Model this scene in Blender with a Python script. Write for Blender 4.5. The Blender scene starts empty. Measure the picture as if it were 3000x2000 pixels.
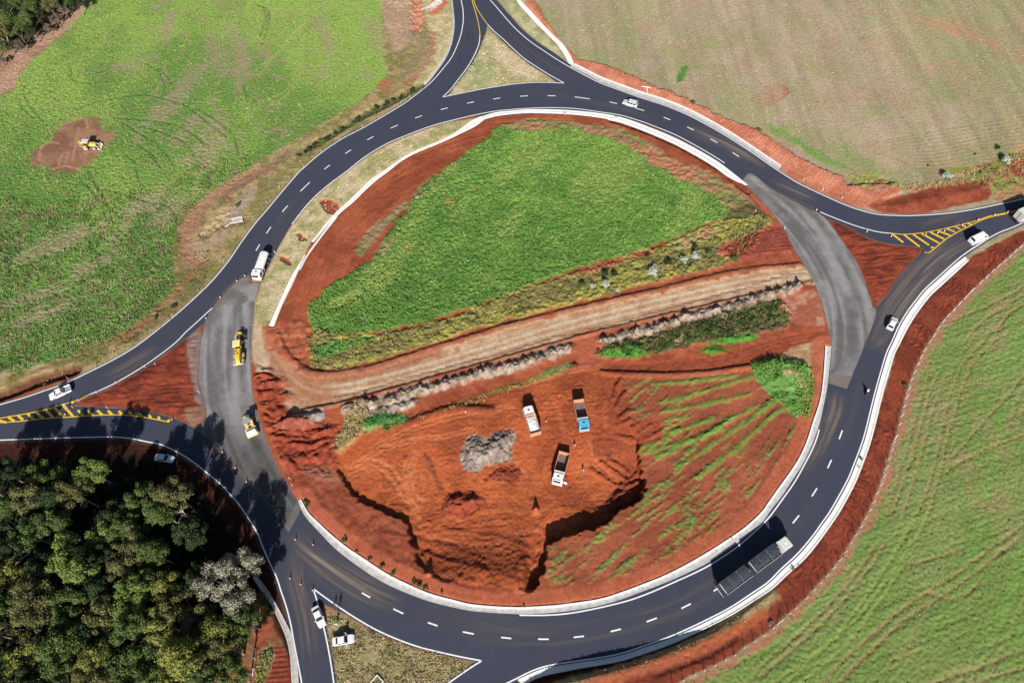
import bpy, bmesh, math, random
import numpy as np
from mathutils import Vector, Matrix, geometry
R = math.radians
random.seed(11)
rng = np.random.default_rng(11)
S = bpy.context.scene
C = S.collection

# ---------------------------------------------------------------- camera, sky, sun, exposure
F, TH, RO, HC = 2080.0, R(30), R(4.5), 150.0          # drone camera: focal length in survey units, tilt, roll, height
cam_d = bpy.data.cameras.new('camera')
cam = bpy.data.objects.new('camera', cam_d); C.objects.link(cam)
cam_d.sensor_width = 36.0; cam_d.lens = 36.0*F/3000.0
cam_d.clip_start = 1.0; cam_d.clip_end = 8000.0
cam.matrix_world = Matrix.Translation((0, 0, HC)) @ Matrix.Rotation(TH, 4, 'X') @ Matrix.Rotation(-RO, 4, 'Z')
S.camera = cam
S.cycles.diffuse_bounces = 1
SUN_EL, SUN_AZ = R(32), R(2.5)
world = bpy.data.worlds.new('World'); S.world = world; world.use_nodes = True
nt = world.node_tree; bg = nt.nodes['Background']
sky = nt.nodes.new('ShaderNodeTexSky'); sky.sky_type = 'NISHITA'; sky.sun_disc = False
sky.sun_elevation = SUN_EL; sky.sun_rotation = R(180)+SUN_AZ
nt.links.new(sky.outputs[0], bg.inputs[0]); bg.inputs[1].default_value = 0.05
sl = bpy.data.lights.new('sun', 'SUN'); sl.energy = 5.0; sl.angle = R(0.5); sl.color = (1.0, 0.96, 0.90)
so = bpy.data.objects.new('sun', sl); C.objects.link(so); so.location = (0, -60, 200)
so.rotation_euler = Vector((math.sin(SUN_AZ)*math.cos(SUN_EL), math.cos(SUN_AZ)*math.cos(SUN_EL), -math.sin(SUN_EL))).to_track_quat('-Z', 'Y').to_euler()
S.view_settings.view_transform = 'Standard'; S.view_settings.look = 'None'
S.view_settings.exposure = 0.4; S.view_settings.gamma = 1.0; S.view_settings.use_curve_mapping = False

# ---------------------------------------------------------------- survey coordinates to ground metres
def G(x, y, z=0.0):
    u = np.asarray(x, float)-1500; v = np.asarray(y, float)-1000
    c, s = math.cos(RO), math.sin(RO)
    u, v = c*u-s*v, s*u+c*v
    d = math.cos(TH)+v/F*math.sin(TH); dep = (HC-z)/d
    return u/F*dep, dep*(math.sin(TH)-v/F*math.cos(TH))
def g2(p, z=0.0):
    a, b = G(p[0], p[1], z); return Vector((float(a), float(b), float(z)))
def W(pts, s=1.0):
    a = np.array(pts, float)*s; X, Y = G(a[:, 0], a[:, 1]); return np.c_[X, Y]
def T(ox, oy, pts):                                    # points read on an enlarged survey tile
    return [(ox+x/3.136, oy+y/3.136) for x, y in pts]
def cr(P, step=0.8, closed=False):                     # smooth curve through points (metres)
    P = np.asarray(P, float); n = len(P)
    if n < 3 and not closed:
        m = max(2, int(np.hypot(*(P[1]-P[0]))/step)+1); t = np.linspace(0, 1, m)[:, None]
        return P[0]*(1-t)+P[1]*t
    out = []
    for i in range(n if closed else n-1):
        p1, p2 = P[i], P[(i+1) % n]
        p0 = P[i-1] if (i > 0 or closed) else 2*p1-p2
        p3 = P[(i+2) % n] if (i+2 < n or closed) else 2*p2-p1
        L = np.hypot(*(p2-p1)); m = max(1, int(round(L/step)))
        t = (np.arange(m)/m)[:, None]
        out.append(.5*(2*p1+(p2-p0)*t+(2*p0-5*p1+4*p2-p3)*t**2+(3*p1-p0-3*p2+p3)*t**3))
    if not closed: out.append(P[-1:])
    return np.concatenate(out)
def normals(P, closed=False):
    if closed: d = np.roll(P, -1, 0)-np.roll(P, 1, 0)
    else: d = np.gradient(P, axis=0)
    d /= np.maximum(np.hypot(d[:, 0], d[:, 1]), 1e-9)[:, None]
    return np.c_[-d[:, 1], d[:, 0]]
def off(P, d, closed=False): return P+normals(P, closed)*d

# ---------------------------------------------------------------- noise
def vn(x, y, seed=0):
    xi = np.floor(x).astype(np.int64); yi = np.floor(y).astype(np.int64)
    fx = x-xi; fy = y-yi; fx = fx*fx*(3-2*fx); fy = fy*fy*(3-2*fy)
    def h(a, b):
        k = (a*374761393+b*668265263+seed*974634777) & 0xffffffff
        k = ((k ^ (k >> 13))*1274126177) & 0xffffffff
        return ((k ^ (k >> 16)) & 0xffff)/65535.0
    return (h(xi, yi)*(1-fx)+h(xi+1, yi)*fx)*(1-fy)+(h(xi, yi+1)*(1-fx)+h(xi+1, yi+1)*fx)*fy
def fbm(x, y, sc, seed=0, octv=3):
    o = 0; a = 1.0; t = 0
    for k in range(octv):
        o = o+a*vn(x/sc*2**k+17.3*k, y/sc*2**k-9.1*k, seed+k); t += a; a *= .55
    return o/t
def ss(a, b, x):
    t = np.clip((x-a)/(b-a), 0, 1); return t*t*(3-2*t)
def worley(x, y, sc, seed=0):                          # clumps: 1 on a clump's top, 0 in the creases
    x = x/sc; y = y/sc; xi = np.floor(x).astype(np.int64); yi = np.floor(y).astype(np.int64); best = np.full(x.shape, 9.0)
    for a in (-1, 0, 1):
        for b in (-1, 0, 1):
            k = ((xi+a)*374761393+(yi+b)*668265263+seed*974634777) & 0xffffffff; k = ((k ^ (k >> 13))*1274126177) & 0xffffffff; k ^= k >> 16
            best = np.minimum(best, (xi+a+(k & 255)/255-x)**2+(yi+b+((k >> 8) & 255)/255-y)**2)
    return 1-np.clip(np.sqrt(best), 0, 1)
def inside(P, x, y):
    c = np.zeros(x.shape, bool); n = len(P)
    for i in range(n):
        (x1, y1), (x2, y2) = P[i], P[(i+1) % n]
        if y1 == y2: continue
        k = ((y1 > y) != (y2 > y)) & (x < (x2-x1)*(y-y1)/(y2-y1)+x1); c ^= k
    return c
def dline(P, x, y, closed=False, along=False):
    best = np.full(x.shape, 1e9); par = np.zeros(x.shape) if along else None; acc = 0
    n = len(P)
    for i in range(n if closed else n-1):
        a = P[i]; b = P[(i+1) % n]; dx, dy = b-a; L2 = dx*dx+dy*dy+1e-12
        t = np.clip(((x-a[0])*dx+(y-a[1])*dy)/L2, 0, 1)
        d = (x-a[0]-t*dx)**2+(y-a[1]-t*dy)**2
        if along:
            k = d < best; par[k] = acc+t[k]*math.sqrt(L2); acc += math.sqrt(L2)
        best = np.minimum(best, d)
    return (np.sqrt(best), par) if along else np.sqrt(best)
def sdf(P, x, y):
    d = dline(P, x, y, True); return np.where(inside(P, x, y), d, -d)

# ---------------------------------------------------------------- object helpers
def tag(o, label=None, cat=None, group=None, kind=None):
    if label: o['label'] = label
    if cat: o['category'] = cat
    if group: o['group'] = group
    if kind: o['kind'] = kind
    return o
def thing(name, label, cat, loc=(0, 0, 0), rz=0, group=None):
    o = bpy.data.objects.new(name, None); C.objects.link(o); o.empty_display_size = .3
    o.location = loc; o.rotation_euler = (0, 0, rz)
    return tag(o, label, cat, group)
def link(name, me, mat=None, parent=None, kind=None):
    o = bpy.data.objects.new(name, me); C.objects.link(o)
    if mat is not None:
        for m in (mat if isinstance(mat, (list, tuple)) else [mat]): me.materials.append(m)
    if parent: o.parent = parent
    if kind: o['kind'] = kind
    return o
def dup(root, loc, rz, label, group=None, sc=1.0):
    r = root.copy(); C.objects.link(r); r.location = loc; r.rotation_euler = (0, 0, rz); r.scale = (sc, sc, sc)
    r['label'] = label
    if group: r['group'] = group
    for ch in list(root.children):
        c = ch.copy(); C.objects.link(c); c.parent = r
        for q in list(ch.children):
            d = q.copy(); C.objects.link(d); d.parent = c
    return r
class MB:
    """collects shapes, builds ONE mesh object"""
    def __init__(s): s.v = []; s.f = []
    def add(s, v, f):
        n = len(s.v); s.v += [tuple(map(float, p)) for p in v]; s.f += [tuple(i+n for i in q) for q in f]; return s
    def box(s, x0, x1, y0, y1, z0, z1, tx=0, ty=0):    # tx, ty: the top is narrower by this on every side
        return s.add([(x0, y0, z0), (x1, y0, z0), (x1, y1, z0), (x0, y1, z0), (x0+tx, y0+ty, z1), (x1-tx, y0+ty, z1), (x1-tx, y1-ty, z1), (x0+tx, y1-ty, z1)],
                     [(3, 2, 1, 0), (4, 5, 6, 7), (0, 1, 5, 4), (1, 2, 6, 5), (2, 3, 7, 6), (3, 0, 4, 7)])
    def loft(s, rings, cap=True):
        n = len(rings[0]); v = [p for r in rings for p in r]; f = []
        for i in range(len(rings)-1):
            for j in range(n):
                k = (j+1) % n; f.append((i*n+j, i*n+k, (i+1)*n+k, (i+1)*n+j))
        if cap: f += [tuple(range(n-1, -1, -1)), tuple(range((len(rings)-1)*n, len(rings)*n))]
        return s.add(v, f)
    def tube(s, pts, r, n=6):
        rings = []; P = [Vector(p) for p in pts]
        for i, p in enumerate(P):
            d = (P[min(i+1, len(P)-1)]-P[max(i-1, 0)]).normalized()
            a = d.orthogonal().normalized(); b = d.cross(a); rr = r[i] if isinstance(r, (list, tuple)) else r
            rings.append([p+(a*math.cos(2*math.pi*k/n)+b*math.sin(2*math.pi*k/n))*rr for k in range(n)])
        return s.loft(rings)
    def lathe(s, prof, cx=0, cy=0, n=12, axis='z', c0=0):
        rings = []
        for r, z in prof:
            ring = []
            for k in range(n):
                a = 2*math.pi*k/n; p = (r*math.cos(a), r*math.sin(a))
                ring.append((cx+p[0], cy+p[1], c0+z) if axis == 'z' else ((cx+p[0], cy+z, c0+p[1]) if axis == 'y' else (cx+z, cy+p[0], c0+p[1])))
            rings.append(ring)
        return s.loft(rings)
    def quad(s, a, b, c, d): return s.add([a, b, c, d], [(0, 1, 2, 3)])
    def build(s, name, mat, parent=None, kind=None, smooth=False, bevel=0):
        me = bpy.data.meshes.new(name); me.from_pydata(s.v, [], s.f)
        bm = bmesh.new(); bm.from_mesh(me)
        bmesh.ops.recalc_face_normals(bm, faces=bm.faces)
        if bevel: bmesh.ops.bevel(bm, geom=bm.edges[:], offset=bevel, segments=2, profile=.5, affect='EDGES', clamp_overlap=True)
        bm.to_mesh(me); bm.free()
        if smooth: me.polygons.foreach_set('use_smooth', [True]*len(me.polygons))
        return link(name, me, mat, parent, kind)
def np_mesh(name, V, Fc):
    me = bpy.data.meshes.new(name); V = np.asarray(V, np.float32); Fc = np.asarray(Fc, np.int32)
    k = Fc.shape[1]
    me.vertices.add(len(V)); me.vertices.foreach_set('co', V.ravel())
    me.loops.add(Fc.size); me.loops.foreach_set('vertex_index', Fc.ravel())
    me.polygons.add(len(Fc)); me.polygons.foreach_set('loop_start', np.arange(0, Fc.size, k, dtype=np.int32))
    me.update(calc_edges=True); return me
def col_attr(me, name, col):
    a = me.attributes.new(name, 'FLOAT_COLOR', 'POINT')
    c = np.ones((len(col), 4), np.float32); c[:, :3] = col; a.data.foreach_set('color', c.ravel())

# ---------------------------------------------------------------- materials
def sr(r, g, b):                                       # sRGB 0..255 to linear
    return tuple(((c/255+.055)/1.055)**2.4 if c > 10 else c/255/12.92 for c in (r, g, b))
def mat(name, col, rough=.6, var=.12, scale=6.0, metal=0.0, coat=0.0, bump=0.0, spec=.5, dirt=None):
    m = bpy.data.materials.new(name); m.use_nodes = True; n = m.node_tree; p = n.nodes['Principled BSDF']
    tc = n.nodes.new('ShaderNodeTexCoord'); no = n.nodes.new('ShaderNodeTexNoise')
    no.inputs['Scale'].default_value = scale; no.inputs['Detail'].default_value = 5
    n.links.new(tc.outputs['Object'], no.inputs['Vector'])
    mr = n.nodes.new('ShaderNodeMapRange'); mr.inputs['From Min'].default_value = .3; mr.inputs['From Max'].default_value = .7
    mr.inputs['To Min'].default_value = 1-var; mr.inputs['To Max'].default_value = 1+var
    n.links.new(no.outputs['Fac'], mr.inputs['Value'])
    mx = n.nodes.new('ShaderNodeMix'); mx.data_type = 'RGBA'; mx.blend_type = 'MULTIPLY'; mx.inputs[0].default_value = 1
    mx.inputs[6].default_value = (*col, 1); n.links.new(mr.outputs[0], mx.inputs[7])
    src = mx.outputs[2]
    if dirt:
        n2 = n.nodes.new('ShaderNodeTexNoise'); n2.inputs['Scale'].default_value = scale*.35; n2.inputs['Detail'].default_value = 6
        n.links.new(tc.outputs['Object'], n2.inputs['Vector'])
        r2 = n.nodes.new('ShaderNodeMapRange'); r2.inputs['From Min'].default_value = .5; r2.inputs['From Max'].default_value = .75; r2.inputs['To Max'].default_value = dirt[3]
        n.links.new(n2.outputs['Fac'], r2.inputs['Value'])
        m2 = n.nodes.new('ShaderNodeMix'); m2.data_type = 'RGBA'; m2.inputs[7].default_value = (*dirt[:3], 1)
        n.links.new(r2.outputs[0], m2.inputs[0]); n.links.new(src, m2.inputs[6]); src = m2.outputs[2]
    n.links.new(src, p.inputs['Base Color'])
    p.inputs['Roughness'].default_value = rough; p.inputs['Metallic'].default_value = metal
    p.inputs['Coat Weight'].default_value = coat; p.inputs['Specular IOR Level'].default_value = spec
    if bump:
        b = n.nodes.new('ShaderNodeBump'); b.inputs['Strength'].default_value = bump; b.inputs['Distance'].default_value = .05
        n.links.new(no.outputs['Fac'], b.inputs['Height']); n.links.new(b.outputs[0], p.inputs['Normal'])
    return m
def cover_mat(name, attr, fine=.22, sc=(5.0, 1.3), bump=.5, rough=.95, spec=.15, aniso=None):
    m = bpy.data.materials.new(name); m.use_nodes = True; n = m.node_tree; p = n.nodes['Principled BSDF']
    at = n.nodes.new('ShaderNodeAttribute'); at.attribute_name = attr
    tc = n.nodes.new('ShaderNodeTexCoord'); src = at.outputs['Color']; last = None
    for k, s_ in enumerate(sc):
        no = n.nodes.new('ShaderNodeTexNoise'); no.inputs['Scale'].default_value = s_; no.inputs['Detail'].default_value = 6; no.inputs['Roughness'].default_value = .65
        n.links.new(tc.outputs['Object'], no.inputs['Vector'])
        mr = n.nodes.new('ShaderNodeMapRange'); mr.inputs['From Min'].default_value = .28; mr.inputs['From Max'].default_value = .72
        mr.inputs['To Min'].default_value = 1-fine; mr.inputs['To Max'].default_value = 1+fine
        n.links.new(no.outputs['Fac'], mr.inputs['Value'])
        mx = n.nodes.new('ShaderNodeMix'); mx.data_type = 'RGBA'; mx.blend_type = 'MULTIPLY'; mx.inputs[0].default_value = 1
        n.links.new(src, mx.inputs[6]); n.links.new(mr.outputs[0], mx.inputs[7]); src = mx.outputs[2]
        if k == 0: last = no
    n.links.new(src, p.inputs['Base Color']); p.inputs['Roughness'].default_value = rough; p.inputs['Specular IOR Level'].default_value = spec
    if bump:
        b = n.nodes.new('ShaderNodeBump'); b.inputs['Strength'].default_value = bump; b.inputs['Distance'].default_value = .12
        n.links.new(last.outputs['Fac'], b.inputs['Height']); n.links.new(b.outputs[0], p.inputs['Normal'])
    return m
M = dict(
    white_line=mat('white_road_paint', (.82, .82, .83), .6, .1, 3), yellow_line=mat('yellow_road_paint', (.80, .50, .02), .6, .12, 3),
    concrete=mat('cast_concrete', (.84, .82, .80), .85, .08, 1.6, bump=.1, dirt=(.52, .42, .36, .25)),
    gutter_floor=mat('stained_gutter_concrete', (.52, .50, .49), .9, .2, 1.1, bump=.2, dirt=(.42, .30, .25, .5)),
    old_concrete=mat('weathered_concrete', (.50, .47, .44), .9, .18, 1.2, bump=.3, dirt=(.34, .22, .16, .5)),
    white_paint=mat('white_car_paint', (.82, .82, .83), .25, .02, 3, coat=.6), silver=mat('silver_car_paint', (.62, .64, .67), .28, .03, 3, coat=.6),
    sky_tinted_white=mat('white_car_paint_sky_tint', (.62, .78, .92), .28, .03, 3, coat=.6),  # silver-white car, blue skylight of its shady spot put into the paint colour
    cab_blue=mat('light_blue_cab_paint', (.10, .46, .72), .35, .08, 3, coat=.4), cab_white=mat('white_cab_paint', (.80, .80, .79), .4, .05, 3, coat=.2, dirt=(.5, .32, .22, .2)),
    glass=mat('dark_glass', (.012, .018, .03), .08, .05, 2, coat=.3), tyre=mat('tyre_rubber', (.02, .02, .02), .9, .2, 9), rim=mat('wheel_rim', (.55, .55, .56), .4, .05, 5, metal=.5),
    dusty_tyre=mat('dusty_tyre', (.30, .25, .23), .95, .2, 9), black=mat('black_plastic', (.02, .02, .022), .6, .1, 5), steel=mat('steel', (.45, .46, .48), .4, .1, 6, metal=.6),
    grey_metal=mat('grey_painted_steel', (.32, .32, .33), .55, .1, 4), red_lamp=mat('red_lamp', (.5, .02, .02), .3, .05, 3), lamp=mat('clear_lamp', (.75, .75, .72), .15, .05, 3),
    bed=mat('dusty_orange_steel', (.58, .26, .16), .7, .18, 3, dirt=(.45, .2, .12, .6)), bed_in=mat('worn_dark_steel', (.16, .12, .11), .6, .25, 2, dirt=(.25, .11, .07, .5)),
    cream=mat('cream_painted_steel', (.74, .70, .56), .5, .08, 3), load=mat('pale_crushed_stone', (.72, .69, .68), .95, .25, 4, bump=.6),
    yellow=mat('machine_yellow_paint', (.85, .52, .03), .45, .08, 3, dirt=(.5, .3, .15, .25)), pale_yellow=mat('sun_bleached_yellow', (.86, .68, .26), .5, .06, 3), orange=mat('orange_bumper', (.85, .30, .08), .5, .06, 3),
    tarp=mat('dark_blue_tarpaulin', (.045, .052, .07), .55, .35, 2.2, bump=.5), trailer_grey=mat('pale_grey_frame', (.55, .56, .56), .5, .1, 3), cab_grey=mat('light_grey_cab', (.62, .62, .60), .4, .06, 3, coat=.2),
    rubber_red=mat('orange_cone_plastic', (.85, .12, .06), .5, .08, 6), cone_white=mat('white_reflective_band', (.85, .85, .85), .4, .03, 6),
    wood=mat('raw_timber', (.60, .46, .28), .85, .15, 5), post=mat('white_concrete_post', (.78, .77, .74), .8, .08, 4), wire=mat('fence_wire', (.3, .3, .3), .5, .1, 5, metal=.6),
    skin=mat('skin', (.42, .24, .16), .6, .06, 8), hair=mat('dark_hair', (.025, .018, .014), .7, .2, 20), blue_cloth=mat('blue_work_cloth', (.10, .14, .50), .9, .15, 9), white_cloth=mat('white_shirt_cloth', (.78, .78, .78), .9, .1, 9),
    grey_cloth=mat('grey_cloth', (.28, .29, .32), .9, .15, 9), dark_cloth=mat('dark_trouser_cloth', (.04, .045, .07), .9, .15, 9), helmet=mat('white_helmet', (.8, .8, .8), .3, .03, 5),
    bark=mat('grey_bark', (.26, .22, .18), .95, .25, 5, bump=.6), pale_bark=mat('pale_dead_wood', (.62, .57, .52), .9, .15, 5), red_cloth=mat('red_cloth', (.6, .05, .04), .9, .1, 9),
    blue_sheet=mat('blue_sheet', (.05, .15, .62), .6, .15, 3),
)
# ---------------------------------------------------------------- traced lines (survey units)
TL_LINE = T(750, 0, [(1885, -130), (1885, 0), (1900, 80), (1905, 160), (1900, 230), (1880, 330), (1840, 440), (1790, 540), (1720, 630), (1640, 725), (1560, 800), (1400, 925), (1300, 990), (1130, 1092), (960, 1188), (800, 1270), (640, 1375), (520, 1470), (410, 1568)])
L_LINE = [(849, 535), (814, 576.5), (782, 615), (750, 652), (711, 704), (669.6, 764.7), (625, 819), (587, 857), (542, 898.6), (497.4, 937), (446.4, 978), (418, 1000), (376, 1028.7), (319, 1060.6), (268, 1086), (223, 1108), (178.6, 1127.6), (127.6, 1145), (76.5, 1162.6), (0, 1185), (-60, 1202)]
TL_EDGE = [(1325, -45), (1325.6, 0), (1328.8, 32), (1331, 64), (1329, 96), (1323, 127.6), (1313, 156), (1297, 185), (1278, 210), (1259, 235), (1240, 254), (1214, 277), (1163, 313), (1108, 346), (1054, 375), (1003, 402), (952, 436), (914, 468), (879, 500)]
G_LINE = [(-60, 1290), (0, 1288.6), (95.7, 1285.4), (191, 1282), (287, 1279.7), (338, 1279.7), (382.7, 1283.8), (430.5, 1293.4), (468.8, 1301), (500.6, 1314), (542, 1336.4), (580.4, 1363.5), (615.4, 1392), (650.5, 1421), (679, 1453), (701.5, 1478), (750, 1554), (769, 1599), (791.5, 1650), (810.6, 1691), (823, 1729.6), (839, 1777), (852, 1828.4), (861.6, 1882.7), (872.8, 1940), (884, 2000), (893, 2060)]
H_LINE = [(917, 1723), (928.6, 1758), (947.7, 1833), (960.5, 1892), (970, 1946), (978, 2000), (986, 2060)]
BT_LINE = [(917, 1723), (979.6, 1768), (1037, 1806), (1101, 1843), (1164.5, 1871.5), (1228, 1894), (1292, 1910), (1356, 1924), (1411.7, 1934.3)]
BR_LINE = [(1411.7, 1934.3), (1381, 1953), (1317.6, 1997), (1240, 2055)]
I_LINE = [(1370, 2055), (1500, 1992.7), (1548, 1968.8), (1589, 1953), (1637, 1943), (1691, 1935), (1755, 1925.7), (1819, 1913), (1882.7, 1892), (1946, 1870), (2010, 1843), (2074, 1812.5), (2138, 1779), (2201.5, 1737.6), (2250, 1704), (2288, 1666), (2330, 1627.6), (2361.6, 1592.5), (2387, 1560.6), (2409.4, 1528.7), (2431, 1498), (2457, 1453), (2486, 1398.6), (2505, 1350.8), (2521, 1309), (2534, 1268), (2546.6, 1217), (2559, 1166), (2572, 1118), (2585, 1073), (2597.6, 1032), (2613, 1000), (2632.6, 956), (2655, 917.7), (2680.5, 882.6), (2709, 847.6), (2747.4, 812.5), (2785.7, 777.4), (2824, 745.5), (2872, 713.6), (2919.6, 685), (2967.5, 665.8), (3000, 651.5), (3070, 622)]
D_LINE = [(1395, -40), (1435.6, 0), (1500, 74), (1548, 118), (1596, 151.5), (1643.5, 182), (1691, 209), (1755, 242), (1819, 266), (1882.7, 288.6), (1946, 309), (2010, 335), (2074, 368), (2138, 405), (2201.5, 446), (2250, 480), (2280, 500), (2330, 532), (2377.6, 556), (2425, 578), (2473, 599), (2521, 616), (2569, 627.6), (2617, 631), (2664.5, 632), (2728, 629), (2792, 623), (2856, 613), (2919.6, 600), (3000, 582), (3070, 563)]
TR_EDGE = [(1420, -45), (1455, 0), (1500, 52), (1532, 88), (1580, 127), (1627.6, 158), (1666, 187), (1700, 207)]
TRI_TOP = [[(1427.6, 75), (1423, 95.7), (1415, 118), (1403.7, 146.7), (1388, 178.6), (1368.6, 207), (1343, 239), (1324, 264.7), (1311, 281)], [(1311, 281), (1388, 265), (1500, 246), (1564, 240), (1630, 241)], [(1630, 241), (1605, 222), (1548, 187), (1500, 147), (1451.5, 101), (1427.6, 75)]]
TRI_LEFT = [[(606, 937), (582, 960), (526, 1004), (478, 1039), (424, 1077), (338, 1124), (284, 1151), (229.6, 1175), (211, 1191)], [(211, 1191), (271, 1192), (351, 1197), (414.5, 1204), (478, 1217), (510, 1226), (545, 1242), (570, 1256)], [(570, 1256), (602.7, 1222), (596, 1178.6), (583.5, 1127.6), (582, 1095), (584, 1048), (588, 1000), (598, 960), (606, 937)]]
TRI_RIGHT = [[(2419, 640), (2473, 658), (2514.7, 682), (2553, 700), (2601, 713), (2680.5, 722), (2704, 727)], [(2704, 727), (2699.6, 740), (2674, 768), (2648.6, 796.6), (2626, 825), (2604, 860), (2585, 880), (2566, 906)], [(2566, 906), (2556, 901), (2551, 882), (2538, 844), (2525, 806), (2509, 771), (2487, 736), (2465, 704), (2440, 669), (2419, 640)]]
RING_IN = [(1407, 341), (1451, 331), (1500, 326), (1548, 323), (1611, 322), (1675, 324), (1739, 329), (1803, 339), (1851, 352), (1914, 374), (1978, 402), (2042, 435), (2106, 475), (2142, 502), (2173, 528), (2200, 556), (2232, 590), (2275, 637), (2298, 672), (2314, 704), (2333, 739), (2355, 771), (2374, 806), (2390, 838), (2406, 879), (2419, 924), (2428, 962), (2435, 1000), (2436, 1013), (2433, 1048), (2428.6, 1089), (2422, 1143), (2412, 1191), (2403, 1233), (2387, 1281), (2371, 1319), (2349, 1363), (2320, 1408), (2288, 1456), (2256, 1497), (2233, 1529), (2185, 1570), (2138, 1605), (2074, 1647), (2010, 1679), (1946, 1707), (1883, 1731), (1819, 1755), (1755, 1773), (1691, 1785), (1628, 1793), (1564, 1797), (1500, 1797), (1388, 1789), (1324, 1777), (1260, 1761), (1196, 1738), (1133, 1710), (1069, 1672), (989, 1612), (941, 1564), (893, 1510), (871, 1467), (842.5, 1421), (820, 1383), (798, 1338), (779, 1287), (762, 1242), (749, 1195), (741, 1165), (736.6, 1127), (734, 1048), (737, 1000), (741, 940), (747, 876), (769, 816), (791, 771), (814, 726), (839, 682), (855, 657), (893, 608), (929, 570), (967, 538), (1018, 500), (1069, 461), (1133, 423), (1196, 396), (1260, 372), (1324, 354), (1388, 340)]
BOT_SOIL = [(882, 1462), (903, 1500), (928.6, 1525.5), (973, 1567), (1021, 1605), (1069, 1637), (1132.7, 1678.6), (1196, 1710.5), (1260, 1737.6), (1324, 1755), (1388, 1769.5), (1500, 1777.4), (1595.7, 1774), (1659, 1768), (1755, 1753.5), (1819, 1734), (1882.7, 1710.5), (1946, 1685), (2010, 1653), (2074, 1616), (2138, 1575), (2185.6, 1541), (2230, 1500), (2250, 1472), (2282, 1427), (2314, 1382.7), (2342.5, 1338), (2365, 1287), (2381, 1236), (2396.7, 1191), (2406, 1153), (2412.6, 1095.7), (2416, 1048), (2418, 1013)]
BOT_ROAD = [(872, 1466), (893, 1510), (941, 1564), (989, 1612), (1069, 1672), (1133, 1710), (1196, 1738), (1260, 1761), (1324, 1777), (1388, 1789), (1500, 1797), (1564, 1797), (1628, 1793), (1691, 1785), (1755, 1773), (1819, 1755), (1883, 1731), (1946, 1707), (2010, 1679), (2074, 1647), (2138, 1605), (2185, 1570), (2233, 1529), (2256, 1497), (2288, 1456), (2320, 1408), (2349, 1363), (2371, 1319), (2387, 1281), (2403, 1233), (2412, 1191), (2422, 1143), (2428.6, 1089), (2433, 1048), (2436, 1013)]
PIT = [(985, 1352), (1060, 1275), (1185, 1225), (1400, 1160), (1595, 1110), (1690, 1085), (1825, 1108), (1832, 1160), (1838, 1215), (1868, 1300), (1872, 1360), (1884, 1395), (1878, 1452), (1800, 1500), (1790, 1520), (1700, 1560), (1602, 1588), (1596, 1655), (1560, 1735), (1508, 1742), (1400, 1720), (1290, 1700), (1228, 1655), (1205, 1580), (1173, 1518), (1060, 1466), (1010, 1405)]
FENCE_R = T(2250, 500, [(2470, 590), (2420, 625), (2365, 672), (2310, 712), (2260, 752), (2213, 800), (2163, 842), (2108, 887), (2055, 934), (2000, 987), (1945, 1036), (1870, 1108), (1800, 1180), (1750, 1232), (1697, 1290), (1645, 1342), (1597, 1397), (1555, 1457), (1515, 1524)]) + T(2250, 1000, [(1475, 17), (1432, 87), (1400, 152), (1368, 220), (1338, 292), (1310, 360), (1285, 442), (1265, 522), (1243, 602), (1222, 687), (1200, 770), (1170, 877), (1145, 942), (1128, 1005), (1105, 1084), (1082, 1167), (1058, 1245), (1028, 1324), (992, 1400), (960, 1482), (925, 1560)]) + T(2250, 1500, [(888, 62), (845, 140), (798, 214), (752, 288), (705, 368), (652, 444), (598, 516), (536, 585), (475, 653), (412, 720), (345, 795), (250, 885), (190, 935), (122, 997), (42, 1068)]) + T(1500, 1500, [(2310, 1132), (2218, 1190), (2130, 1245), (2040, 1315), (1955, 1360), (1860, 1408), (1765, 1455), (1670, 1497), (1570, 1547), (1475, 1600)])
CREST = [(1560, 2060), (1640, 2015), (1691, 1999), (1787, 1974), (1851, 1955), (1946, 1920), (2010, 1894), (2106, 1846), (2170, 1808), (2217, 1773), (2262, 1735)]

ring_in = cr(W(RING_IN), .8, True)
def loop(segs): return np.concatenate([cr(W(s_), .8)[:-1] for s_ in segs])
tri_top, tri_left, tri_right = loop(TRI_TOP), loop(TRI_LEFT), loop(TRI_RIGHT)
def orient(P, outside, d):                             # push a traced line d metres towards a reference point
    q = off(P, d); r_ = off(P, -d); o = np.array(outside)
    k = len(P)//2
    return q if np.hypot(*(q[k]-o)) < np.hypot(*(r_[k]-o)) else r_
edge_l = np.concatenate([cr(W(TL_EDGE), .8), orient(cr(W(L_LINE), .8), W([(0, 500)])[0], .3)])
edge_g = orient(cr(W(G_LINE), .8), W([(200, 1700)])[0], .35)
edge_h = orient(cr(W(H_LINE[1:]), .8), W([(1100, 1950)])[0], .55)
edge_bt = orient(cr(W(BT_LINE[1:]), .8), W([(1100, 1950)])[0], .3)
bt_in = np.concatenate([[W([(949, 1768)])[0]], edge_bt[4:-2]])
edge_br = orient(cr(W(BR_LINE), .8), W([(1100, 1990)])[0], .45)
h_end = edge_h[::-1]; h_end = h_end[h_end[:, 1] < W([(952, 1785)])[0][1]]
edge_i = orient(cr(W(I_LINE), .8), W([(2600, 1800)])[0], .5)
edge_d = np.concatenate([cr(W(TR_EDGE), .8)[:-1], orient(cr(W(D_LINE[7:]), .8), W([(2300, 200)])[0], .35)])
outer = np.concatenate([edge_l, edge_g, h_end, bt_in, edge_br[1:], edge_i, edge_d[::-1]])
LOOPS = [outer, ring_in, tri_top, tri_left, tri_right]

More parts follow.
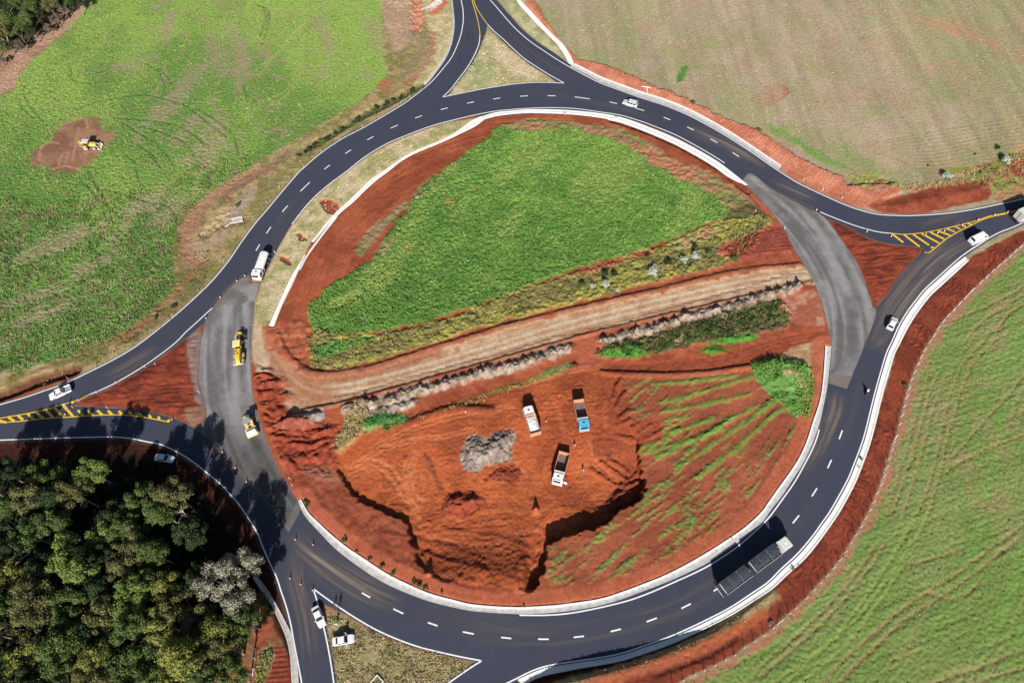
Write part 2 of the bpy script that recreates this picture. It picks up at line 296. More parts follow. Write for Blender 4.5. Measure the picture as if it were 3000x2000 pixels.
# ---------------------------------------------------------------- ground grid: one sheet, fine where the site is, stretched to the horizon
DX = .26
gx = np.arange(-182, 182.01, DX); gy = np.arange(-4, 252.01, DX)
far = np.array([1, 3, 7, 15, 30, 60, 120, 250, 500, 1000, 2500.])
gx = np.concatenate([gx[0]-far[::-1], gx, gx[-1]+far]); gy = np.concatenate([gy[0]-far[::-1], gy, gy[-1]+far])
X, Y = np.meshgrid(gx, gy); NY, NX = X.shape
Z = np.zeros_like(X); A = np.zeros((NY, NX, 3))
N1 = fbm(X, Y, 1.1, 1, 2); N2 = fbm(X, Y, 2.6, 5, 3); N6 = fbm(X, Y, 7, 9, 3); N20 = fbm(X, Y, 24, 13, 3); N0 = vn(X/.55, Y/.55, 21)
K1 = worley(X, Y, .7, 3); K2 = worley(X+N1, Y+N2, 1.9, 5); WN = rng.random(X.shape)
def rl(N, a, b): return np.roll(N, (a, b), (0, 1))
def window(P, m):
    i0, i1 = np.searchsorted(gx, (P[:, 0].min()-m, P[:, 0].max()+m)); j0, j1 = np.searchsorted(gy, (P[:, 1].min()-m, P[:, 1].max()+m))
    return (slice(max(j0-1, 0), j1+1), slice(max(i0-1, 0), i1+1))
def area(P, soft=.5, amp=.8, N=None, m=None, smooth=True, step=1.5):
    """mask of a traced area with a ragged edge -> (window, mask, signed distance)"""
    P = np.asarray(P, float)
    if smooth: P = cr(P, step, True)
    w = window(P, m or soft+amp+1); d = sdf(P, X[w], Y[w])
    nz = (N2 if N is None else N)[w]-.5
    return w, ss(-soft, soft, d+nz*2*amp), d
def tint(w, mk, col, N=None, col2=None, lo=.35, hi=.65):
    c = np.array(col)
    if col2 is not None:
        t = ss(lo, hi, (N6 if N is None else N)[w])[..., None]; c = c*(1-t)+np.array(col2)*t
    A[w] = A[w]*(1-mk[..., None])+c*mk[..., None]
def paint(pts, col, col2=None, soft=.5, amp=.8, N=None, Nc=None, k=1.0, s=1.0, lo=.35, hi=.65, smooth=True):
    w, mk, d = area(W(pts, s), soft, amp, N, smooth=smooth); tint(w, mk*k, col, Nc, col2, lo, hi); return w, mk, d
def stroke(pts, wd, col=None, dz=0, soft=.25, k=1.0, nz=.0, s=1.0, rough=0, step=1.0):
    """paint and/or raise a band along a traced line"""
    P = cr(W(pts, s), step); w = window(P, wd+soft+1.5); d = dline(P, X[w], Y[w])+(N1[w]-.5)*2*nz
    mk = 1-ss(max(wd-soft, 0), wd+soft, d)
    if col is not None: tint(w, mk*k, col)
    if dz: Z[w] += dz*(1-ss(0, wd+soft, d))*(1+rough*(N2[w]-.5)*2)
    return w, mk
LUSH, LUSH2, DGREEN = sr(116, 158, 60), sr(90, 136, 50), sr(62, 98, 40)
FIELD, FIELD2 = sr(136, 168, 68), sr(104, 142, 58)
BARE, TAN, TANG, STRAW = sr(164, 138, 116), sr(180, 160, 132), sr(162, 156, 112), sr(206, 188, 146)
RED, RED2, REDD, REDL = sr(174, 94, 68), sr(160, 76, 50), sr(140, 66, 44), sr(208, 128, 94)
BEIGE, GREY = sr(208, 184, 152), sr(170, 160, 152)

# broad fields
t = ss(.38, .66, N20*.6+N6*.4)[..., None]; A[:] = np.array(TAN)*(1-t)+np.array(TANG)*t
t = (ss(.52, .75, rl(N6, 90, 300))*.45)[..., None]; A[:] = A*(1-t)+np.array(sr(178, 142, 116))*t
Z += (K1-.5)*.10+(N2-.5)*.05+(WN-.5)*.06
w, mk, _ = paint([(2260, 395), (2400, 440), (2520, 500), (2650, 545), (2560, 470), (2420, 400), (2300, 365)], sr(128, 156, 72), TANG, 2, 3, k=.7)
paint([(1800, 80), (1850, 60), (1880, 140), (1850, 210), (1800, 215)], sr(140, 150, 90), None, 3, 4, k=.6)
paint([(1985, 225), (2000, 190), (2018, 195), (2002, 235), (1985, 240)], sr(92, 140, 56), None, .5, .8)
w, mk, _ = paint([(2700, 470), (3150, 330), (3150, 500), (2800, 520), (2560, 545), (2450, 500)], sr(140, 146, 84), sr(176, 150, 112), 3, 4, k=.6)
paint(T(2250, 0, [(1200, 120), (1500, 170), (1800, 260), (2150, 420), (2352, 480), (2352, 520), (2050, 420), (1700, 300), (1300, 190)]), sr(196, 140, 104), None, 2, 3, k=.6)
paint(T(2250, 0, [(-150, 900), (100, 740), (190, 820), (130, 900), (-60, 960)]), sr(188, 124, 92), None, 1, 2, k=.06)
for q in range(9):
    stroke(T(2250, 0, [(-40, 800+q*22), (90, 770+q*20), (170+q*3, 800+q*6)]), .22, sr(176, 108, 80), -.05, k=.6)
for q in range(12):
    y0 = 1130+q*34; stroke(T(2250, 0, [(800+q*40, 1330+q*14), (1500, y0+80), (2000, y0-10), (2500, y0-90)]), .25, sr(168, 144, 108), -.04, k=.4)
wt = window(W([(1500, -100), (3100, -100), (3100, 560), (1700, 300)]), 5); A[wt] *= (1+.26*(vn(X[wt]/1.5+N2[wt], Y[wt]/16, 33)-.5)+.16*(vn(X[wt]/4, Y[wt]/30, 34)-.5)+.14*(K1[wt]-.5))[..., None]; t = (ss(.55, .7, vn(X[wt]/5, Y[wt]/22, 35)*.6+.4*N6[wt])*.22)[..., None]; A[wt] = A[wt]*(1-t)+np.array(sr(150, 152, 104))*t; t = (ss(.5, .7, vn(X[wt]/6, Y[wt]/18, 36)*.6+.4*rl(N6, 30, 60)[wt])*.22)[..., None]; A[wt] = A[wt]*(1-t)+np.array(sr(182, 156, 128))*t
# left field
LF = [(-900, -600), (1118, -600), (1120, 60), (1133, 180), (1140, 230), (1075, 295), (900, 395), (760, 478), (690, 528), (590, 590), (530, 650), (515, 760), (528, 850), (440, 930), (340, 1000), (200, 1050), (0, 1100), (-900, 1330)]
w, mk_lf, d = area(W(LF), .8, 1.6, smooth=False)
tint(w, mk_lf, FIELD, N20, FIELD2, .35, .62)
gd = W([(150, 900), (900, 60)]); gv = gd[1]-gd[0]; gp = ((X-gd[0][0])*gv[0]+(Y-gd[0][1])*gv[1])/(gv@gv)
tt = (ss(.45, -.1, gp)[w]*mk_lf)[..., None]; A[w] = A[w]*(1-tt*.75)+np.array(sr(80, 116, 52))*tt*.75
tt = (ss(.6, 1.15, gp)[w]*mk_lf)[..., None]*.5; A[w] = A[w]*(1-tt)+np.array(sr(156, 184, 74))*tt
tb = (ss(.55, .74, rl(N2, 200, 77)[w])*ss(.42, .62, rl(N20, 40, 500)[w])*mk_lf)[..., None]*.5
A[w] = A[w]*(1-tb)+np.array(BARE)*tb
Z[w] += mk_lf*((K1[w]-.5)*.30+(K2[w]-.5)*.22*(1-ss(.0, .6, gp)[w])+(WN[w]-.5)*.26)*(1.0-.6*ss(.3, .9, gp)[w])
for a0, b0, a1, b1, wd in [(612, 110, 655, 215, 2.2), (672, 70, 712, 185, 2.0), (690, 200, 700, 262, 1.4), (580, 205, 480, 335, 3.2), (600, 395, 640, 350, 2.2), (545, 475, 600, 420, 2.4), (520, 415, 560, 355, 2.6), (712, 140, 722, 235, 1.3), (640, 370, 612, 470, 2.2), (478, 95, 496, 40, 1.2), (455, 20, 480, 5, 1.2), (500, 40, 480, 130, 1.2), (925, 55, 970, 150, 2.2), (1082, 60, 1112, 145, 2.6), (765, 130, 782, 190, 1.3), (60, 752, 225, 678, 2.6), (420, 585, 480, 560, 2.2), (235, 800, 300, 760, 1.6), (30, 890, 170, 845, 1.4), (70, 945, 200, 890, 2.0), (380, 620, 450, 600, 2.6), (340, 200, 400, 190, 2.6), (460, 320, 420, 370, 1.8), (300, 660, 150, 740, 1.2), (470, 640, 520, 590, 2.4), (940, 230, 960, 190, 1.2), (1065, 210, 1080, 230, 1.0), (380, 640, 330, 700, 1.6)]:
    stroke([(a0, b0), ((a0+a1)/2+4, (b0+b1)/2), (a1, b1)], wd, sr(168, 142, 122), -.04, 1.8, .48, 1.6)
RUTS = [T(0, 0, p) for p in ([(150, 870), (210, 980), (300, 1080)], [(205, 860), (290, 980), (390, 1110)], [(1340, 580), (1450, 650), (1510, 760), (1520, 870)], [(1420, 600), (1520, 680), (1580, 770)], [(1750, 1000), (1900, 1110), (2080, 1250)], [(1800, 985), (2000, 1110), (2140, 1230), (2190, 1400)], [(1130, 1130), (1300, 1230), (1470, 1350), (1610, 1520)], [(1300, 1150), (1500, 1220), (1700, 1310), (1810, 1450)], [(1280, 1330), (1400, 1420), (1470, 1530)], [(1160, 1420), (1260, 1500)], [(1050, 1080), (1500, 1120), (1750, 1210), (1920, 1340)], [(700, 1000), (900, 930), (1300, 870), (1600, 930), (1800, 1000)], [(2240, 780), (2270, 870), (2352, 930)], [(650, 620), (660, 720), (760, 760), (900, 760)])]
RUTS += [T(0, 500, p) for p in ([(810, 0), (900, 150), (1000, 330), (1050, 480), (1200, 640), (1350, 780), (1460, 890)], [(760, 100), (900, 250), (970, 400), (1040, 540), (1200, 730), (1330, 840), (1430, 960)], [(820, 640), (870, 730), (930, 770)], [(930, 170), (1100, 210), (1350, 280), (1560, 340), (1640, 480)], [(1250, -30), (1270, 60), (1300, 120)], [(0, 700), (50, 760), (100, 950)])]
for p in RUTS: stroke(p, .38, sr(84, 104, 56), -.18, .3, .45, .2)
for p in ([(0, 640), (650, -40)], [(0, 720), (360, 300), (660, -10)], [(340, 740), (380, 560), (440, 60)], [(390, 740), (420, 500), (450, 60)], [(380, 730), (200, 880), (0, 940)], [(390, 760), (220, 920), (0, 1000)]): stroke(T(750, 0, p if len(p) > 2 else [p[0], (200, 470), p[1]]), .35, sr(160, 184, 84), 0, .5, .4, .2)
for p in ([(60, 60), (90, 110), (88, 190), (40, 330)], [(20, 40), (110, 90), (120, 200), (60, 400)], [(0, 30), (60, 60)]): stroke(T(750, 0, p), .4, sr(96, 120, 52), -.2, .3, .6, .15)
# bare circle worn by the loader
w, mk, _ = paint(T(0, 0, [(480, 1200), (740, 1080), (900, 1090), (930, 1200), (1040, 1260), (940, 1390), (840, 1470), (700, 1580), (480, 1570), (260, 1500), (360, 1350), (480, 1290)]), sr(140, 96, 78), sr(164, 124, 98), 1.8, 2.6)
Z[w] *= 1-.7*mk
for p in ([(360, 1480), (370, 1370), (440, 1310), (530, 1320)], [(540, 1520), (560, 1440), (620, 1400), (600, 1500)], [(800, 1200), (790, 1110), (740, 1090), (620, 1130)], [(660, 1480), (700, 1300), (720, 1180)], [(480, 1560), (600, 1530), (760, 1568)]): stroke(T(0, 0, p), .4, sr(186, 140, 106), -.06, .3, .7, .1)
# wood margin top left
paint([(-300, 320), (0, 280), (48, 232), (96, 178), (128, 143), (178, 105), (223, 60), (249, 19), (270, -60), (-300, -60)], sr(186, 146, 120), sr(150, 116, 96), 1, 2)
paint([(-300, 190), (0, 150), (60, 140), (100, 110), (130, 80), (140, 40), (190, 20), (215, 38), (240, 0), (235, -60), (-300, -60)], sr(66, 62, 40), sr(88, 70, 50), 1, 1.5)
# verge between left field and road
VG = [(1120, -60), (1320, -60), (1335, 60), (1312, 160), (1240, 255), (1110, 346), (954, 437), (849, 535), (750, 652), (670, 765), (587, 857), (446, 978), (319, 1060), (127, 1145), (-100, 1215), (-100, 1130), (200, 1045), (340, 990), (440, 920), (520, 840), (508, 750), (525, 640), (590, 585), (690, 522), (760, 470), (900, 388), (1065, 290), (1135, 225), (1130, 180), (1118, 60)]
w, mk, _ = paint(VG, sr(172, 150, 104), sr(136, 128, 76), .7, 1.0, Nc=N2, smooth=False); Z[w] += mk*(N1[w]-.5)*.25
paint([(508, 750), (525, 640), (590, 585), (640, 560), (600, 640), (590, 740), (600, 830), (480, 945), (300, 1030), (100, 1100), (-60, 1140), (200, 1040), (430, 930), (520, 840)], sr(150, 118, 84), sr(116, 110, 60), 1, 1.5, Nc=N2, k=.8)
for o_ in (-9, 0, 9): stroke([(790+o_, 495), (700+o_, 530), (625+o_, 578), (570+o_*1.2, 640), (556+o_*1.2, 700), (560+o_, 770)], 1.6, sr(170, 128, 98), -.05, .8, .7, .5)
stroke([(650, 590), (700, 545), (770, 500), (850, 450)], 1.4, sr(128, 96, 82), 0, 1, .5, .6)
stroke(T(0, 500, [(2150, 250), (2060, 400), (1980, 490), (1880, 590)]), 1.0, sr(176, 112, 84), -.35, .9, .6, 1.3)
stroke(T(0, 500, [(1990, 700), (1850, 870), (1700, 1020), (1560, 1160)]), .8, sr(166, 104, 78), 0, 1.0, .5, 1.4)
stroke(T(0, 500, [(1560, 1160), (1400, 1300), (1250, 1440), (1130, 1540)]), 1.0, sr(146, 92, 68), -.2, 1.1, .55, 1.4)
stroke(T(0, 500, [(2300, 200), (2200, 330), (2100, 480), (2000, 640)]), 1.6, sr(176, 150, 140), 0, 1.2, .6, 1)
# top strip: dirt, red cut, dry grass
paint([(1122, -60), (1212, -60), (1214, 60), (1200, 120), (1160, 150), (1145, 120), (1128, 60)], sr(196, 160, 134), sr(180, 148, 118), 1, 1.5)
paint([(1230, -60), (1322, -60), (1334, 60), (1312, 160), (1245, 245), (1215, 240), (1240, 190), (1262, 120)], sr(206, 188, 144), sr(180, 170, 118), .8, 1, Nc=N2)
stroke([(1220, -60), (1222, 20), (1224, 88)], 1.9, sr(210, 138, 112), -1.0, .6, .9, .9)
stroke(T(750, 0, [(1630, 300), (1620, 450), (1580, 560), (1500, 660), (1420, 760)]), .8, sr(190, 112, 86), -.12, .7, .7, 1.2)
paint([(1262, 0), (1300, -5), (1310, 8), (1280, 40), (1255, 42)], sr(206, 118, 90), None, .5, .6)
paint(T(750, 0, [(1150, 740), (1400, 760), (1340, 850), (1250, 880), (1120, 800)]), sr(184, 112, 82), sr(160, 140, 90), 1, 1.5, k=.7)
# ditch with shrubs
w, mk = stroke([(880, 445), (950, 405), (1056, 342), (1150, 295), (1232, 250)], 1.3, sr(70, 76, 52), -.9, .8, .7, .4)
stroke([(-60, 1180), (10, 1158), (100, 1118), (215, 1085)], 1.8, sr(96, 50, 38), -1.7, .8, .9, .3)
stroke([(-60, 1196), (60, 1160), (150, 1128), (215, 1100)], .9, sr(150, 74, 52), .25, .5, .9, .3)
stroke([(655, 640), (672, 628), (700, 600), (715, 590)], 2.0, sr(184, 160, 140), 0, 1.2, .6, 1.8)
stroke([(590, 690), (630, 660), (660, 620)], 2.2, sr(190, 168, 122), .1, 1.2, .7, 1.6)
stroke([(585, 720), (610, 740), (620, 700)], 2.4, sr(188, 158, 128), .1, 1.4, .6, 1.6)
stroke([(640, 670), (690, 650), (720, 640)], .8, sr(140, 96, 76), -.3, .8, .6, 1.2)
stroke([(1215, 100), (1250, 130), (1235, 180), (1190, 210)], 3.0, sr(150, 132, 104), .15, 1.6, .55, 1.8)
# ---------------------------------------------------------------- concrete gutters, paths and kerbs (road side, soil side)
GUT = []
GUT.append(('gutter', BOT_ROAD, BOT_SOIL, dict(floor=True)))
GUT.append(('gutter', [(1516, 1990), (1552, 1973), (1592, 1957), (1639, 1948), (1692, 1940), (1756, 1930.7), (1820, 1918), (1884, 1897), (1948, 1875), (2012.5, 1848), (2077, 1817), (2141, 1783), (2205, 1742), (2253.5, 1708), (2292, 1670), (2334, 1632), (2366, 1596), (2391, 1564), (2414, 1532), (2436, 1501), (2462, 1456), (2491, 1401), (2510, 1353), (2526, 1311), (2539, 1270), (2551.6, 1218), (2564, 1167), (2577, 1119), (2590, 1075), (2602.6, 1034), (2618, 1002), (2637.6, 958), (2660, 920), (2685.5, 885), (2714, 850), (2752, 816), (2790, 781), (2827, 752)],
       [(1532, 2006), (1575, 1985), (1610, 1975), (1650, 1967), (1700, 1957), (1762, 1947), (1827, 1934), (1892, 1913), (1957, 1890), (2022, 1862), (2087, 1831), (2152, 1796), (2217, 1755), (2267, 1721), (2307, 1683), (2351, 1644), (2383, 1608), (2408, 1575), (2431, 1542), (2453, 1511), (2480, 1465), (2509, 1408), (2528, 1359), (2544, 1316), (2557, 1274), (2570, 1222), (2582, 1171), (2595, 1124), (2608, 1081), (2620, 1040), (2637, 1006), (2656, 968), (2678, 931), (2702, 897), (2731, 862), (2767, 829), (2804, 795), (2838, 764)], dict(z0=.016)))
GUT.append(('gutter', [(1672, 196), (1691, 205), (1755, 238), (1819, 262), (1883, 285), (1946, 305), (2010, 331), (2074, 364), (2138, 401), (2201, 442), (2250, 475), (2282, 497)], [(1672, 184), (1694, 192), (1758, 224), (1822, 248.5), (1885, 271), (1949, 291), (2013, 317), (2077, 350), (2141, 387), (2205, 429), (2254, 462), (2289, 486)], dict(floor=True)))
GUT.append(('gutter', [(1405, 344), (1451, 330), (1500, 325), (1548, 321), (1611, 321), (1675, 324), (1739, 330), (1803, 340), (1851, 354), (1914, 378), (1978, 405), (2042, 438), (2100, 472), (2138, 500), (2192, 543)], [(1410, 351), (1451, 340), (1500, 333), (1548, 330), (1611, 331), (1675, 334), (1739, 341), (1803, 352), (1848, 366), (1910, 390), (1972, 417), (2036, 451), (2092, 485), (2129, 512), (2182, 540)], dict(zt=.20)))
GUT.append(('gutter', [(753, 1686), (782, 1723), (801, 1755), (823, 1793), (842.5, 1831.6), (855, 1857), (863, 1898.6), (869.6, 1930.5), (872.8, 1962), (876, 2000), (884, 2060)], [(740, 1690), (769, 1736), (791.5, 1765), (810.6, 1803), (826.5, 1838), (839, 1870), (849, 1914.5), (852, 1953), (855, 2000), (862, 2060)], dict(m='old_concrete')))
GUT.append(('concrete_path', [(1410, 341), (1381, 354), (1356, 373), (1324, 395), (1276, 418), (1228, 437), (1180, 462), (1126, 500), (1088, 525), (1050, 561), (1018, 592), (983, 624), (954, 656), (929, 688), (913, 707)], [(1420, 348), (1395, 367), (1356, 387), (1318, 405), (1260, 430), (1212, 450), (1174, 472), (1139, 500), (1104, 526), (1069, 557), (1037, 589), (1005, 615), (973, 646), (944, 678), (919, 708)], dict(zt=.1)))
GUT.append(('concrete_path', [(893, 746), (880, 768), (866, 790), (846, 825), (826.5, 867), (807, 911), (788, 954)], [(895, 747), (884, 770), (871, 800), (855, 835), (839, 867), (823, 902), (802.6, 955)], dict(zt=.1)))
GUT.append(('concrete_kerb', [(985, 634), (957, 668), (930, 703), (900, 745), (877, 788)], [(988, 635), (960, 670), (933, 705), (903, 747), (880, 789)], dict(zt=.12)))
GUT.append(('concrete_path', [(1513, -40), (1513, 0), (1538, 32), (1573, 70), (1608, 105), (1634, 132), (1652, 159), (1667, 186)], [(1522, -40), (1525, 0), (1554, 32), (1590, 72), (1622, 105), (1649, 131), (1668, 158), (1680, 182)], dict(zt=.1)))
GUT.append(('concrete_kerb', [(1325, -40), (1326, 0), (1329, 32), (1332, 64), (1330, 96), (1324, 128), (1314, 156), (1298, 185), (1279, 211), (1260, 236), (1246, 250)], [(1320, -40), (1321, 0), (1324, 32), (1326, 64), (1324, 96), (1318, 126), (1308, 153), (1293, 181), (1274, 206), (1255, 231), (1241, 245)], dict(zt=.1, m='old_concrete')))
# top triangle, left inner strip, right arm strip
w, mk, _ = paint([(1424, 92), (1404, 148), (1369, 208), (1313, 280), (1400, 263), (1500, 245), (1630, 240), (1548, 186), (1452, 101)], STRAW, sr(176, 166, 116), .3, .4, Nc=N2, smooth=False); Z[w] += mk*(N1[w]-.5)*.12
paint([(1440, 130), (1500, 160), (1580, 215), (1530, 225), (1470, 180)], sr(222, 196, 168), None, 1, 2, k=.6)
paint([(1375, 200), (1400, 175), (1450, 195), (1445, 230), (1390, 250)], sr(140, 156, 96), None, 1, 2, k=.6)
paint([(1460, -60), (1512, -60), (1548, 35), (1618, 108), (1662, 160), (1674, 190), (1620, 155), (1560, 110), (1500, 50)], sr(200, 190, 146), sr(164, 164, 112), .3, .4, Nc=N2, smooth=False)
LS = [(1400, 346), (1324, 356), (1260, 374), (1196, 398), (1133, 425), (1069, 463), (1018, 502), (967, 540), (929, 572), (893, 610), (855, 659), (839, 684), (814, 728), (791, 773), (769, 818), (747, 878), (742, 950), (745, 962), (788, 955), (807, 911), (826, 867), (846, 825), (866, 789), (892, 745), (913, 707), (929, 688), (954, 656), (983, 624), (1018, 592), (1050, 561), (1088, 525), (1126, 500), (1180, 462), (1228, 437), (1276, 418), (1324, 395), (1356, 373)]
w, mk, _ = paint(LS, sr(206, 186, 146), sr(170, 164, 108), .3, .3, Nc=N2, smooth=False); Z[w] += mk*(N1[w]-.5)*.12
# red graded band, outer right
RB = [(1530, -60), (1560, 0), (1600, 60), (1650, 130), (1690, 175), (1760, 190), (1850, 226), (1930, 260), (2010, 292), (2100, 335), (2180, 370), (2250, 400), (2330, 460), (2400, 490), (2470, 520), (2480, 548), (2620, 540), (2640, 560), (2560, 600), (2530, 612), (2473, 597), (2377, 554), (2285, 500), (2200, 440), (2074, 364), (1946, 305), (1819, 262), (1691, 205), (1660, 165), (1618, 110), (1583, 75), (1548, 37), (1515, -60)]
w, mk, _ = paint(RB, sr(208, 134, 104), sr(190, 114, 86), .4, .9, Nc=N2, smooth=False)
Pd = cr(W(D_LINE), 1.0)
dd, pp = dline(Pd[::2], X[w], Y[w], along=True)
Z[w] += mk*(.7*ss(2.0, 7.0, dd)+.05*np.sin((pp+N2[w]*1.2)*2*math.pi/.95)*ss(2.2, 3.2, dd)*(1-ss(9, 12, dd)))
paint(T(2250, 0, [(0, 1130), (200, 1230), (400, 1350), (600, 1460), (750, 1540), (600, 1540), (400, 1440), (250, 1330), (100, 1250), (0, 1200)]), sr(104, 156, 62), sr(140, 156, 86), .8, 1.2)
# east verge north of the right exit
w, mk, _ = paint([(2480, 522), (2560, 512), (2640, 545), (2720, 540), (2800, 520), (2900, 470), (3100, 420), (3100, 560), (2930, 592), (2900, 560), (2830, 545), (2760, 552), (2660, 570), (2640, 545), (2560, 560)], sr(160, 158, 86), sr(176, 128, 92), .8, 1.4, Nc=rl(N2, 30, 60)); Z[w] += mk*(N1[w]-.5)*.5
paint([(2730, 505), (2830, 490), (2900, 480), (2990, 425), (3080, 410), (3080, 455), (2990, 470), (2900, 500), (2800, 520)], sr(196, 150, 110), sr(140, 146, 66), .6, 1.2, Nc=N2)
paint([(2960, 480), (3080, 460), (3080, 540), (3000, 530)], sr(178, 84, 60), None, .6, 1.2)
w, mk, _ = paint(T(2250, 500, [(930, 320), (1100, 262), (1300, 212), (1500, 160), (1750, 120), (1990, 100), (2040, 180), (2030, 262), (1700, 335), (1400, 395), (1100, 392)]), REDD, sr(160, 82, 56), .4, .6, Nc=N2); Z[w] += .5*ss(0, 4, _)
# right bank with tracked corrugation, terrace and right field
gut_o = [(2845, 752), (2800, 790), (2760, 828), (2720, 870), (2690, 905), (2665, 945), (2645, 985), (2636, 1005), (2612, 1070), (2596, 1128), (2580, 1190), (2562, 1250), (2545, 1310), (2523, 1370), (2495, 1430), (2462, 1490), (2440, 1525), (2400, 1585), (2345, 1645), (2290, 1695), (2250, 1728), (2180, 1775), (2120, 1815)]
fb = [(3070, 685)]+FENCE_R
w, mk, _ = paint([(3100, 640), (2960, 690), (2870, 740)]+gut_o+[(2060, 1848), (1960, 1890), (1850, 1925), (1700, 1960), (1560, 1985), (1400, 2080), (2000, 2200)]+fb[::-1]+[(3100, 660)], sr(148, 70, 46), sr(126, 58, 40), .3, .4, Nc=N2, smooth=False)
FP = cr(W(fb), 1.0); dF, pF = dline(FP[::2], X[w], Y[w], along=True)
fade = ss(W([(0, 0)])[0][0]*0+18, 30, Y[w])
Z[w] += mk*.12*np.sin((pF*.5+dF*.8+(N6[w]-.5)*8+(N2[w]-.5)*1.2)*2*math.pi/.84)*ss(.4, 1.5, dF)*fade
strip = W([(3120, 690)]+fb+[(1490, 2080), (1300, 2300), (3900, 2300), (3900, 600)])
w, mk, d_rf = area(strip, .6, .8, smooth=False)
tint(w, mk, sr(178, 120, 92), N2, sr(166, 132, 100))
m2 = ss(.9, 2.2, d_rf+(N2[w]-.5)*1.6)
dR, pR = dline(FP[::4], X[w], Y[w], along=True); uu, vv = pR*(1+dR/120), dR
tint(w, m2*mk, sr(132, 148, 80), N20, sr(118, 142, 66), .4, .6); lr = (ss(.55, .72, vn(uu/34, vv/.8, 85)*.75+.25*N6[w])*m2*.38)[..., None]; A[w] = A[w]*(1-lr)+np.array(sr(152, 144, 96))*lr; Z[w] -= lr[..., 0]*.12; lr = (ss(.55, .8, vn(uu/40, vv/2.2, 87))*m2*.5)[..., None]; A[w] = A[w]*(1-lr)+np.array(sr(114, 158, 62))*lr
tb = (ss(.5, .68, rl(N2, 55, 410)[w])*ss(.45, .6, rl(N20, 300, 20)[w])*m2*.5)[..., None]; A[w] = A[w]*(1-tb)+np.array(sr(164, 136, 100))*tb
fx, fy = W([(2300, 1950)])[0], W([(2900, 1700)])[0]; ax = (fy-fx)/np.hypot(*(fy-fx))
uu = X[w]*ax[0]+Y[w]*ax[1]; vv = -X[w]*ax[1]+Y[w]*ax[0]
rowz = vn(uu/26, vv/.9, 77)
Z[w] += m2*((rowz-.5)*.09+(vn(uu/9, vv/.5, 79)-.5)*.10+(K1[w]-.5)*.10+(WN[w]-.5)*.12)
TRK = [T(2250, 1500, p) for p in ([(1370, -20), (1290, 170), (1180, 360), (1050, 560), (900, 790), (750, 990), (600, 1150), (420, 1310), (200, 1470), (0, 1600)], [(1490, -20), (1400, 170), (1280, 350), (1180, 520), (1040, 700), (860, 930), (700, 1090), (500, 1270), (250, 1500), (150, 1590)], [(1230, 510), (1100, 720), (960, 910), (800, 1130), (650, 1290), (420, 1480), (300, 1590)], [(2400, 80), (2150, 260), (1900, 440), (1700, 590), (1450, 740), (1200, 920), (980, 1110), (700, 1350), (500, 1590)], [(2400, 170), (2100, 400), (1850, 590), (1600, 770), (1350, 920), (1130, 1100), (950, 1270), (760, 1450), (640, 1590)], [(1420, 720), (1680, 800), (1830, 750), (1950, 620)], [(1240, 500), (1560, 410), (1800, 340)], [(2400, 1240), (2000, 1400), (1700, 1500), (1480, 1580)], [(2400, 1420), (2100, 1500), (1850, 1590)], [(980, 300), (850, 520), (640, 760), (430, 980), (120, 1250), (-80, 1420)], [(1080, 280), (900, 560), (560, 960), (200, 1280), (-80, 1520)])]
TRK += [T(2250, 1000, p) for p in ([(2000, -20), (1800, 200), (1700, 420), (1640, 640), (1590, 880), (1530, 1150), (1470, 1350), (1380, 1590)], [(2110, -20), (1900, 180), (1800, 400), (1720, 650), (1650, 900), (1600, 1150), (1480, 1590)], [(2400, 840), (2050, 970), (1820, 1080), (1640, 1200)], [(2400, 250), (2200, 500), (2000, 720), (1800, 950), (1650, 1100)], [(1560, 300), (1480, 520), (1400, 800), (1330, 1050), (1240, 1300), (1140, 1590)], [(1480, 300), (1330, 800), (1230, 1150), (1090, 1590)], [(1640, 300), (1500, 700), (1380, 1150), (1240, 1590)], [(1600, 770), (1760, 760)])]
TRK += [T(2250, 500, p) for p in ([(2400, 1030), (2150, 1180), (1900, 1290), (1700, 1380)], [(2400, 1100), (2200, 1230), (1950, 1400), (1800, 1590)], [(2400, 1200), (2200, 1330), (2050, 1590)])]
for i, p in enumerate(TRK): stroke(p, .26 if i not in (0, 3, 4) else .34, sr(160, 128, 92), -.14, .25, .62, .15)
for p in TRK[:3]: stroke([(x-7, y+4) for x, y in p], .7, sr(122, 156, 66), .05, .6, .5, .4)
# bank south of the ring (throws its shade onto the gutter)
terr = W(CREST+[(2330, 1660), (2420, 1640), (2600, 2000), (2600, 2300), (1300, 2300), (1380, 2160)])
w, mk, d = area(terr, .1, .6, smooth=False); tp = 1-ss(W([(1740, 1980)])[0][0], W([(2330, 1660)])[0][0], X[w]); hb = 2.5*ss(-1.7, -.2, d+(N2[w]-.5)*.9)*tp
Z[w] += hb*(1-.5*ss(8, 30, d))
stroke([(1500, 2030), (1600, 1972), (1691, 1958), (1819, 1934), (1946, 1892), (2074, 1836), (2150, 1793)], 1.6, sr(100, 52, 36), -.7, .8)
w, mk = stroke(CREST, 1.3, sr(176, 158, 110), .15, .8, .9, .8)
stroke(T(1500, 1500, [(700, 1600), (1000, 1500), (1300, 1400), (1600, 1290), (1900, 1170), (2150, 1040), (2300, 950)]), 1.2, sr(176, 92, 58), 0, .8, .9, .6)
stroke(T(1500, 1500, [(1300, 1500), (1600, 1390), (1850, 1290), (2050, 1150)]), .5, sr(110, 56, 40), -.3, .4, .8, .4)
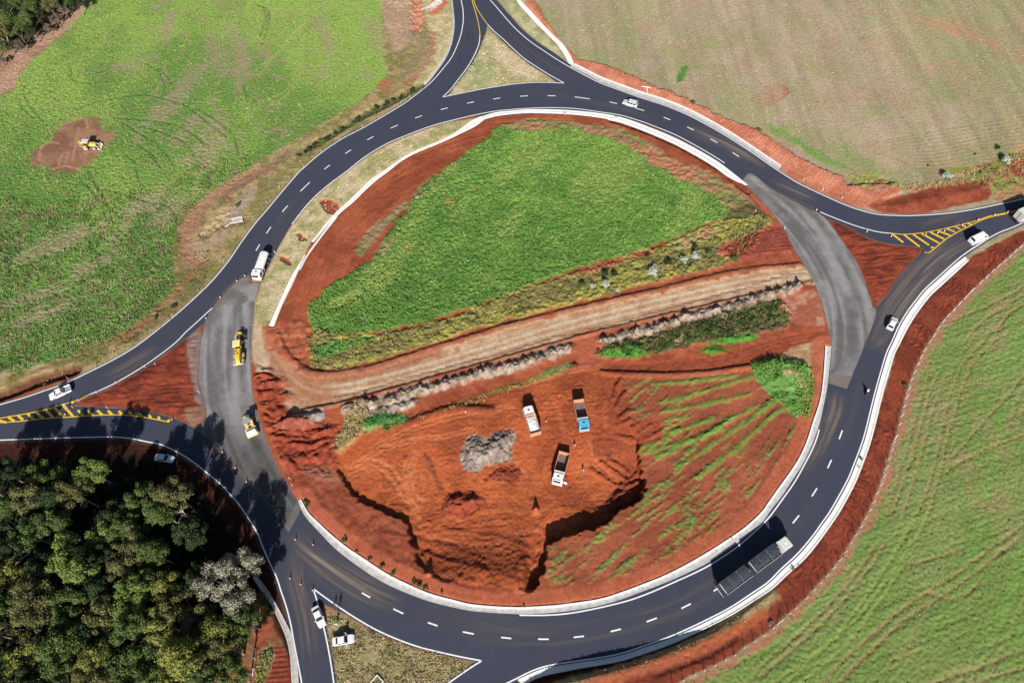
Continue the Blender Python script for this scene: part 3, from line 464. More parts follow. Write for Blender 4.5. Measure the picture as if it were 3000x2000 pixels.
# bottom triangle
w, mk, _ = paint([(940, 1755), (1040, 1808), (1165, 1875), (1292, 1913), (1420, 1940), (1360, 1970), (1280, 2040), (1200, 2140), (990, 2140), (975, 1950)], sr(172, 156, 116), sr(150, 142, 94), .3, .3, Nc=N2, smooth=False); Z[w] += mk*((N1[w]-.5)*.16+(N0[w]-.5)*.1)
paint([(948, 1765), (985, 1772), (1000, 1800), (960, 1800)], sr(178, 136, 92), None, .6, .8)
stroke([(955, 1768), (1037, 1813), (1165, 1879), (1292, 1918), (1405, 1942)], .45, sr(172, 120, 84), 0, .4, .7, .3)
# left and right red triangles
for P_ in (tri_left, tri_right):
    w, mk, d = area(P_, .2, .2, smooth=False); tint(w, mk, sr(150, 68, 46), N2, sr(120, 54, 38)); Z[w] += mk*(ss(0, 2.5, d)*.25+(vn(X[w]/2.6+N2[w]*2, Y[w]/.55+N6[w]*4, 31)-.5)*.32+(N1[w]-.5)*.1)
paint([(548, 1010), (580, 960), (590, 960), (586, 1100), (596, 1200), (590, 1230), (566, 1130)], sr(150, 132, 122), None, .5, .8, k=.8)
paint([(540, 1215), (600, 1180), (600, 1222), (570, 1255)], sr(150, 108, 84), None, .8, 1)
# ---- the island
IS = ring_in
w, mk_i, _ = area(IS, .2, .1, smooth=False)
only = mk_i.copy(); keep = A[w].copy()
tint(w, mk_i, sr(172, 90, 58), N6, sr(150, 74, 48)); Z[w] = Z[w]*(1-mk_i)+mk_i*((N2[w]-.5)*.22+(N1[w]-.5)*.12+(WN[w]-.5)*.07)
ic = ring_in.mean(0); ra = np.hypot(X[w]-ic[0], Y[w]-ic[1]); an_ = np.arctan2(Y[w]-ic[1], X[w]-ic[0])*62
sk = vn(an_/9, ra/.55, 23)*.6+vn(an_/4, ra/1.3, 24)*.4; A[w] *= (1+mk_i*(sk-.5)*.42)[..., None]; Z[w] += mk_i*(sk-.5)*.16
w2, mk, _ = paint(LS, sr(206, 186, 146), sr(170, 164, 108), .3, .3, Nc=N2, smooth=False)
for pg in ([(937, 590), (960, 583), (993, 602), (990, 620), (976, 628), (955, 618)], [(866, 680), (880, 677), (902, 702), (895, 708), (870, 694)], [(816, 752), (826, 746), (855, 765), (850, 775), (820, 763)]):
    ww, m_, _ = paint(pg, sr(176, 88, 62), sr(150, 76, 54), .2, .9, Nc=N1); Z[ww] -= .45*m_
OV = 1.2755
G1 = [(1148, 288), (1240, 275), (1330, 285), (1430, 302), (1470, 335), (1500, 360), (1560, 388), (1640, 420), (1720, 470), (1738, 490), (1640, 508), (1520, 560), (1330, 620), (1230, 650), (1130, 690), (1000, 735), (850, 765), (740, 770), (708, 740), (712, 700), (760, 660), (862, 590), (884, 556), (940, 470), (968, 440), (1020, 390), (1090, 340), (1130, 310)]
w, mk, d = area(W(G1, OV), .7, 1.4); tint(w, mk, LUSH, N6, LUSH2, .34, .64)
gd = W([(1100, 700), (1350, 330)], OV); gv = gd[1]-gd[0]; gp = ((X-gd[0][0])*gv[0]+(Y-gd[0][1])*gv[1])/(gv@gv)
tt = (ss(.7, -.1, gp)[w]*mk*.55)[..., None]; A[w] = A[w]*(1-tt)+np.array(sr(76, 118, 48))*tt
tt = (ss(.5, 1.2, gp)[w]*ss(.45, .6, rl(N20, 99, 7)[w])*mk*.55)[..., None]; A[w] = A[w]*(1-tt)+np.array(sr(142, 176, 62))*tt
Z[w] += mk*((K1[w]-.5)*.4+(K2[w]-.5)*.28+(WN[w]-.5)*.34+.25)*(1-.45*ss(.35, 1., gp)[w])
e1 = (gv/np.hypot(*gv)); w, mk, d = area(W(G1, OV), 1.5, 2.5); q1, q2 = X[w]*e1[0]+Y[w]*e1[1], -X[w]*e1[1]+Y[w]*e1[0]; t = (ss(.5, .72, .6*vn(q1/26, q2/5, 45)+.4*N6[w])*mk*.6)[..., None]; A[w] = A[w]*(1-t)+np.array(sr(156, 174, 84))*t
w, mk, d = paint([(1150, 285), (1240, 272), (1330, 282), (1430, 296), (1480, 320), (1560, 370), (1640, 400), (1730, 465), (1762, 500), (1700, 500), (1620, 440), (1520, 395), (1440, 335), (1330, 300), (1180, 300)], sr(136, 132, 76), sr(168, 124, 92), .7, 1.2, Nc=N2, s=OV); Z[w] += mk*(N1[w]-.5)*.5
paint([(1450, 335), (1500, 345), (1600, 395), (1600, 420), (1500, 375)], sr(190, 124, 90), None, .6, 1.2, s=OV, k=.8)
paint([(1700, 470), (1745, 470), (1760, 500), (1700, 510), (1660, 500)], sr(92, 76, 56), sr(70, 88, 46), 1, 1.5, s=OV, k=.8)
for pg in ([(950, 437), (985, 410), (1010, 400), (985, 440), (960, 460)], [(860, 585), (905, 545), (890, 570), (850, 610)], [(820, 560), (880, 500), (930, 462), (940, 470), (880, 530), (830, 590)]):
    w, mk, _ = paint(pg, sr(150, 132, 100), sr(112, 132, 70), .6, 1, s=OV, k=.85); Z[w] += mk*(N1[w]-.5)*.6
for x, y, r_ in ((1028, 468, 9), (1085, 432, 6), (940, 570, 7), (925, 575, 6), (1380, 470, 8), (1290, 470, 5), (880, 680, 5), (1300, 335, 5)):
    paint([(x-r_, y), (x, y-r_*.7), (x+r_*1.3, y-2), (x+2, y+r_*.7)], sr(176, 140, 96), None, .5, .8, s=OV, k=.8)
w, mk, _ = paint([(745, 705), (790, 680), (830, 665), (830, 678), (800, 700), (760, 715)], sr(140, 158, 74), None, .5, .8, s=OV); Z[w] -= .3*mk
# weedy strip, track, windrows
w, mk, d = paint([(704, 790), (712, 768), (850, 766), (1000, 738), (1130, 692), (1230, 655), (1520, 563), (1640, 510), (1700, 500), (1768, 492), (1772, 520), (1740, 560), (1690, 600), (1500, 650), (1300, 700), (1150, 740), (1000, 785), (850, 832), (722, 850), (712, 820)], sr(158, 152, 72), sr(128, 118, 70), .6, 1.0, Nc=rl(N2, 60, 10), s=OV)
Z[w] += mk*((K1[w]-.5)*.7+(K2[w]-.5)*.6+(WN[w]-.5)*.2+.2)
paint([(725, 800), (760, 790), (830, 775), (870, 778), (790, 806), (730, 828)], sr(86, 140, 50), None, .6, 1, s=OV)
paint([(1290, 640), (1380, 605), (1480, 575), (1500, 583), (1420, 610), (1330, 640)], sr(192, 106, 74), sr(150, 140, 80), .5, .9, s=OV, Nc=N2)
paint([(1550, 560), (1640, 520), (1640, 540), (1570, 575)], sr(190, 130, 104), sr(150, 150, 90), .6, 1, s=OV, Nc=N2)
paint([(1650, 570), (1740, 530), (1800, 510), (1825, 560), (1800, 590), (1700, 600), (1665, 590)], sr(156, 74, 56), sr(176, 92, 70), .3, .5, s=OV, Nc=N2)
for q in range(7): stroke([(1665+q*6, 578+q*3), (1740, 545+q*6), (1815, 520+q*9)], .4, sr(120, 56, 44), .22, .4, .6, .2, s=OV)
w, mk, d = paint([(1862, 612), (1780, 614), (1700, 626), (1500, 672), (1300, 718), (1150, 758), (1000, 802), (850, 848), (740, 864), (690, 855), (640, 800), (600, 760), (585, 775), (600, 830), (640, 900), (660, 940), (720, 938), (800, 918), (1000, 864), (1200, 812), (1400, 757), (1600, 710), (1800, 662), (1866, 652)], sr(208, 178, 142), sr(188, 144, 110), .7, 1.9, Nc=N2, s=OV)
t = (ss(.52, .72, rl(N2, 70, 20)[w])*mk*.5)[..., None]; A[w] = A[w]*(1-t)+np.array(sr(178, 112, 80))*t
Z[w] = Z[w]*(1-mk*.8)-.15*mk
for o_ in (-16, -9, -2, 6, 13): stroke([(1855, 632+o_*.9), (1700, 655+o_), (1500, 700+o_), (1300, 750+o_), (1150, 795+o_), (1000, 840+o_*1.1), (850, 880+o_*1.2), (740, 895+o_), (670, 862+o_), (620, 800)], .42, sr(230, 210, 178) if o_ in (-9, 6) else sr(184, 140, 110), -.04, .4, .5, .4, s=OV)
stroke([(1000, 806), (850, 852), (740, 866), (690, 858)], 1.5, sr(172, 104, 76), -.05, .9, .8, .5, s=OV)
stroke([(600, 765), (630, 800), (670, 850), (690, 885), (740, 905)], 3, sr(182, 116, 80), 0, 1.5, .6, .8, s=OV)
for p, h_, wd in (([(1860, 606), (1700, 622), (1560, 654), (1500, 668), (1300, 714), (1150, 753), (1000, 798), (850, 843), (740, 860), (690, 850)], .55, .8), ([(1866, 646), (1800, 660), (1600, 708), (1400, 755), (1200, 810), (1000, 866), (800, 922), (700, 942)], .5, .55)):
    stroke(p, wd, sr(128, 80, 58), h_, .3, .7, .3, s=OV, rough=.6)
stroke([(640, 770), (660, 812), (700, 845), (740, 857)], .6, sr(110, 60, 44), .5, .4, .7, .2, s=OV)
# vegetation south of the track
w, mk, _ = paint([(935, 965), (1100, 915), (1200, 880), (1312, 828), (1318, 850), (1250, 872), (1110, 912), (945, 975)], sr(158, 146, 104), sr(112, 132, 70), .6, .9, Nc=N2, s=OV); Z[w] += mk*(N1[w]-.5)*.6
stroke([(950, 972), (1110, 912), (1250, 872), (1320, 850)], .9, sr(92, 140, 52), .1, .7, .8, .6, s=OV)
w, mk, _ = paint([(1362, 815), (1400, 792), (1480, 770), (1600, 740), (1700, 705), (1790, 690), (1815, 730), (1800, 752), (1740, 765), (1600, 790), (1480, 820), (1380, 825)], sr(104, 116, 58), sr(92, 84, 58), .7, 1.1, Nc=N2, s=OV); Z[w] += mk*((K1[w]-.5)*.9+(K2[w]-.5)*.9+.3)
for pg in ([(1370, 812), (1400, 795), (1440, 800), (1470, 815), (1400, 822)], [(1432, 800), (1452, 786), (1480, 798), (1490, 815), (1450, 822)], [(1620, 790), (1700, 770), (1740, 775), (1690, 790)], [(1600, 805), (1640, 795), (1690, 812), (1640, 818)]):
    w, mk, d = paint(pg, sr(84, 148, 40), sr(66, 124, 36), .4, .6, s=OV); Z[w] += mk*(.7*ss(0, 2, d)+(N1[w]-.5)*.5)
w, mk, d = paint([(835, 968), (870, 950), (925, 952), (938, 965), (900, 985), (870, 1000), (838, 996)], sr(96, 158, 84), sr(76, 134, 62), .4, .6, s=OV); Z[w] += mk*(.5*ss(0, 2, d)+(N1[w]-.5)*.7)
w, mk, _ = paint([(800, 935), (840, 920), (850, 960), (820, 1010), (780, 1040), (765, 1035), (760, 1015), (790, 985)], sr(190, 158, 108), sr(160, 146, 84), .6, .9, Nc=N2, s=OV); Z[w] += mk*((N1[w]-.5)*.6+.3)
paint([(1790, 700), (1870, 665), (1890, 720), (1895, 750), (1830, 742)], sr(196, 146, 118), sr(172, 98, 72), .7, 1, s=OV, Nc=N2)
# haul road
w, mk, d = paint([(1906, 752), (1906, 792), (1840, 800), (1740, 830), (1640, 850), (1500, 860), (1400, 864), (1330, 870), (1300, 860), (1330, 830), (1420, 825), (1500, 830), (1640, 812), (1720, 795), (1800, 765), (1850, 750)], sr(176, 90, 58), sr(158, 76, 50), .4, .6, Nc=N2, s=OV)
for q in range(5): stroke([(1900, 760+q*8), (1800, 776+q*9), (1640, 820+q*8), (1500, 836+q*5), (1390, 838+q*5)], .4, sr(140, 66, 44), -.08, .3, .6, .2, s=OV)
stroke([(1385, 856), (1440, 858), (1520, 860), (1620, 856), (1720, 842)], .7, sr(110, 52, 36), .6, .5, .8, .3, s=OV)
stroke([(1330, 800), (1345, 780), (1365, 770), (1360, 800), (1330, 850)], 2.0, sr(186, 100, 70), 0, 1, .8, .8, s=OV)
stroke([(1320, 840), (1318, 850)], .8, sr(110, 50, 36), .7, .4, .8, s=OV)
# sown slope with green streaks, radiating from the green mound
GS = [(1444, 868), (1560, 850), (1660, 845), (1735, 838), (1800, 900), (1862, 958), (1862, 1000), (1830, 1070), (1780, 1150), (1700, 1245), (1600, 1290), (1500, 1320), (1380, 1338), (1262, 1338), (1262, 1262), (1340, 1240), (1400, 1195), (1478, 1145), (1474, 1040), (1448, 960)]
w, mk, d = area(W(GS, OV), .6, .8); tint(w, mk*.7, sr(170, 94, 66), N6, sr(154, 82, 58))
cx, cy = W([(1950, 770)], OV)[0]; an = np.arctan2(Y[w]-cy, X[w]-cx); rd = np.hypot(X[w]-cx, Y[w]-cy)
stk = vn(an*62, rd/10, 41)*.5+vn(an*130, rd/5, 43)*.35+.25*N2[w]
gm = ss(.64, .77, stk+.12*(rl(N20, 10, 10)[w]-.5))*ss(.40, .60, rl(N6, 40, 90)[w])*mk*ss(.15, .5, d/6)
q1, q2 = X[w]*.87+Y[w]*.5, Y[w]*.87-X[w]*.5
gm = np.maximum(gm, ss(.55, .68, .5*vn(q1/3.2, q2/.6, 52)+.5*fbm(q1, q2, 6, 51, 3)+.2*(K1[w]-.5))*mk*ss(35, 48, rd)*.8)
tint(w, gm*.85, sr(116, 152, 66), N2, sr(104, 136, 64)); Z[w] += gm*(.15+(K1[w]-.5)*.5)
for x0, y0, x1, y1 in ((1500, 882, 1690, 862), (1520, 925, 1740, 860), (1530, 945, 1720, 905), (1500, 1000, 1640, 960), (1470, 1030, 1560, 985), (1480, 1040, 1660, 985), (1510, 1050, 1740, 930), (1560, 1070, 1790, 915), (1600, 1100, 1800, 935)):
    stroke([(x0, y0), ((x0+x1)/2, (y0+y1)/2+3), (x1, y1)], .42, sr(106, 152, 56), .2, .5, .8, .55, s=OV)
paint([(1440, 975), (1510, 965), (1525, 990), (1520, 1010), (1470, 1020)], sr(160, 76, 52), None, .4, .8, s=OV)
w, mk, d = paint([(1722, 838), (1745, 826), (1790, 820), (1862, 838), (1872, 880), (1865, 930), (1858, 962), (1825, 958), (1790, 925), (1765, 905), (1735, 868)], sr(116, 164, 72), sr(96, 140, 58), .5, .9, s=OV, Nc=N2)
Z[w] += mk*(1.5*ss(0, 2.5, d)*(1-ss(3, 9, (Y[w].max()-Y[w])-4)*.8)+(N1[w]-.5)*.9)
w, mk, _ = paint([(1795, 820), (1830, 795), (1892, 782), (1894, 830), (1888, 880), (1878, 935), (1868, 930), (1874, 880), (1864, 838)], sr(206, 168, 128), sr(176, 140, 100), .5, .8, s=OV, Nc=N2)
stroke([(1800, 860), (1830, 868), (1850, 900)], .9, sr(196, 150, 118), .3, .6, .7, .5, s=OV)
# the cut
w, mk, d = area(W(PIT), .25, .55, N=N1, m=4); north = W([(1500, 1130)])[0][1]; south = W([(1500, 1500)])[0][1]
tint(w, ss(-.8, .8, d), sr(182, 92, 50), N6, sr(152, 74, 42))
et = (ss(W([(1640, 1300)])[0][0], W([(1800, 1300)])[0][0], X[w])*ss(-.8, .8, d)*.55)[..., None]; A[w] = A[w]*(1-et)+np.array(sr(142, 68, 44))*et
dep = .15+3.1*ss(north-6, south+2, Y[w]); rmp = ss(W([(1400, 1550)])[0][1], W([(1400, 1735)])[0][1], Y[w])*(1-ss(W([(1525, 1650)])[0][0], W([(1560, 1650)])[0][0], X[w])); dep = dep*(1-rmp)*(.8+.2*ss(W([(1380, 1500)])[0][0], W([(1570, 1500)])[0][0], X[w]))*(1-.45*ss(W([(1330, 1500)])[0][0], W([(1100, 1500)])[0][0], X[w])); wall = ss(-.22, .22, d+(N1[w]-.5)*.7+(N2[w]-.5)*1.2+(K2[w]-.5)*.9)
Z[w] = Z[w]*(1-wall*.5)-dep*wall
hot = ss(.5, .7, rl(N6, 70, 310)[w])*ss(1, 6, d)*.35; tint(w, hot, sr(206, 112, 58))
lum = ss(.2, 1.2, d)*(1-ss(2, 7, d))*ss(south+14, south-4, Y[w]); Z[w] += lum*(.5*ss(.5, .8, N2[w])+.35*(N1[w]-.3))
Z[w] += ss(2, 5, d)*((rl(N2, 5, 5)[w]-.5)*.22+(K1[w]-.5)*.18+(vn(X[w]/3+N2[w], Y[w]/.5+N6[w]*3, 67)-.5)*.14)+ss(0, 1, d)*(WN[w]-.5)*.15
TY = [T(750, 1000, p) for p in ([(820, 1160), (1050, 1085), (1230, 1150), (1330, 1300), (1400, 1480)], [(850, 1230), (1060, 1150), (1200, 1220), (1300, 1360), (1360, 1490)], [(1420, 1040), (1360, 1180), (1370, 1330), (1440, 1480)], [(1470, 1010), (1420, 1180), (1430, 1330), (1500, 1460)], [(900, 1130), (1150, 990), (1450, 900), (1700, 870), (2000, 800)], [(1100, 960), (1400, 820), (1700, 720), (2050, 640), (2350, 600)], [(1450, 1490), (1560, 1400), (1640, 1330)], [(1500, 1568), (1700, 1520), (2000, 1480), (2350, 1450)])]
TY += [T(1500, 1000, p) for p in ([(60, 420), (300, 340), (560, 270), (830, 240)], [(200, 640), (300, 500), (450, 420), (620, 380)], [(30, 1100), (120, 1200), (60, 1300)], [(560, 900), (420, 880), (300, 960), (250, 1150)], [(700, 880), (760, 1050), (900, 1180)], [(150, 1380), (400, 1420), (620, 1380), (800, 1280)], [(330, 500), (430, 640), (470, 820)], [(850, 420), (800, 600), (820, 800)])]
TY += [[(1250, 1560), (1400, 1590), (1560, 1540), (1700, 1510)], [(1230, 1600), (1350, 1640), (1480, 1640), (1560, 1600)], [(1300, 1690), (1380, 1640), (1500, 1600)], [(1330, 1530), (1450, 1500), (1600, 1490)]]
for q, p in enumerate(TY):
    for o_ in (-6, 6): stroke([(x+o_*.7, y+o_*.7) for x, y in p], .26, sr(206, 122, 76) if q < 6 else sr(136, 64, 44) if q % 2 else sr(196, 108, 70), -.07, .25, .5, .12)
CUT = [[(1040, 1255), (1140, 1200), (1230, 1165), (1340, 1130)], [(1195, 1240), (1240, 1222), (1290, 1205), (1350, 1196), (1440, 1200)]]
stroke(CUT[1], 1.0, sr(120, 56, 38), .75, .5, .7, .2)
for q in range(7): stroke([(1010+q*26, 1370+q*12), (1090+q*22, 1345+q*4), (1150+q*14, 1400+q*6), (1200+q*4, 1490+q*8)], .35, sr(204, 124, 76), -.04, .3, .25, .3)
for q in range(6): stroke(T(1500, 1000, [(760, 890+q*28), (880, 895+q*28), (1000, 900+q*26)]), .28, sr(132, 64, 48), .10, .3, .5, .3)
for p in ([(900, 1060), (1000, 1110), (1080, 1170)], [(830, 1080), (950, 1160), (1060, 1230)], [(740, 1140), (860, 1220), (960, 1280)], [(900, 1450), (1040, 1330), (1150, 1250)], [(1000, 1290), (1100, 1230), (1180, 1160)], [(950, 1380), (1060, 1350), (1170, 1330)], [(960, 1420), (1060, 1420), (1170, 1380)], [(1000, 340), (960, 420), (930, 520)], [(1030, 480), (990, 540), (960, 600)], [(980, 700), (1050, 660), (1085, 640)], [(980, 760), (1040, 740), (1075, 720)], [(900, 1500), (1000, 1470), (1120, 1440)], [(1000, 860), (1080, 870), (1150, 890)], [(1020, 1300), (1110, 1290), (1190, 1250)]): stroke(T(1500, 1000, p), .45, sr(124, 56, 42), .5, .4, .6, .4)
for p in ([(1100, 1560), (1300, 1590), (1450, 1650)], [(1300, 1540), (1450, 1560), (1560, 1600)], [(1250, 1620), (1400, 1660), (1520, 1700)]): stroke(p, .4, sr(130, 62, 42), .15, .4, .5, .5)
stroke([(1245, 1330), (1265, 1380), (1285, 1430)], .6, sr(134, 76, 52), .25, .4, .7, .3)
# loose heaps
def heap(pts, h, col, col2, s=1.0, n=N1, amp=.9, edge=2.5, soft=.3):
    w, mk, d = paint(pts, col, col2, soft, 1.1, Nc=n, s=s); Z[w] += mk*h*ss(0, edge, d)*(.55+.9*amp*(K2[w]-.3))+mk*((K1[w]-.5)*.4+(WN[w]-.5)*.15)
heap([(1348, 1318), (1362, 1284), (1392, 1272), (1418, 1282), (1446, 1266), (1482, 1258), (1508, 1262), (1510, 1290), (1494, 1318), (1500, 1336), (1462, 1348), (1424, 1362), (1392, 1374), (1360, 1368), (1346, 1345)], 1.5, sr(166, 150, 138), sr(136, 120, 110), soft=.5)
heap([(1400, 1330), (1440, 1372), (1500, 1352), (1530, 1375), (1480, 1400), (1430, 1388)][1:]+[(1420, 1395)], .9, sr(140, 68, 46), sr(120, 56, 40))
heap([(1285, 1490), (1300, 1450), (1330, 1432), (1380, 1432), (1420, 1450), (1400, 1480), (1340, 1500)], 1.7, sr(164, 76, 50), sr(140, 64, 44), n=N1, amp=1.0)
heap([(800, 1245), (830, 1225), (880, 1212), (945, 1200), (950, 1220), (920, 1245), (880, 1262), (830, 1258)], 2.0, sr(184, 172, 164), sr(168, 154, 142), amp=.5, edge=1.6)
heap([(890, 1375), (930, 1368), (985, 1385), (1002, 1405), (985, 1418), (940, 1410), (905, 1395)], .35, sr(150, 132, 122), sr(164, 120, 100))
heap([(895, 1262), (960, 1240), (1000, 1240), (1000, 1260), (950, 1290), (920, 1290)], 1.0, sr(150, 72, 46), sr(176, 84, 54))
# spoil windrow of tipped loads
def berm(P, n_, h, wd, col, col2):
    P = cr(W(P), .5); idx = np.linspace(0, len(P)-1, n_).astype(int)
    w = window(P, 4); tint(w, 1-ss(wd*.8, wd*1.5, dline(P[::4], X[w], Y[w])+(N1[w]-.5)*1.4), col, N1, col2)
    for k in idx:
        a, b = rng.normal(0, .25, 2); c_ = P[k]; hh = h*rng.uniform(.7, 1.25); ww = wd*rng.uniform(.75, 1.1)
        ws = window(np.array([c_]), 3.5); r2 = ((X[ws]-c_[0]-a)**2+(Y[ws]-c_[1]-b)**2)/ww**2
        Z[ws] = np.maximum(Z[ws], hh*np.exp(-r2*.9)*(1+.9*(K1[ws]-.5)+.6*(WN[ws]-.5)))
berm([(1020, 1200), (1069, 1190), (1133, 1174), (1196, 1152), (1260, 1136), (1324, 1119), (1388, 1100), (1500, 1076), (1560, 1056), (1620, 1037), (1665, 1022)], 26, 1.15, 1.25, sr(176, 156, 138), sr(140, 120, 102))
berm([(1770, 1000), (1835, 984), (1900, 966), (2000, 938), (2100, 911), (2200, 884), (2260, 866), (2340, 838)], 23, 1.25, 1.25, sr(180, 160, 142), sr(140, 118, 98))
berm([(1080, 1212), (1150, 1196), (1210, 1178)], 6, .8, 1.2, sr(186, 170, 154), sr(150, 134, 118))
# dozer fingers on the west side of the island
w, mk, d = area(W([(745, 1060), (790, 1085), (850, 1150), (835, 1200), (960, 1260), (985, 1350), (900, 1370), (850, 1380), (800, 1290), (765, 1210), (748, 1130)]), 1, 1)
tint(w, mk*.9, sr(164, 74, 48), N1, sr(138, 60, 42))
fg = vn(X[w]/6+N2[w]*1.5, Y[w]/1.5+N6[w]*3, 61); Z[w] += mk*((np.abs(fg-.5)*2)*1.0+(N1[w]-.5)*.6+(N0[w]-.5)*.2)
w, mk, d = area(W([(985, 1352), (1010, 1405), (1060, 1466), (1173, 1518), (1205, 1580), (1228, 1655), (1290, 1700), (1100, 1650), (1000, 1570), (930, 1490), (880, 1400), (900, 1375)]), 1, 1)
tint(w, mk*.7, sr(158, 86, 60), N2, sr(140, 66, 46)); Z[w] += mk*((vn(X[w]/1.0+N2[w]*2, Y[w]/4, 63)-.5)*.3+(N1[w]-.5)*.2)
w, mk, d = area(W([(800, 940), (905, 945), (905, 1020), (900, 1062), (830, 1050), (780, 1000)]), 1, 1); tint(w, mk*.8, sr(160, 78, 54), N1, sr(186, 110, 76)); Z[w] += mk*((vn(X[w]/5+N2[w], Y[w]/1.1+N6[w]*2, 65)-.5)*.6)
stroke([(748, 960), (752, 1000), (760, 1040), (770, 1075)], 1.6, sr(206, 178, 146), 0, .6, .9, .4)
for c_ in ((1570, 1482, 2.0), (1256, 1682, 1.9), (1524, 1742, 1.8), (1548, 1748, 1.2)):
    p = W([c_[:2]]); ws = window(p, 3); r2 = (X[ws]-p[0, 0])**2+(Y[ws]-p[0, 1])**2
    Z[ws] += c_[2]*np.exp(-r2/.38)*(.8+.4*N0[ws]); tint(ws, np.exp(-r2/1.2), sr(188, 98, 64))
# top of the island: drop below the gutter
stroke([(1790, 350), (1851, 368), (1914, 392), (1978, 420), (2042, 454), (2090, 482), (2128, 508), (2190, 560)], .9, sr(120, 60, 44), -1.4, .4, .8, .1)
stroke([(2190, 560), (2232, 604), (2262, 640)], .5, sr(180, 92, 66), -.2, .4, .9, .2)
# smooth compacted shoulder at the inner ring bottom
w = window(cr(W(BOT_SOIL), 2), 6); Pb = cr(W(BOT_SOIL), 1.); db, pb = dline(Pb[::2], X[w], Y[w], along=True); ins = inside(ring_in, X[w], Y[w])
mm = (1-ss(2.6, 3.6, db+(N2[w]-.5)))*ins; tint(w, mm*.9, sr(194, 104, 72), N2, sr(180, 94, 64)); Z[w] = Z[w]*(1-mm)+mm*(.12+.03*np.sin(pb*2*math.pi/.8)*ss(.6, 1.2, db))
# forest floor and the shaded verge, both coloured darker to deepen the tree shade
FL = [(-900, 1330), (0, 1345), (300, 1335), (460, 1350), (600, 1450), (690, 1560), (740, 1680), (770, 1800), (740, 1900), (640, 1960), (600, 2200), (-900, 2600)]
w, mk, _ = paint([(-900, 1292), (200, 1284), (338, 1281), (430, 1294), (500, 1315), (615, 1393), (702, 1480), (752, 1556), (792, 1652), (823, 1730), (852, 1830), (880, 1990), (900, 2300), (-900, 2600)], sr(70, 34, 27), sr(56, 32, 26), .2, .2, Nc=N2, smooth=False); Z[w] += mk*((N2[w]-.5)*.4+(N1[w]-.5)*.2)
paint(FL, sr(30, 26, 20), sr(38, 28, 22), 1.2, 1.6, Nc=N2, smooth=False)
paint([(690, 1830), (760, 1740), (790, 1800), (830, 1900), (850, 2000), (850, 2100), (600, 2100), (640, 1960)], sr(166, 84, 58), sr(140, 100, 70), .6, 1, Nc=N2)
w, mk, _ = paint([(775, 1990), (785, 1930), (815, 1890), (845, 1930), (852, 2080), (775, 2080)], sr(140, 66, 48), None, .4, .5); Z[w] += mk*.1*np.sin(Y[w]*2*math.pi/.9)
paint([(760, 1930), (790, 1890), (800, 1920), (775, 2000), (755, 2080), (740, 2050)], sr(150, 140, 100), None, .5, 1)
# level platform under every paved surface
wo = window(outer, 3); so_ = sdf(outer[::2], X[wo], Y[wo])
for Lp in LOOPS[1:]: so_ = np.minimum(so_, -sdf(Lp[::2], X[wo], Y[wo]))
fl = ss(-1.4, -.2, so_); Z[wo] = Z[wo]*(1-fl)+fl*(-.02)-.16*ss(-.05, .5, so_)
for nm, a_, b_, kw in GUT:
    Pg = np.vstack([cr(W(a_), 1.), cr(W(b_), 1.)[::-1]]); wg = window(Pg, 2); dg = sdf(Pg, X[wg], Y[wg]); fg = ss(-.9, -.1, dg); Z[wg] = np.where(dg > -.25, np.minimum(Z[wg], -.22), Z[wg]*(1-fg)+fg*np.minimum(Z[wg], .06))
fringe = ss(-.7, -.1, so_+(N1[wo]-.5)*.6)*(1-ss(.3, .6, so_)); tint(wo, fringe*.35, sr(120, 104, 92))
lum = (A@np.array([.2126, .7152, .0722]))[..., None]; A = lum+(A-lum)*(.95-.03*ss(1.0, 1.5, A[..., 1:2]/A[..., 0:1]))
A *= (.80+.26*N0*.5+.26*WN*.6+.1)[..., None]
A = np.clip(A*.81, .004, .9)
far_m = np.ones((NY, NX), bool); far_m[11:-11, 11:-11] = False; Z[far_m] *= .0
i_ = np.arange(NY*NX).reshape(NY, NX)
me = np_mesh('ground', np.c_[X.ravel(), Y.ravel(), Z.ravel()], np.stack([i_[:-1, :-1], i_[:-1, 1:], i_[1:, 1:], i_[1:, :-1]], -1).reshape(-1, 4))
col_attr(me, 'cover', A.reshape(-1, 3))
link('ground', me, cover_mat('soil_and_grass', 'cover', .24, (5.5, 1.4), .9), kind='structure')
def zat(x, y):
    i = int(np.clip(np.searchsorted(gx, x)-1, 0, NX-2)); j = int(np.clip(np.searchsorted(gy, y)-1, 0, NY-2))
    a = (x-gx[i])/(gx[i+1]-gx[i]); b = (y-gy[j])/(gy[j+1]-gy[j])
    return float((Z[j, i]*(1-a)+Z[j, i+1]*a)*(1-b)+(Z[j+1, i]*(1-a)+Z[j+1, i+1]*a)*b)
def zatv(x, y):
    i = np.clip(np.searchsorted(gx, x)-1, 0, NX-2); j = np.clip(np.searchsorted(gy, y)-1, 0, NY-2); a = (x-gx[i])/(gx[i+1]-gx[i]); b = (y-gy[j])/(gy[j+1]-gy[j])
    return (Z[j, i]*(1-a)+Z[j, i+1]*a)*(1-b)+(Z[j+1, i]*(1-a)+Z[j+1, i+1]*a)*b
def spot(x, y, h=0.0):                                 # ground point under a thing seen at survey point (x, y) with its seen point h above the ground
    z = 0.0
    for _ in range(3):
        p = g2((x, y), z+h); z = zat(p.x, p.y)
    return Vector((p.x, p.y, z))

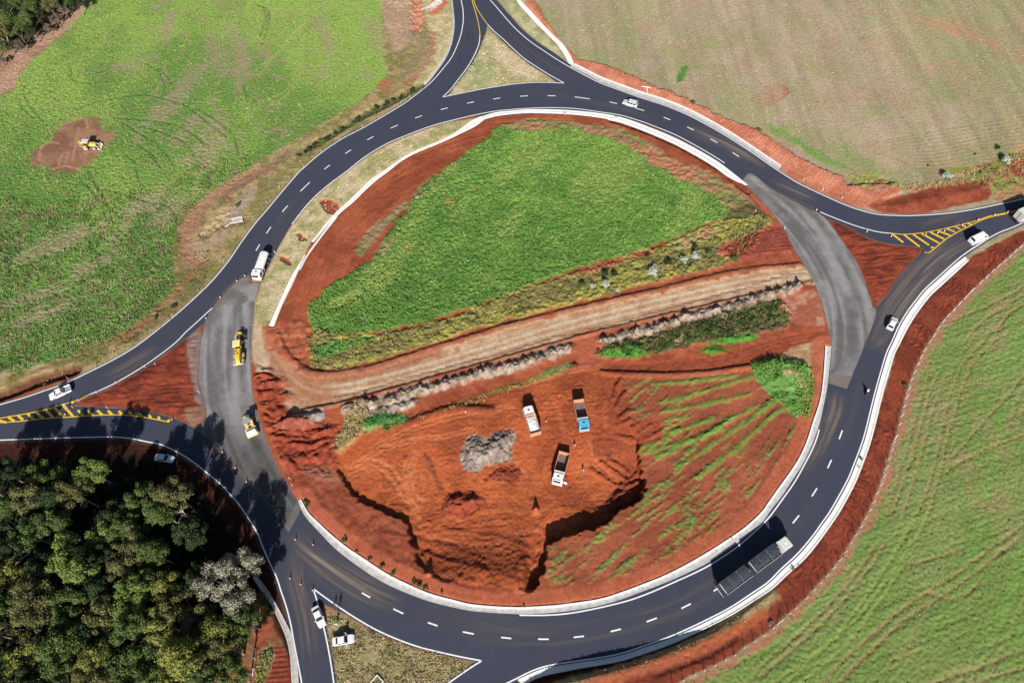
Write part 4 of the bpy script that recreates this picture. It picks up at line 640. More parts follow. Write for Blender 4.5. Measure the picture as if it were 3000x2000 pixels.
# ---------------------------------------------------------------- paved surfaces
def sheet(name, loops, z, step, m, colf=None, attr='wear', kind='structure'):
    vs = []; ed = []
    for Lp in loops:
        n0 = len(vs); n = len(Lp); vs += [Vector(map(float, p)) for p in Lp]; ed += [(n0+i, n0+(i+1) % n) for i in range(n)]
    P0 = loops[0]; xs = np.arange(P0[:, 0].min(), P0[:, 0].max(), step); ys = np.arange(P0[:, 1].min(), P0[:, 1].max(), step)
    a, b = np.meshgrid(xs, ys); a[1::2] += step/2; a, b = a.ravel(), b.ravel()
    k = inside(P0, a, b)
    for Lp in loops[1:]: k &= ~inside(Lp, a, b)
    a, b = a[k], b[k]; dm = np.full(a.shape, 1e9)
    for Lp in loops: dm = np.minimum(dm, dline(Lp, a, b, True))
    k = dm > step*.5; vs += [Vector((float(p), float(q))) for p, q in zip(a[k], b[k])]
    v, e, f, *_ = geometry.delaunay_2d_cdt(vs, ed, [], 0, 1e-4)
    V = np.array([tuple(p) for p in v]); Fa = np.array([q for q in f if len(q) == 3]); c = V[Fa].mean(1)
    k = inside(P0, c[:, 0], c[:, 1])
    for Lp in loops[1:]: k &= ~inside(Lp, c[:, 0], c[:, 1])
    Fa = Fa[k]; A_, B_, D_ = V[Fa[:, 0]], V[Fa[:, 1]], V[Fa[:, 2]]
    cr_ = (B_[:, 0]-A_[:, 0])*(D_[:, 1]-A_[:, 1])-(B_[:, 1]-A_[:, 1])*(D_[:, 0]-A_[:, 0]); Fa[cr_ < 0] = Fa[cr_ < 0][:, ::-1]
    me = np_mesh(name, np.c_[V, np.full(len(V), z)], Fa)
    if colf: col_attr(me, attr, colf(V[:, 0], V[:, 1]))
    return link(name, me, m, kind=kind)
DUST = [([(2890, 680), (2760, 760), (2660, 860), (2600, 950), (2560, 1040)], 3.5, .55), ([(2700, 770), (2620, 870), (2570, 960)], 1.2, .35), ([(850, 1560), (900, 1610), (980, 1670), (1080, 1730), (1180, 1775)], 2.2, .8), ([(850, 1600), (862, 1700), (890, 1800), (905, 1900), (915, 2000)], 1.6, .35), ([(880, 1640), (885, 1740), (900, 1850)], .7, .35), ([(470, 1010), (380, 1070), (290, 1120)], 1.6, .3), ([(2250, 500), (2180, 450), (2100, 410), (2000, 370)], 1.8, .5), ([(2250, 520), (2330, 560), (2400, 590)], 1.5, .5), ([(2425, 1130), (2440, 1190), (2410, 1260), (2380, 1330), (2330, 1400)], 1.6, .4), ([(2470, 1150), (2455, 1220), (2420, 1300), (2390, 1360)], .5, .5), ([(2450, 1140), (2440, 1200), (2415, 1260)], .5, .5), ([(2540, 1010), (2560, 1000), (2580, 970)], 2.0, .4), ([(735, 800), (745, 830), (720, 840), (690, 850)], 2.2, .5), ([(1440, 60), (1520, 130), (1600, 190), (1700, 250)], 1.6, .14), ([(1550, 270), (1700, 290), (1850, 325), (2000, 385)], .8, .16), ([(780, 740), (850, 640), (930, 560)], 1.4, .14), ([(1100, 1660), (1300, 1770), (1500, 1830), (1700, 1840)], 3, .10), ([(2690, 665), (2770, 640), (2850, 620)], 1.5, .2), ([(2780, 690), (2830, 640)], 1.0, .25)]
DUST += [([(1200, 1775), (1400, 1835), (1600, 1845), (1800, 1815), (2000, 1750), (2180, 1640), (2320, 1500)], .7, .16), ([(1200, 1805), (1400, 1868), (1600, 1882), (1800, 1852), (2010, 1785), (2200, 1672), (2350, 1520), (2430, 1380)], .7, .14), ([(1250, 385), (1400, 345), (1600, 335), (1800, 350)], .8, .14), ([(1330, 260), (1400, 150), (1385, 40)], .7, .12), ([(950, 500), (860, 590), (770, 710)], .7, .14), ([(2440, 1350), (2500, 1200), (2540, 1080)], .7, .16), ([(760, 815), (735, 815), (700, 830), (650, 880), (620, 925)], 1.3, .5), ([(2190, 535), (2300, 585), (2400, 630), (2440, 665)], 1.2, .55), ([(560, 1255), (640, 1330), (720, 1405), (800, 1495)], .8, .35)]
def road_col(x, y):
    n = fbm(x, y, 9, 91, 3); return np.tile(np.array(sr(64, 67, 82)), (len(x), 1))*.88*(.93+.14*n)[:, None]
road_m = cover_mat('asphalt', 'wear', .09, (9.0, .5), .12, .85, .3)
sheet('road', LOOPS, .0, .66, road_m, road_col)
film_m = bpy.data.materials.new('dust_film'); film_m.use_nodes = True; n_ = film_m.node_tree; p_ = n_.nodes['Principled BSDF']; at_ = n_.nodes.new('ShaderNodeAttribute'); at_.attribute_name = 'dust'
p_.inputs['Base Color'].default_value = (*sr(138, 124, 114), 1); p_.inputs['Roughness'].default_value = .95; p_.inputs['Specular IOR Level'].default_value = .1; n_.links.new(at_.outputs['Fac'], p_.inputs['Alpha'])
for q, (p, wd, k) in enumerate(DUST):
    P = cr(W(p), .45); nl = max(8, int(wd*4/.14)); N_ = normals(P); al = np.r_[0, np.cumsum(np.hypot(*np.diff(P, axis=0).T))]; lat = np.linspace(-2*wd, 2*wd, nl)
    V = (P[:, None, :]+N_[:, None, :]*lat[None, :, None]).reshape(-1, 2); la = np.tile(lat, len(P)); aa = np.repeat(al, nl)
    st_ = .55*vn(la/.28+50, aa/17, 97+q)+.45*vn(la/.75+50, aa/9, 98+q); en = np.clip(np.minimum(aa, al[-1]-aa)/max(2.5, al[-1]*.3), 0, 1)
    al_ = np.clip(np.exp(-(la/wd)**2)*k*(.25+1.15*ss(.35, .7, st_))*en*.9, 0, .9); al_[(np.abs(la) > 1.95*wd)] = 0
    ii = np.arange(len(P)*nl).reshape(len(P), nl); me_ = np_mesh('road_dust', np.c_[V, np.full(len(V), .0122+q*.00006)], np.stack([ii[:-1, 1:], ii[:-1, :-1], ii[1:, :-1], ii[1:, 1:]], -1).reshape(-1, 4)); col_attr(me_, 'dust', np.repeat(al_[:, None], 3, 1)); link('road_dust', me_, film_m, kind='structure')
BASE_L = [[(603, 934), (622, 902), (646, 873), (694, 826), (718, 810), (742, 806), (767, 818)], [(767, 818), (747, 876), (741, 940), (737, 1000), (734, 1048), (736.6, 1127), (741, 1165), (749, 1195), (762, 1242), (779, 1287), (798, 1338), (820, 1383), (842, 1421), (868, 1464)], [(868, 1464), (882, 1488), (846, 1560)], [(846, 1560), (826, 1530), (800, 1500), (750, 1436), (727, 1408), (695, 1370), (670, 1341), (638, 1306), (606, 1280), (572, 1256)], [(572, 1256), (604, 1222), (597, 1178.6), (585, 1127.6), (583, 1095), (585, 1048), (589, 1000), (599, 960), (603, 934)]]
BASE_R = [[(2174, 530), (2200, 508), (2250, 546), (2282, 566), (2314, 584), (2346, 600), (2371, 613), (2393, 622), (2417, 638)], [(2417, 638), (2440, 668), (2465, 703), (2487, 735), (2509, 770), (2525, 805), (2538, 843), (2551, 881), (2558, 903), (2567, 906)], [(2567, 906), (2564, 930), (2550, 969), (2537, 1000), (2518, 1048), (2495.5, 1102), (2479.6, 1137)], [(2479.6, 1137), (2428, 1121)], [(2428, 1121), (2431, 1089), (2435, 1048), (2437, 1013), (2435, 1000), (2428, 962), (2419, 924), (2406, 879), (2390, 838), (2374, 806), (2355, 771), (2333, 739), (2314, 704), (2298, 672), (2275, 637), (2232, 590), (2200, 556), (2174, 530)]]
def base_col(lo, hi, dirp, west):
    Pm = cr(W(dirp), 1.5)
    def f(x, y):
        d, al = dline(Pm, x, y, along=True); sg = np.where(inside(np.vstack([Pm, [[400, 60]], [[400, 200]]]), x, y), 1, -1)
        n = .45*vn(sg*d/.8, al/18, 71)+.35*vn(sg*d/1.7, al/11, 73)+.3*fbm(x, y, 2.4, 75, 3)
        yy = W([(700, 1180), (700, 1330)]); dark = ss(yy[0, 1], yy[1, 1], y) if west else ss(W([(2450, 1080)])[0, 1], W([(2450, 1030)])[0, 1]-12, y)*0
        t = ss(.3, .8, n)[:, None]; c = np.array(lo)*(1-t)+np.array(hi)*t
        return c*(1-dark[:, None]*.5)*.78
    return f
basem = cover_mat('primed_base_course', 'wear', .16, (8.0, 1.0), .35, .95, .15)
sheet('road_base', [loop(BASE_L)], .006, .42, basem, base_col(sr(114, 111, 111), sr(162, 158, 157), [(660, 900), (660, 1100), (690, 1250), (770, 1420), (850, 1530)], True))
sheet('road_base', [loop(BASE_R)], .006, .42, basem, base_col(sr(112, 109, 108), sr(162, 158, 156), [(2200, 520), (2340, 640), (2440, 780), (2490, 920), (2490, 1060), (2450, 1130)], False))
sheet('road_patch', [W([(2497, 1101), (2481, 1139), (2427, 1122), (2431, 1090)])], .010, .6, basem, lambda x, y: np.tile(sr(134, 124, 120), (len(x), 1))*.75)
sheet('road_patch', [W([(882, 1490), (846, 1558), (836, 1545), (868, 1470)])], .010, .6, basem, lambda x, y: np.tile(sr(120, 114, 110), (len(x), 1))*.75)

def ribbon(name, P, wd, z, m, kind='structure', parent=None):
    a, b = off(P, wd/2), off(P, -wd/2); n = len(P)
    return link(name, np_mesh(name, np.c_[np.r_[a, b], np.full(2*n, z)], [(i+n, i+n+1, i+1, i) for i in range(n-1)]), m, parent, kind)
WL, YL = M['white_line'], M['yellow_line']; LW = .26
RING_W = T(750, 0, [(2352, 1008), (2200, 1022), (2000, 1060), (1800, 1107), (1600, 1162), (1400, 1237), (1200, 1322), (1000, 1442), (820, 1560)])[::-1]
for p in (TL_LINE, [(418+462, 500)]+L_LINE, G_LINE, H_LINE, BT_LINE, BR_LINE, I_LINE, D_LINE,
          [(1406, 103.6), (1403.7, 127.6), (1394, 153), (1381, 178.6), (1365, 204), (1343, 232.8), (1321, 261.5), (1297, 284.8)], [(1297, 284.8), (1356, 272.6), (1419.6, 260), (1500, 247.5), (1548, 243), (1596, 242), (1653, 244)],
          [(1429, 73), (1451.5, 95.7), (1474, 115), (1500, 140), (1532, 169), (1563.8, 191), (1605, 217), (1653, 244)],
          [(622, 902), (574, 946), (542, 975), (518, 1000), (478, 1032), (414.5, 1076.5), (341, 1119.6), (284, 1146.7), (264.7, 1154)], [(2403, 621), (2441, 637), (2505, 661), (2569, 678.6), (2613.5, 684)],
          [(855, 657), (893, 608), (929, 570), (967, 538), (1018, 500)]+RING_W[1:]+[(1500, 321), (1563, 317), (1627, 316), (1691, 319), (1755, 328), (1819, 338), (1882, 357), (1914, 369), (1978, 395), (2042, 429), (2090, 457), (2123, 478)],
          [(1522, 1801), (1595.7, 1801), (1659, 1796.6), (1723, 1786), (1787, 1772), (1851, 1755), (1914.5, 1731), (1978, 1703), (2042, 1674), (2090, 1648), (2154, 1605), (2201.5, 1565), (2250, 1518), (2298, 1454), (2330, 1408), (2358, 1358), (2381, 1313), (2393.5, 1281), (2400, 1258)]):
    ribbon('road_marking', cr(W(p), .8), LW, .014, WL)
for ox, oy, prs in ((750, 0, [((2180, 912), (2243, 902)), ((1940, 950), (2002, 937)), ((1698, 1009), (1762, 992)), ((1462, 1086), (1527, 1064)), ((1238, 1179), (1303, 1150)), ((1022, 1286), (1080, 1256)), ((820, 1412), (873, 1378)), ((628, 1555), (678, 1517))]),
                    (1500, 0, [((75, 886), (145, 882)), ((327, 881), (400, 882)), ((577, 892), (715, 910)), ((897, 938), (966, 953)), ((1140, 997), (1215, 1018)), ((1393, 1078), (1453, 1103)), ((1610, 1168), (1671, 1197)), ((1824, 1277), (1887, 1312)), ((2027, 1402), (2085, 1441))]),
                    (750, 500, [((408, 190), (494, 106)), ((242, 378), (290, 322)), ((95, 577), (138, 516)), ((0, 735), (34, 678))]),
                    (750, 1500, [((972, 738), (1050, 782)), ((1262, 886), (1354, 929)), ((1579, 1011), (1668, 1041)), ((1900, 1096), (2001, 1116)), ((2252, 1147), (2345, 1157))]),
                    (1500, 1500, [((239, 1163), (337, 1164)), ((567, 1147), (661, 1136)), ((906, 1094), (1000, 1071)), ((1237, 1004), (1331, 969)), ((1556, 882), (1643, 838)), ((1853, 722), (1935, 672))]),
                    (2250, 1000, [((654, 896), (683, 815)), ((548, 1162), (583, 1086)), ((403, 1421), (450, 1347))]), (2250, 1500, [((226, 101), (286, 27))])):
    for a, b in prs: ribbon('road_marking', cr(W(T(ox, oy, [a, b])), .7), .28, .014, WL)
for p in ([(1380, -40), (1383, 0), (1391, 28.7), (1399, 57), (1405, 89), (1406, 103.6)], [(1382, -40), (1387.8, 0), (1397, 25.5), (1413, 51), (1429, 73)], [(264.7, 1154), (223, 1174), (178.6, 1185), (127.6, 1201), (64, 1213.6), (25.5, 1220), (0, 1225), (-60, 1235)],
          [(-60, 1243), (0, 1237.6), (64, 1233), (127.6, 1226), (191, 1222), (255, 1217.5), (303, 1215), (351, 1215), (398.6, 1218), (446, 1226), (496, 1236)], [(2613.5, 684), (2648.6, 686.5), (2696, 683), (2744, 675), (2792, 664), (2856, 648), (2903.7, 632), (2951.5, 623), (3060, 596)],
          [(2708, 739.5), (2722, 740), (2747.4, 720), (2776, 697.7), (2808, 678.6), (2840, 662.6), (2888, 640), (2951.5, 625), (3060, 598)]):
    ribbon('road_marking', cr(W(p), .8), .24, .014, YL)
for ox, oy, prs in ((0, 1000, [((75, 692), (132, 733)), ((163, 677), (212, 720)), ((253, 662), (308, 714)), ((330, 647), (398, 706)), ((418, 624), (490, 700)), ((494, 603), (585, 695)), ((575, 580), (672, 688)), ((716, 630), (760, 683)), ((808, 630), (851, 680)), ((893, 632), (941, 675)), ((992, 634), (1032, 673)), ((1092, 637), (1122, 673)), ((1187, 644), (1212, 676)), ((1277, 657), (1303, 688)), ((1362, 669), (1388, 700)), ((1452, 690), (1468, 714)), ((1545, 717), (1556, 737)), ((655, 552), (678, 563)), ((-20, 722), (60, 745))]),
                    (2250, 500, [((1143, 582), (1243, 660)), ((1248, 587), (1393, 698)), ((1333, 585), (1480, 685)), ((1413, 579), (1576, 668)), ((1493, 567), (1622, 630)), ((1563, 554), (1677, 596)), ((1643, 532), (1718, 563)), ((1718, 512), (1768, 538)), ((1775, 500), (1818, 515)), ((1835, 483), (1868, 498)), ((1495, 706), (1528, 706))])):
    for a, b in prs:
        q = W(T(ox, oy, [a, b])); ribbon('road_marking', cr(q, .7), .55, .010, YL)
# ---------------------------------------------------------------- concrete gutters with a raised kerb
def gutter(name, A_, B_, zt=.14, m='concrete', z0=.02, floor=False):
    a, b = cr(W(A_), .8), cr(W(B_), .8); n = max(len(a), len(b), 2)
    def rs(P):
        s_ = np.r_[0, np.cumsum(np.hypot(*np.diff(P, axis=0).T))]; t = np.linspace(0, s_[-1], n); return np.c_[np.interp(t, s_, P[:, 0]), np.interp(t, s_, P[:, 1])]
    a, b = rs(a), rs(b); mb = MB(); rings = []
    for p, q in zip(a, b):
        pr = [(0, z0-.3), (0, z0+.03), (.30, z0), (.62, z0+.02), (.78, zt-.01), (.80, zt), (1, zt), (1, z0-.5)]
        rings.append([(p[0]*(1-t)+q[0]*t, p[1]*(1-t)+q[1]*t, z) for t, z in pr])
    mb.loft(rings); o = mb.build(name, [M[m], M['gutter_floor'] if floor else M[m]]); o['kind'] = 'structure'
    for p in o.data.polygons:
        if p.index < (len(rings)-1)*8 and p.index % 8 < 4: p.material_index = 1
    return o
for nm, a_, b_, kw in GUT: gutter(nm, a_, b_, **kw)
# ---------------------------------------------------------------- vegetation
def leaf_mat(name, col, col2, hue=.0):
    m = bpy.data.materials.new(name); m.use_nodes = True; n = m.node_tree; p = n.nodes['Principled BSDF']
    at = n.nodes.new('ShaderNodeAttribute'); at.attribute_name = 'tone'
    oi = n.nodes.new('ShaderNodeObjectInfo')
    tc = n.nodes.new('ShaderNodeTexCoord'); no = n.nodes.new('ShaderNodeTexNoise'); no.inputs['Scale'].default_value = .55; no.inputs['Detail'].default_value = 3
    n.links.new(tc.outputs['Object'], no.inputs['Vector'])
    ad = n.nodes.new('ShaderNodeMath'); ad.operation = 'MULTIPLY_ADD'; ad.inputs[1].default_value = 1.6; ad.inputs[2].default_value = -.55
    n.links.new(no.outputs['Fac'], ad.inputs[0])
    a2 = n.nodes.new('ShaderNodeMath'); a2.operation = 'MULTIPLY_ADD'; a2.inputs[1].default_value = .6; n.links.new(oi.outputs['Random'], a2.inputs[0]); n.links.new(ad.outputs[0], a2.inputs[2]); a2.use_clamp = True
    mx = n.nodes.new('ShaderNodeMix'); mx.data_type = 'RGBA'; mx.inputs[6].default_value = (*[c*.84 for c in col], 1); mx.inputs[7].default_value = (*[c*.84 for c in col2], 1); n.links.new(a2.outputs[0], mx.inputs[0])
    m2 = n.nodes.new('ShaderNodeMix'); m2.data_type = 'RGBA'; m2.blend_type = 'MULTIPLY'; m2.inputs[0].default_value = 1; n.links.new(mx.outputs[2], m2.inputs[6]); n.links.new(at.outputs['Color'], m2.inputs[7])
    n.links.new(m2.outputs[2], p.inputs['Base Color']); p.inputs['Roughness'].default_value = .7; p.inputs['Specular IOR Level'].default_value = .25
    return m
LM = {'bright green': leaf_mat('bright_foliage', (.14, .21, .045), (.19, .25, .055)), 'mid green': leaf_mat('mid_foliage', (.075, .125, .030), (.12, .165, .042)), 'olive': leaf_mat('olive_foliage', (.125, .130, .042), (.175, .165, .060)),
      'dark green': leaf_mat('dark_foliage', (.028, .050, .018), (.045, .070, .022)), 'yellow-green': leaf_mat('yellow_foliage', (.20, .22, .045), (.26, .27, .06)), 'grey-green': leaf_mat('grey_foliage', (.27, .26, .18), (.35, .33, .24)),
      'white-leaved': leaf_mat('white_foliage', (.46, .52, .40), (.60, .64, .50)), 'pale brown': leaf_mat('brown_foliage', (.16, .125, .085), (.21, .165, .115))}
def leaves(blobs, n, size, r, up=.35, flat=1.0):
    V = []; tn = []
    tot = sum(b[3]**2 for b in blobs)
    for bx, by, bz, br in blobs:
        k = max(6, int(n*br**2/tot)); d = r.normal(size=(k, 3)); d /= np.linalg.norm(d, axis=1)[:, None]
        d[:, 2] = np.abs(d[:, 2])*np.where(r.random(k) < .78, 1, -1)
        rad = br*(r.random(k)**.28)*(1+.22*r.normal(size=k)*.5); c = np.array([bx, by, bz])+d*rad[:, None]*[1, 1, flat]
        nn = d+r.normal(size=(k, 3))*.55+[0, 0, up]; nn /= np.linalg.norm(nn, axis=1)[:, None]
        a = np.cross(nn, r.normal(size=(k, 3))); a /= np.linalg.norm(a, axis=1)[:, None]; b = np.cross(nn, a)
        s = (size*r.uniform(.6, 1.35, k))[:, None]
        V.append(np.stack([c-a*s*.5, c+b*s*.3+nn*s*.08, c+a*s*.55, c-b*s*.3], 1)); tn.append(np.clip(r.normal(1, .2, k), .5, 1.6))
    V = np.concatenate(V); tn = np.concatenate(tn); m = len(V)
    return V.reshape(-1, 3), np.arange(m*4).reshape(m, 4), np.repeat(tn, 4)
def leaf_mesh(name, V, Fc, tn):
    me = np_mesh(name, V, Fc); col_attr(me, 'tone', np.repeat(tn[:, None], 3, 1)); return me
def tree_model(seed, Rc=4.0, zc=6.6, nb=20, n=3600, size=.42, flat=.8, spread=.8, br=(.26, .46)):
    r = np.random.default_rng(seed); blobs = []
    for i in range(nb):
        a = r.uniform(0, 6.28); q = Rc*spread*math.sqrt(r.random()); z = zc+r.uniform(-1, 1)*Rc*.42*flat+(1-(q/Rc)**2)*Rc*.45
        blobs.append((q*math.cos(a), q*math.sin(a)*r.uniform(.8, 1), z, Rc*r.uniform(*br)))
    V, Fc, tn = leaves(blobs, n, size, r, flat=.85)
    crown = leaf_mesh('crown', V, Fc, tn)
    t = MB(); lean = r.normal(0, .25, 2); top = Vector((lean[0], lean[1], zc*.72))
    t.tube([(0, 0, -.4), (0, 0, .4), (lean[0]*.4, lean[1]*.4, zc*.35), top], [.34, .24, .19, .14], 7)
    for bx, by, bz, b_ in blobs[:7]:
        mid = (top+Vector((bx, by, bz)))/2+Vector((0, 0, -.3)); t.tube([top*(.7+.05*(b_ % 1)), mid, (bx, by, bz)], [.12, .08, .03], 5)
    o = t.build('trunk', M['bark']); tm = o.data; bpy.data.objects.remove(o)
    return tm, crown
def plant(name, model, kind, loc, rz, sc, label, cat, group, dead=False):
    o = thing(name, label, cat, loc, rz, group); o.scale = (sc, sc, sc*random.uniform(.92, 1.1))
    tm, cm = model
    if tm: link('trunk', tm, None, o)
    if not cm.materials: cm.materials.append(LM[kind])
    c = link('crown', cm, None, o); c.material_slots[0].link = 'OBJECT'; c.material_slots[0].material = LM[kind]
    return o
TREE = [tree_model(100+i, nb=24+3*(i % 4), n=5600, size=.36, spread=.85+.06*(i % 3), br=(.16, .34+.04*(i % 2))) for i in range(7)]
FINE = [tree_model(200+i, nb=26, n=5200, size=.30, spread=.85, br=(.18, .32)) for i in range(3)]
THIN = [tree_model(300+i, nb=24, n=2600, size=.30, spread=.9, br=(.16, .28)) for i in range(2)]
BRG, MID, OLV, DRK, YEL, GRY = 'bright green', 'mid green', 'olive', 'dark green', 'yellow-green', 'grey-green'
WOODS = [(92, 1564, 29, MID), (159, 1535, 24, MID), (206, 1612, 46, BRG), (304, 1572, 30, BRG), (222, 1655, 52, BRG), (375, 1545, 28, MID), (380, 1585, 29, OLV), (411, 1630, 30, OLV), (456, 1621, 22, MID), (363, 1668, 28, OLV), (14, 1682, 40, YEL), (76, 1706, 36, OLV), (125, 1665, 28, DRK), (105, 1757, 52, OLV), (30, 1773, 42, MID), (96, 1814, 50, OLV), (217, 1771, 46, MID), (205, 1821, 38, MID), (312, 1797, 44, OLV), (290, 1718, 38, DRK), (389, 1722, 34, BRG), (432, 1716, 32, BRG), (383, 1772, 42, BRG), (492, 1722, 38, YEL), (526, 1774, 46, OLV), (392, 1836, 48, MID), (474, 1828, 46, YEL), (188, 1892, 50, MID), (185, 1962, 42, MID), (408, 1930, 46, MID), (358, 1958, 40, MID), (286, 1926, 26, YEL), (318, 1978, 38, OLV), (540, 1930, 56, YEL), (497, 1882, 44, OLV), (608, 1908, 44, OLV), (668, 1900, 40, OLV), (715, 1822, 28, MID), (78, 1934, 24, YEL), (18, 1925, 38, DRK), (95, 1985, 36, DRK),
         (274, 1385, 38, BRG), (221, 1446, 42, OLV), (90, 1452, 42, OLV), (14, 1385, 30, DRK), (137, 1390, 26, MID), (420, 1462, 30, MID), (512, 1452, 44, OLV), (16, 1490, 24, MID), (150, 1460, 26, DRK), (345, 1512, 26, DRK), (470, 1500, 30, MID), (440, 1990, 44, MID), (520, 2000, 44, YEL), (250, 2010, 40, OLV), (600, 1985, 40, MID), (130, 2040, 44, MID), (20, 2030, 40, OLV), (380, 2050, 46, OLV), (-40, 1600, 44, MID), (-50, 1850, 46, OLV), (-45, 1430, 40, MID), (-50, 1960, 40, MID), (270, 1850, 32, DRK), (590, 1820, 34, OLV), (640, 1840, 30, YEL), (560, 1560, 24, DRK), (30, 1600, 28, DRK), (300, 1640, 24, DRK), (590, 1700, 24, DRK), (690, 1960, 26, MID),
         (640, 1700, 52, GRY), (712, 1655, 44, GRY), (700, 1750, 48, GRY)]
ROWS = ['row nearest the shaded road', 'second row from the road', 'third row from the road', 'fourth row from the road', 'fifth row from the road', 'row along the bottom edge']
ORD = ['leftmost', 'second', 'third', 'fourth', 'fifth', 'sixth', 'seventh', 'eighth', 'ninth', 'tenth', 'eleventh', 'twelfth', 'thirteenth', 'fourteenth', 'fifteenth', 'sixteenth', 'seventeenth', 'eighteenth', 'nineteenth', 'twentieth', 'twenty-first', 'twenty-second', 'twenty-third', 'twenty-fourth', 'twenty-fifth', 'twenty-sixth', 'twenty-seventh', 'twenty-eighth', 'twenty-ninth', 'thirtieth']
def nth(i): return ORD[i]+('' if i == 0 else ' from the left')
rows = {}
for t_ in WOODS:
    k = 0 if t_[1] < 1475 else 1 if t_[1] < 1600 else 2 if t_[1] < 1710 else 3 if t_[1] < 1800 else 4 if t_[1] < 1900 else 5
    rows.setdefault(k, []).append(t_)
n_ = 0
for k in sorted(rows):
    for i, (x, y, r, kd) in enumerate(sorted(rows[k])):
        zc = 7.5 if r > 30 else 6.5
        a = g2((x, y), zc); b = g2((x+r, y), zc); rm = (b-a).length; s_ = max(.85, min(1.6, rm/4.0*1.21)); zc = 6.9*s_*1.42
        a = g2((x, y), zc); mdl = (FINE if kd == GRY else THIN+FINE if kd in (OLV,) and i % 2 else TREE); mdl = mdl[(n_*5+i) % len(mdl)]
        plant('broadleaf_tree', mdl, kd, (a.x, a.y, zat(a.x, a.y)), random.uniform(0, 6.28), s_, f'{kd} tree of the wood, {nth(i)} in {ROWS[k]}', 'tree', 'trees of the wood beside the left exit').scale.z = s_*1.42; n_ += 1
# wood in the top left corner
TOPW = [(18, 20, 30, DRK), (62, 16, 26, MID), (104, 34, 26, MID), (146, 22, 24, OLV), (30, 66, 30, MID), (80, 72, 26, MID), (112, 56, 20, DRK), (16, 112, 26, OLV), (56, 100, 22, MID), (96, 98, 18, DRK), (226, 14, 20, DRK), (205, 2, 18, MID), (14, 150, 18, OLV), (0, 180, 12, 'pale brown'), (165, 60, 14, 'pale brown'), (190, 35, 14, 'pale brown'), (140, 85, 12, 'pale brown'), (60, 140, 14, 'pale brown'), (-30, 60, 30, MID), (-30, 130, 26, DRK), (60, -30, 30, MID), (140, -25, 28, DRK)]
for i, (x, y, r, kd) in enumerate(sorted(TOPW)):
    a = g2((x, y), 3.5); rm = (g2((x+r, y), 3.5)-a).length; s_ = max(.3, min(.9, rm/4*1.15)); a = g2((x, y), 6.0*s_)
    plant('bushy_tree', (FINE+TREE)[i % 9], kd, (a.x, a.y, zat(a.x, a.y)), random.uniform(0, 6.28), s_, f'{kd} bushy tree in the top left corner thicket, {nth(i)}', 'tree', 'thicket in the top left corner')
# dead pale trees
def dead_tree(name, x, y, h, label, seed):
    r = random.Random(seed); p = g2((x, y), h*.7); o = thing(name, label, 'dead tree', (p.x, p.y, zat(p.x, p.y)), 0, None)
    mb = MB(); br = MB()
    mb.tube([(0, 0, -.3), (.1, .1, h*.35), (.2, 0, h*.6)], [.22, .16, .12], 6)
    def grow(p, d, L, rad, lev):
        q = p+d*L; br.tube([p, (p+q)/2+Vector((r.uniform(-.1, .1), r.uniform(-.1, .1), .05))*L, q], [rad, rad*.8, rad*.5], 5)
        if lev:
            for _ in range(3): grow(q, (d+Vector((r.uniform(-.8, .8), r.uniform(-.8, .8), r.uniform(-.3, .5)))).normalized(), L*.68, rad*.55, lev-1)
    for _ in range(5): grow(Vector((.2, 0, h*.58)), Vector((r.uniform(-1, 1), r.uniform(-1, 1), r.uniform(.2, .8))).normalized(), h*.2, .1, 2)
    mb.build('trunk', M['pale_bark'], o); br.build('branches', M['pale_bark'], o)
dead_tree('dead_tree', 545, 1512, 9, 'bare pale dead tree at the wood edge nearest the parked car', 1)
dead_tree('dead_tree', 30, 1655, 9, 'bare white-branched dead tree at the left frame edge', 2)
dead_tree('dead_tree', 160, 1818, 8.5, 'bare leaning dead tree between olive crowns low in the wood', 3)
# shrubs
def shrub_model(seed, Rc=1.0, n=420, size=.26, nb=7):
    r = np.random.default_rng(seed); bl = [(r.normal(0, .38), r.normal(0, .38), r.uniform(.35, .8), r.uniform(.32, .55)) for _ in range(nb)]
    V, Fc, tn = leaves(bl, n, size, r); cm = leaf_mesh('crown', V, Fc, tn)
    t = MB()
    for bx, by, bz, _ in bl[:4]: t.tube([(0, 0, -.15), (bx*.5, by*.5, bz*.6), (bx, by, bz)], [.05, .035, .015], 5)
    o = t.build('trunk', M['bark']); tm = o.data; bpy.data.objects.remove(o); return tm, cm
SHRUB = [shrub_model(400+i) for i in range(5)]; BIGS = [shrub_model(420+i, n=900, size=.19, nb=12) for i in range(3)]
def shrub(x, y, rpx, kd, label, group, models=None, i=0, h=.5):
    a = g2((x, y), h); rm = (g2((x+rpx, y), h)-a).length; md = (models or SHRUB)[i % len(models or SHRUB)]
    plant('shrub', md, kd, (a.x, a.y, zat(a.x, a.y)-.05), random.uniform(0, 6.28), rm*.95, label, 'shrub', group)
P = cr(W([(886, 444), (950, 404), (1056, 342), (1150, 294), (1228, 254)]), .5); i = 0
for k in range(0, len(P), 5):
    q = P[k]; rr = random.uniform(.55, 1.25); kd = random.choice([DRK, DRK, MID, OLV, DRK])
    plant('shrub', SHRUB[i % 5], kd, (q[0]+random.gauss(0, .5), q[1]+random.gauss(0, .45), zat(q[0], q[1])-.05), random.uniform(0, 6.28), rr, 'dark green shrub in the ditch hedge beside the upper left road', 'shrub', 'shrubs of the roadside ditch hedge'); i += 1
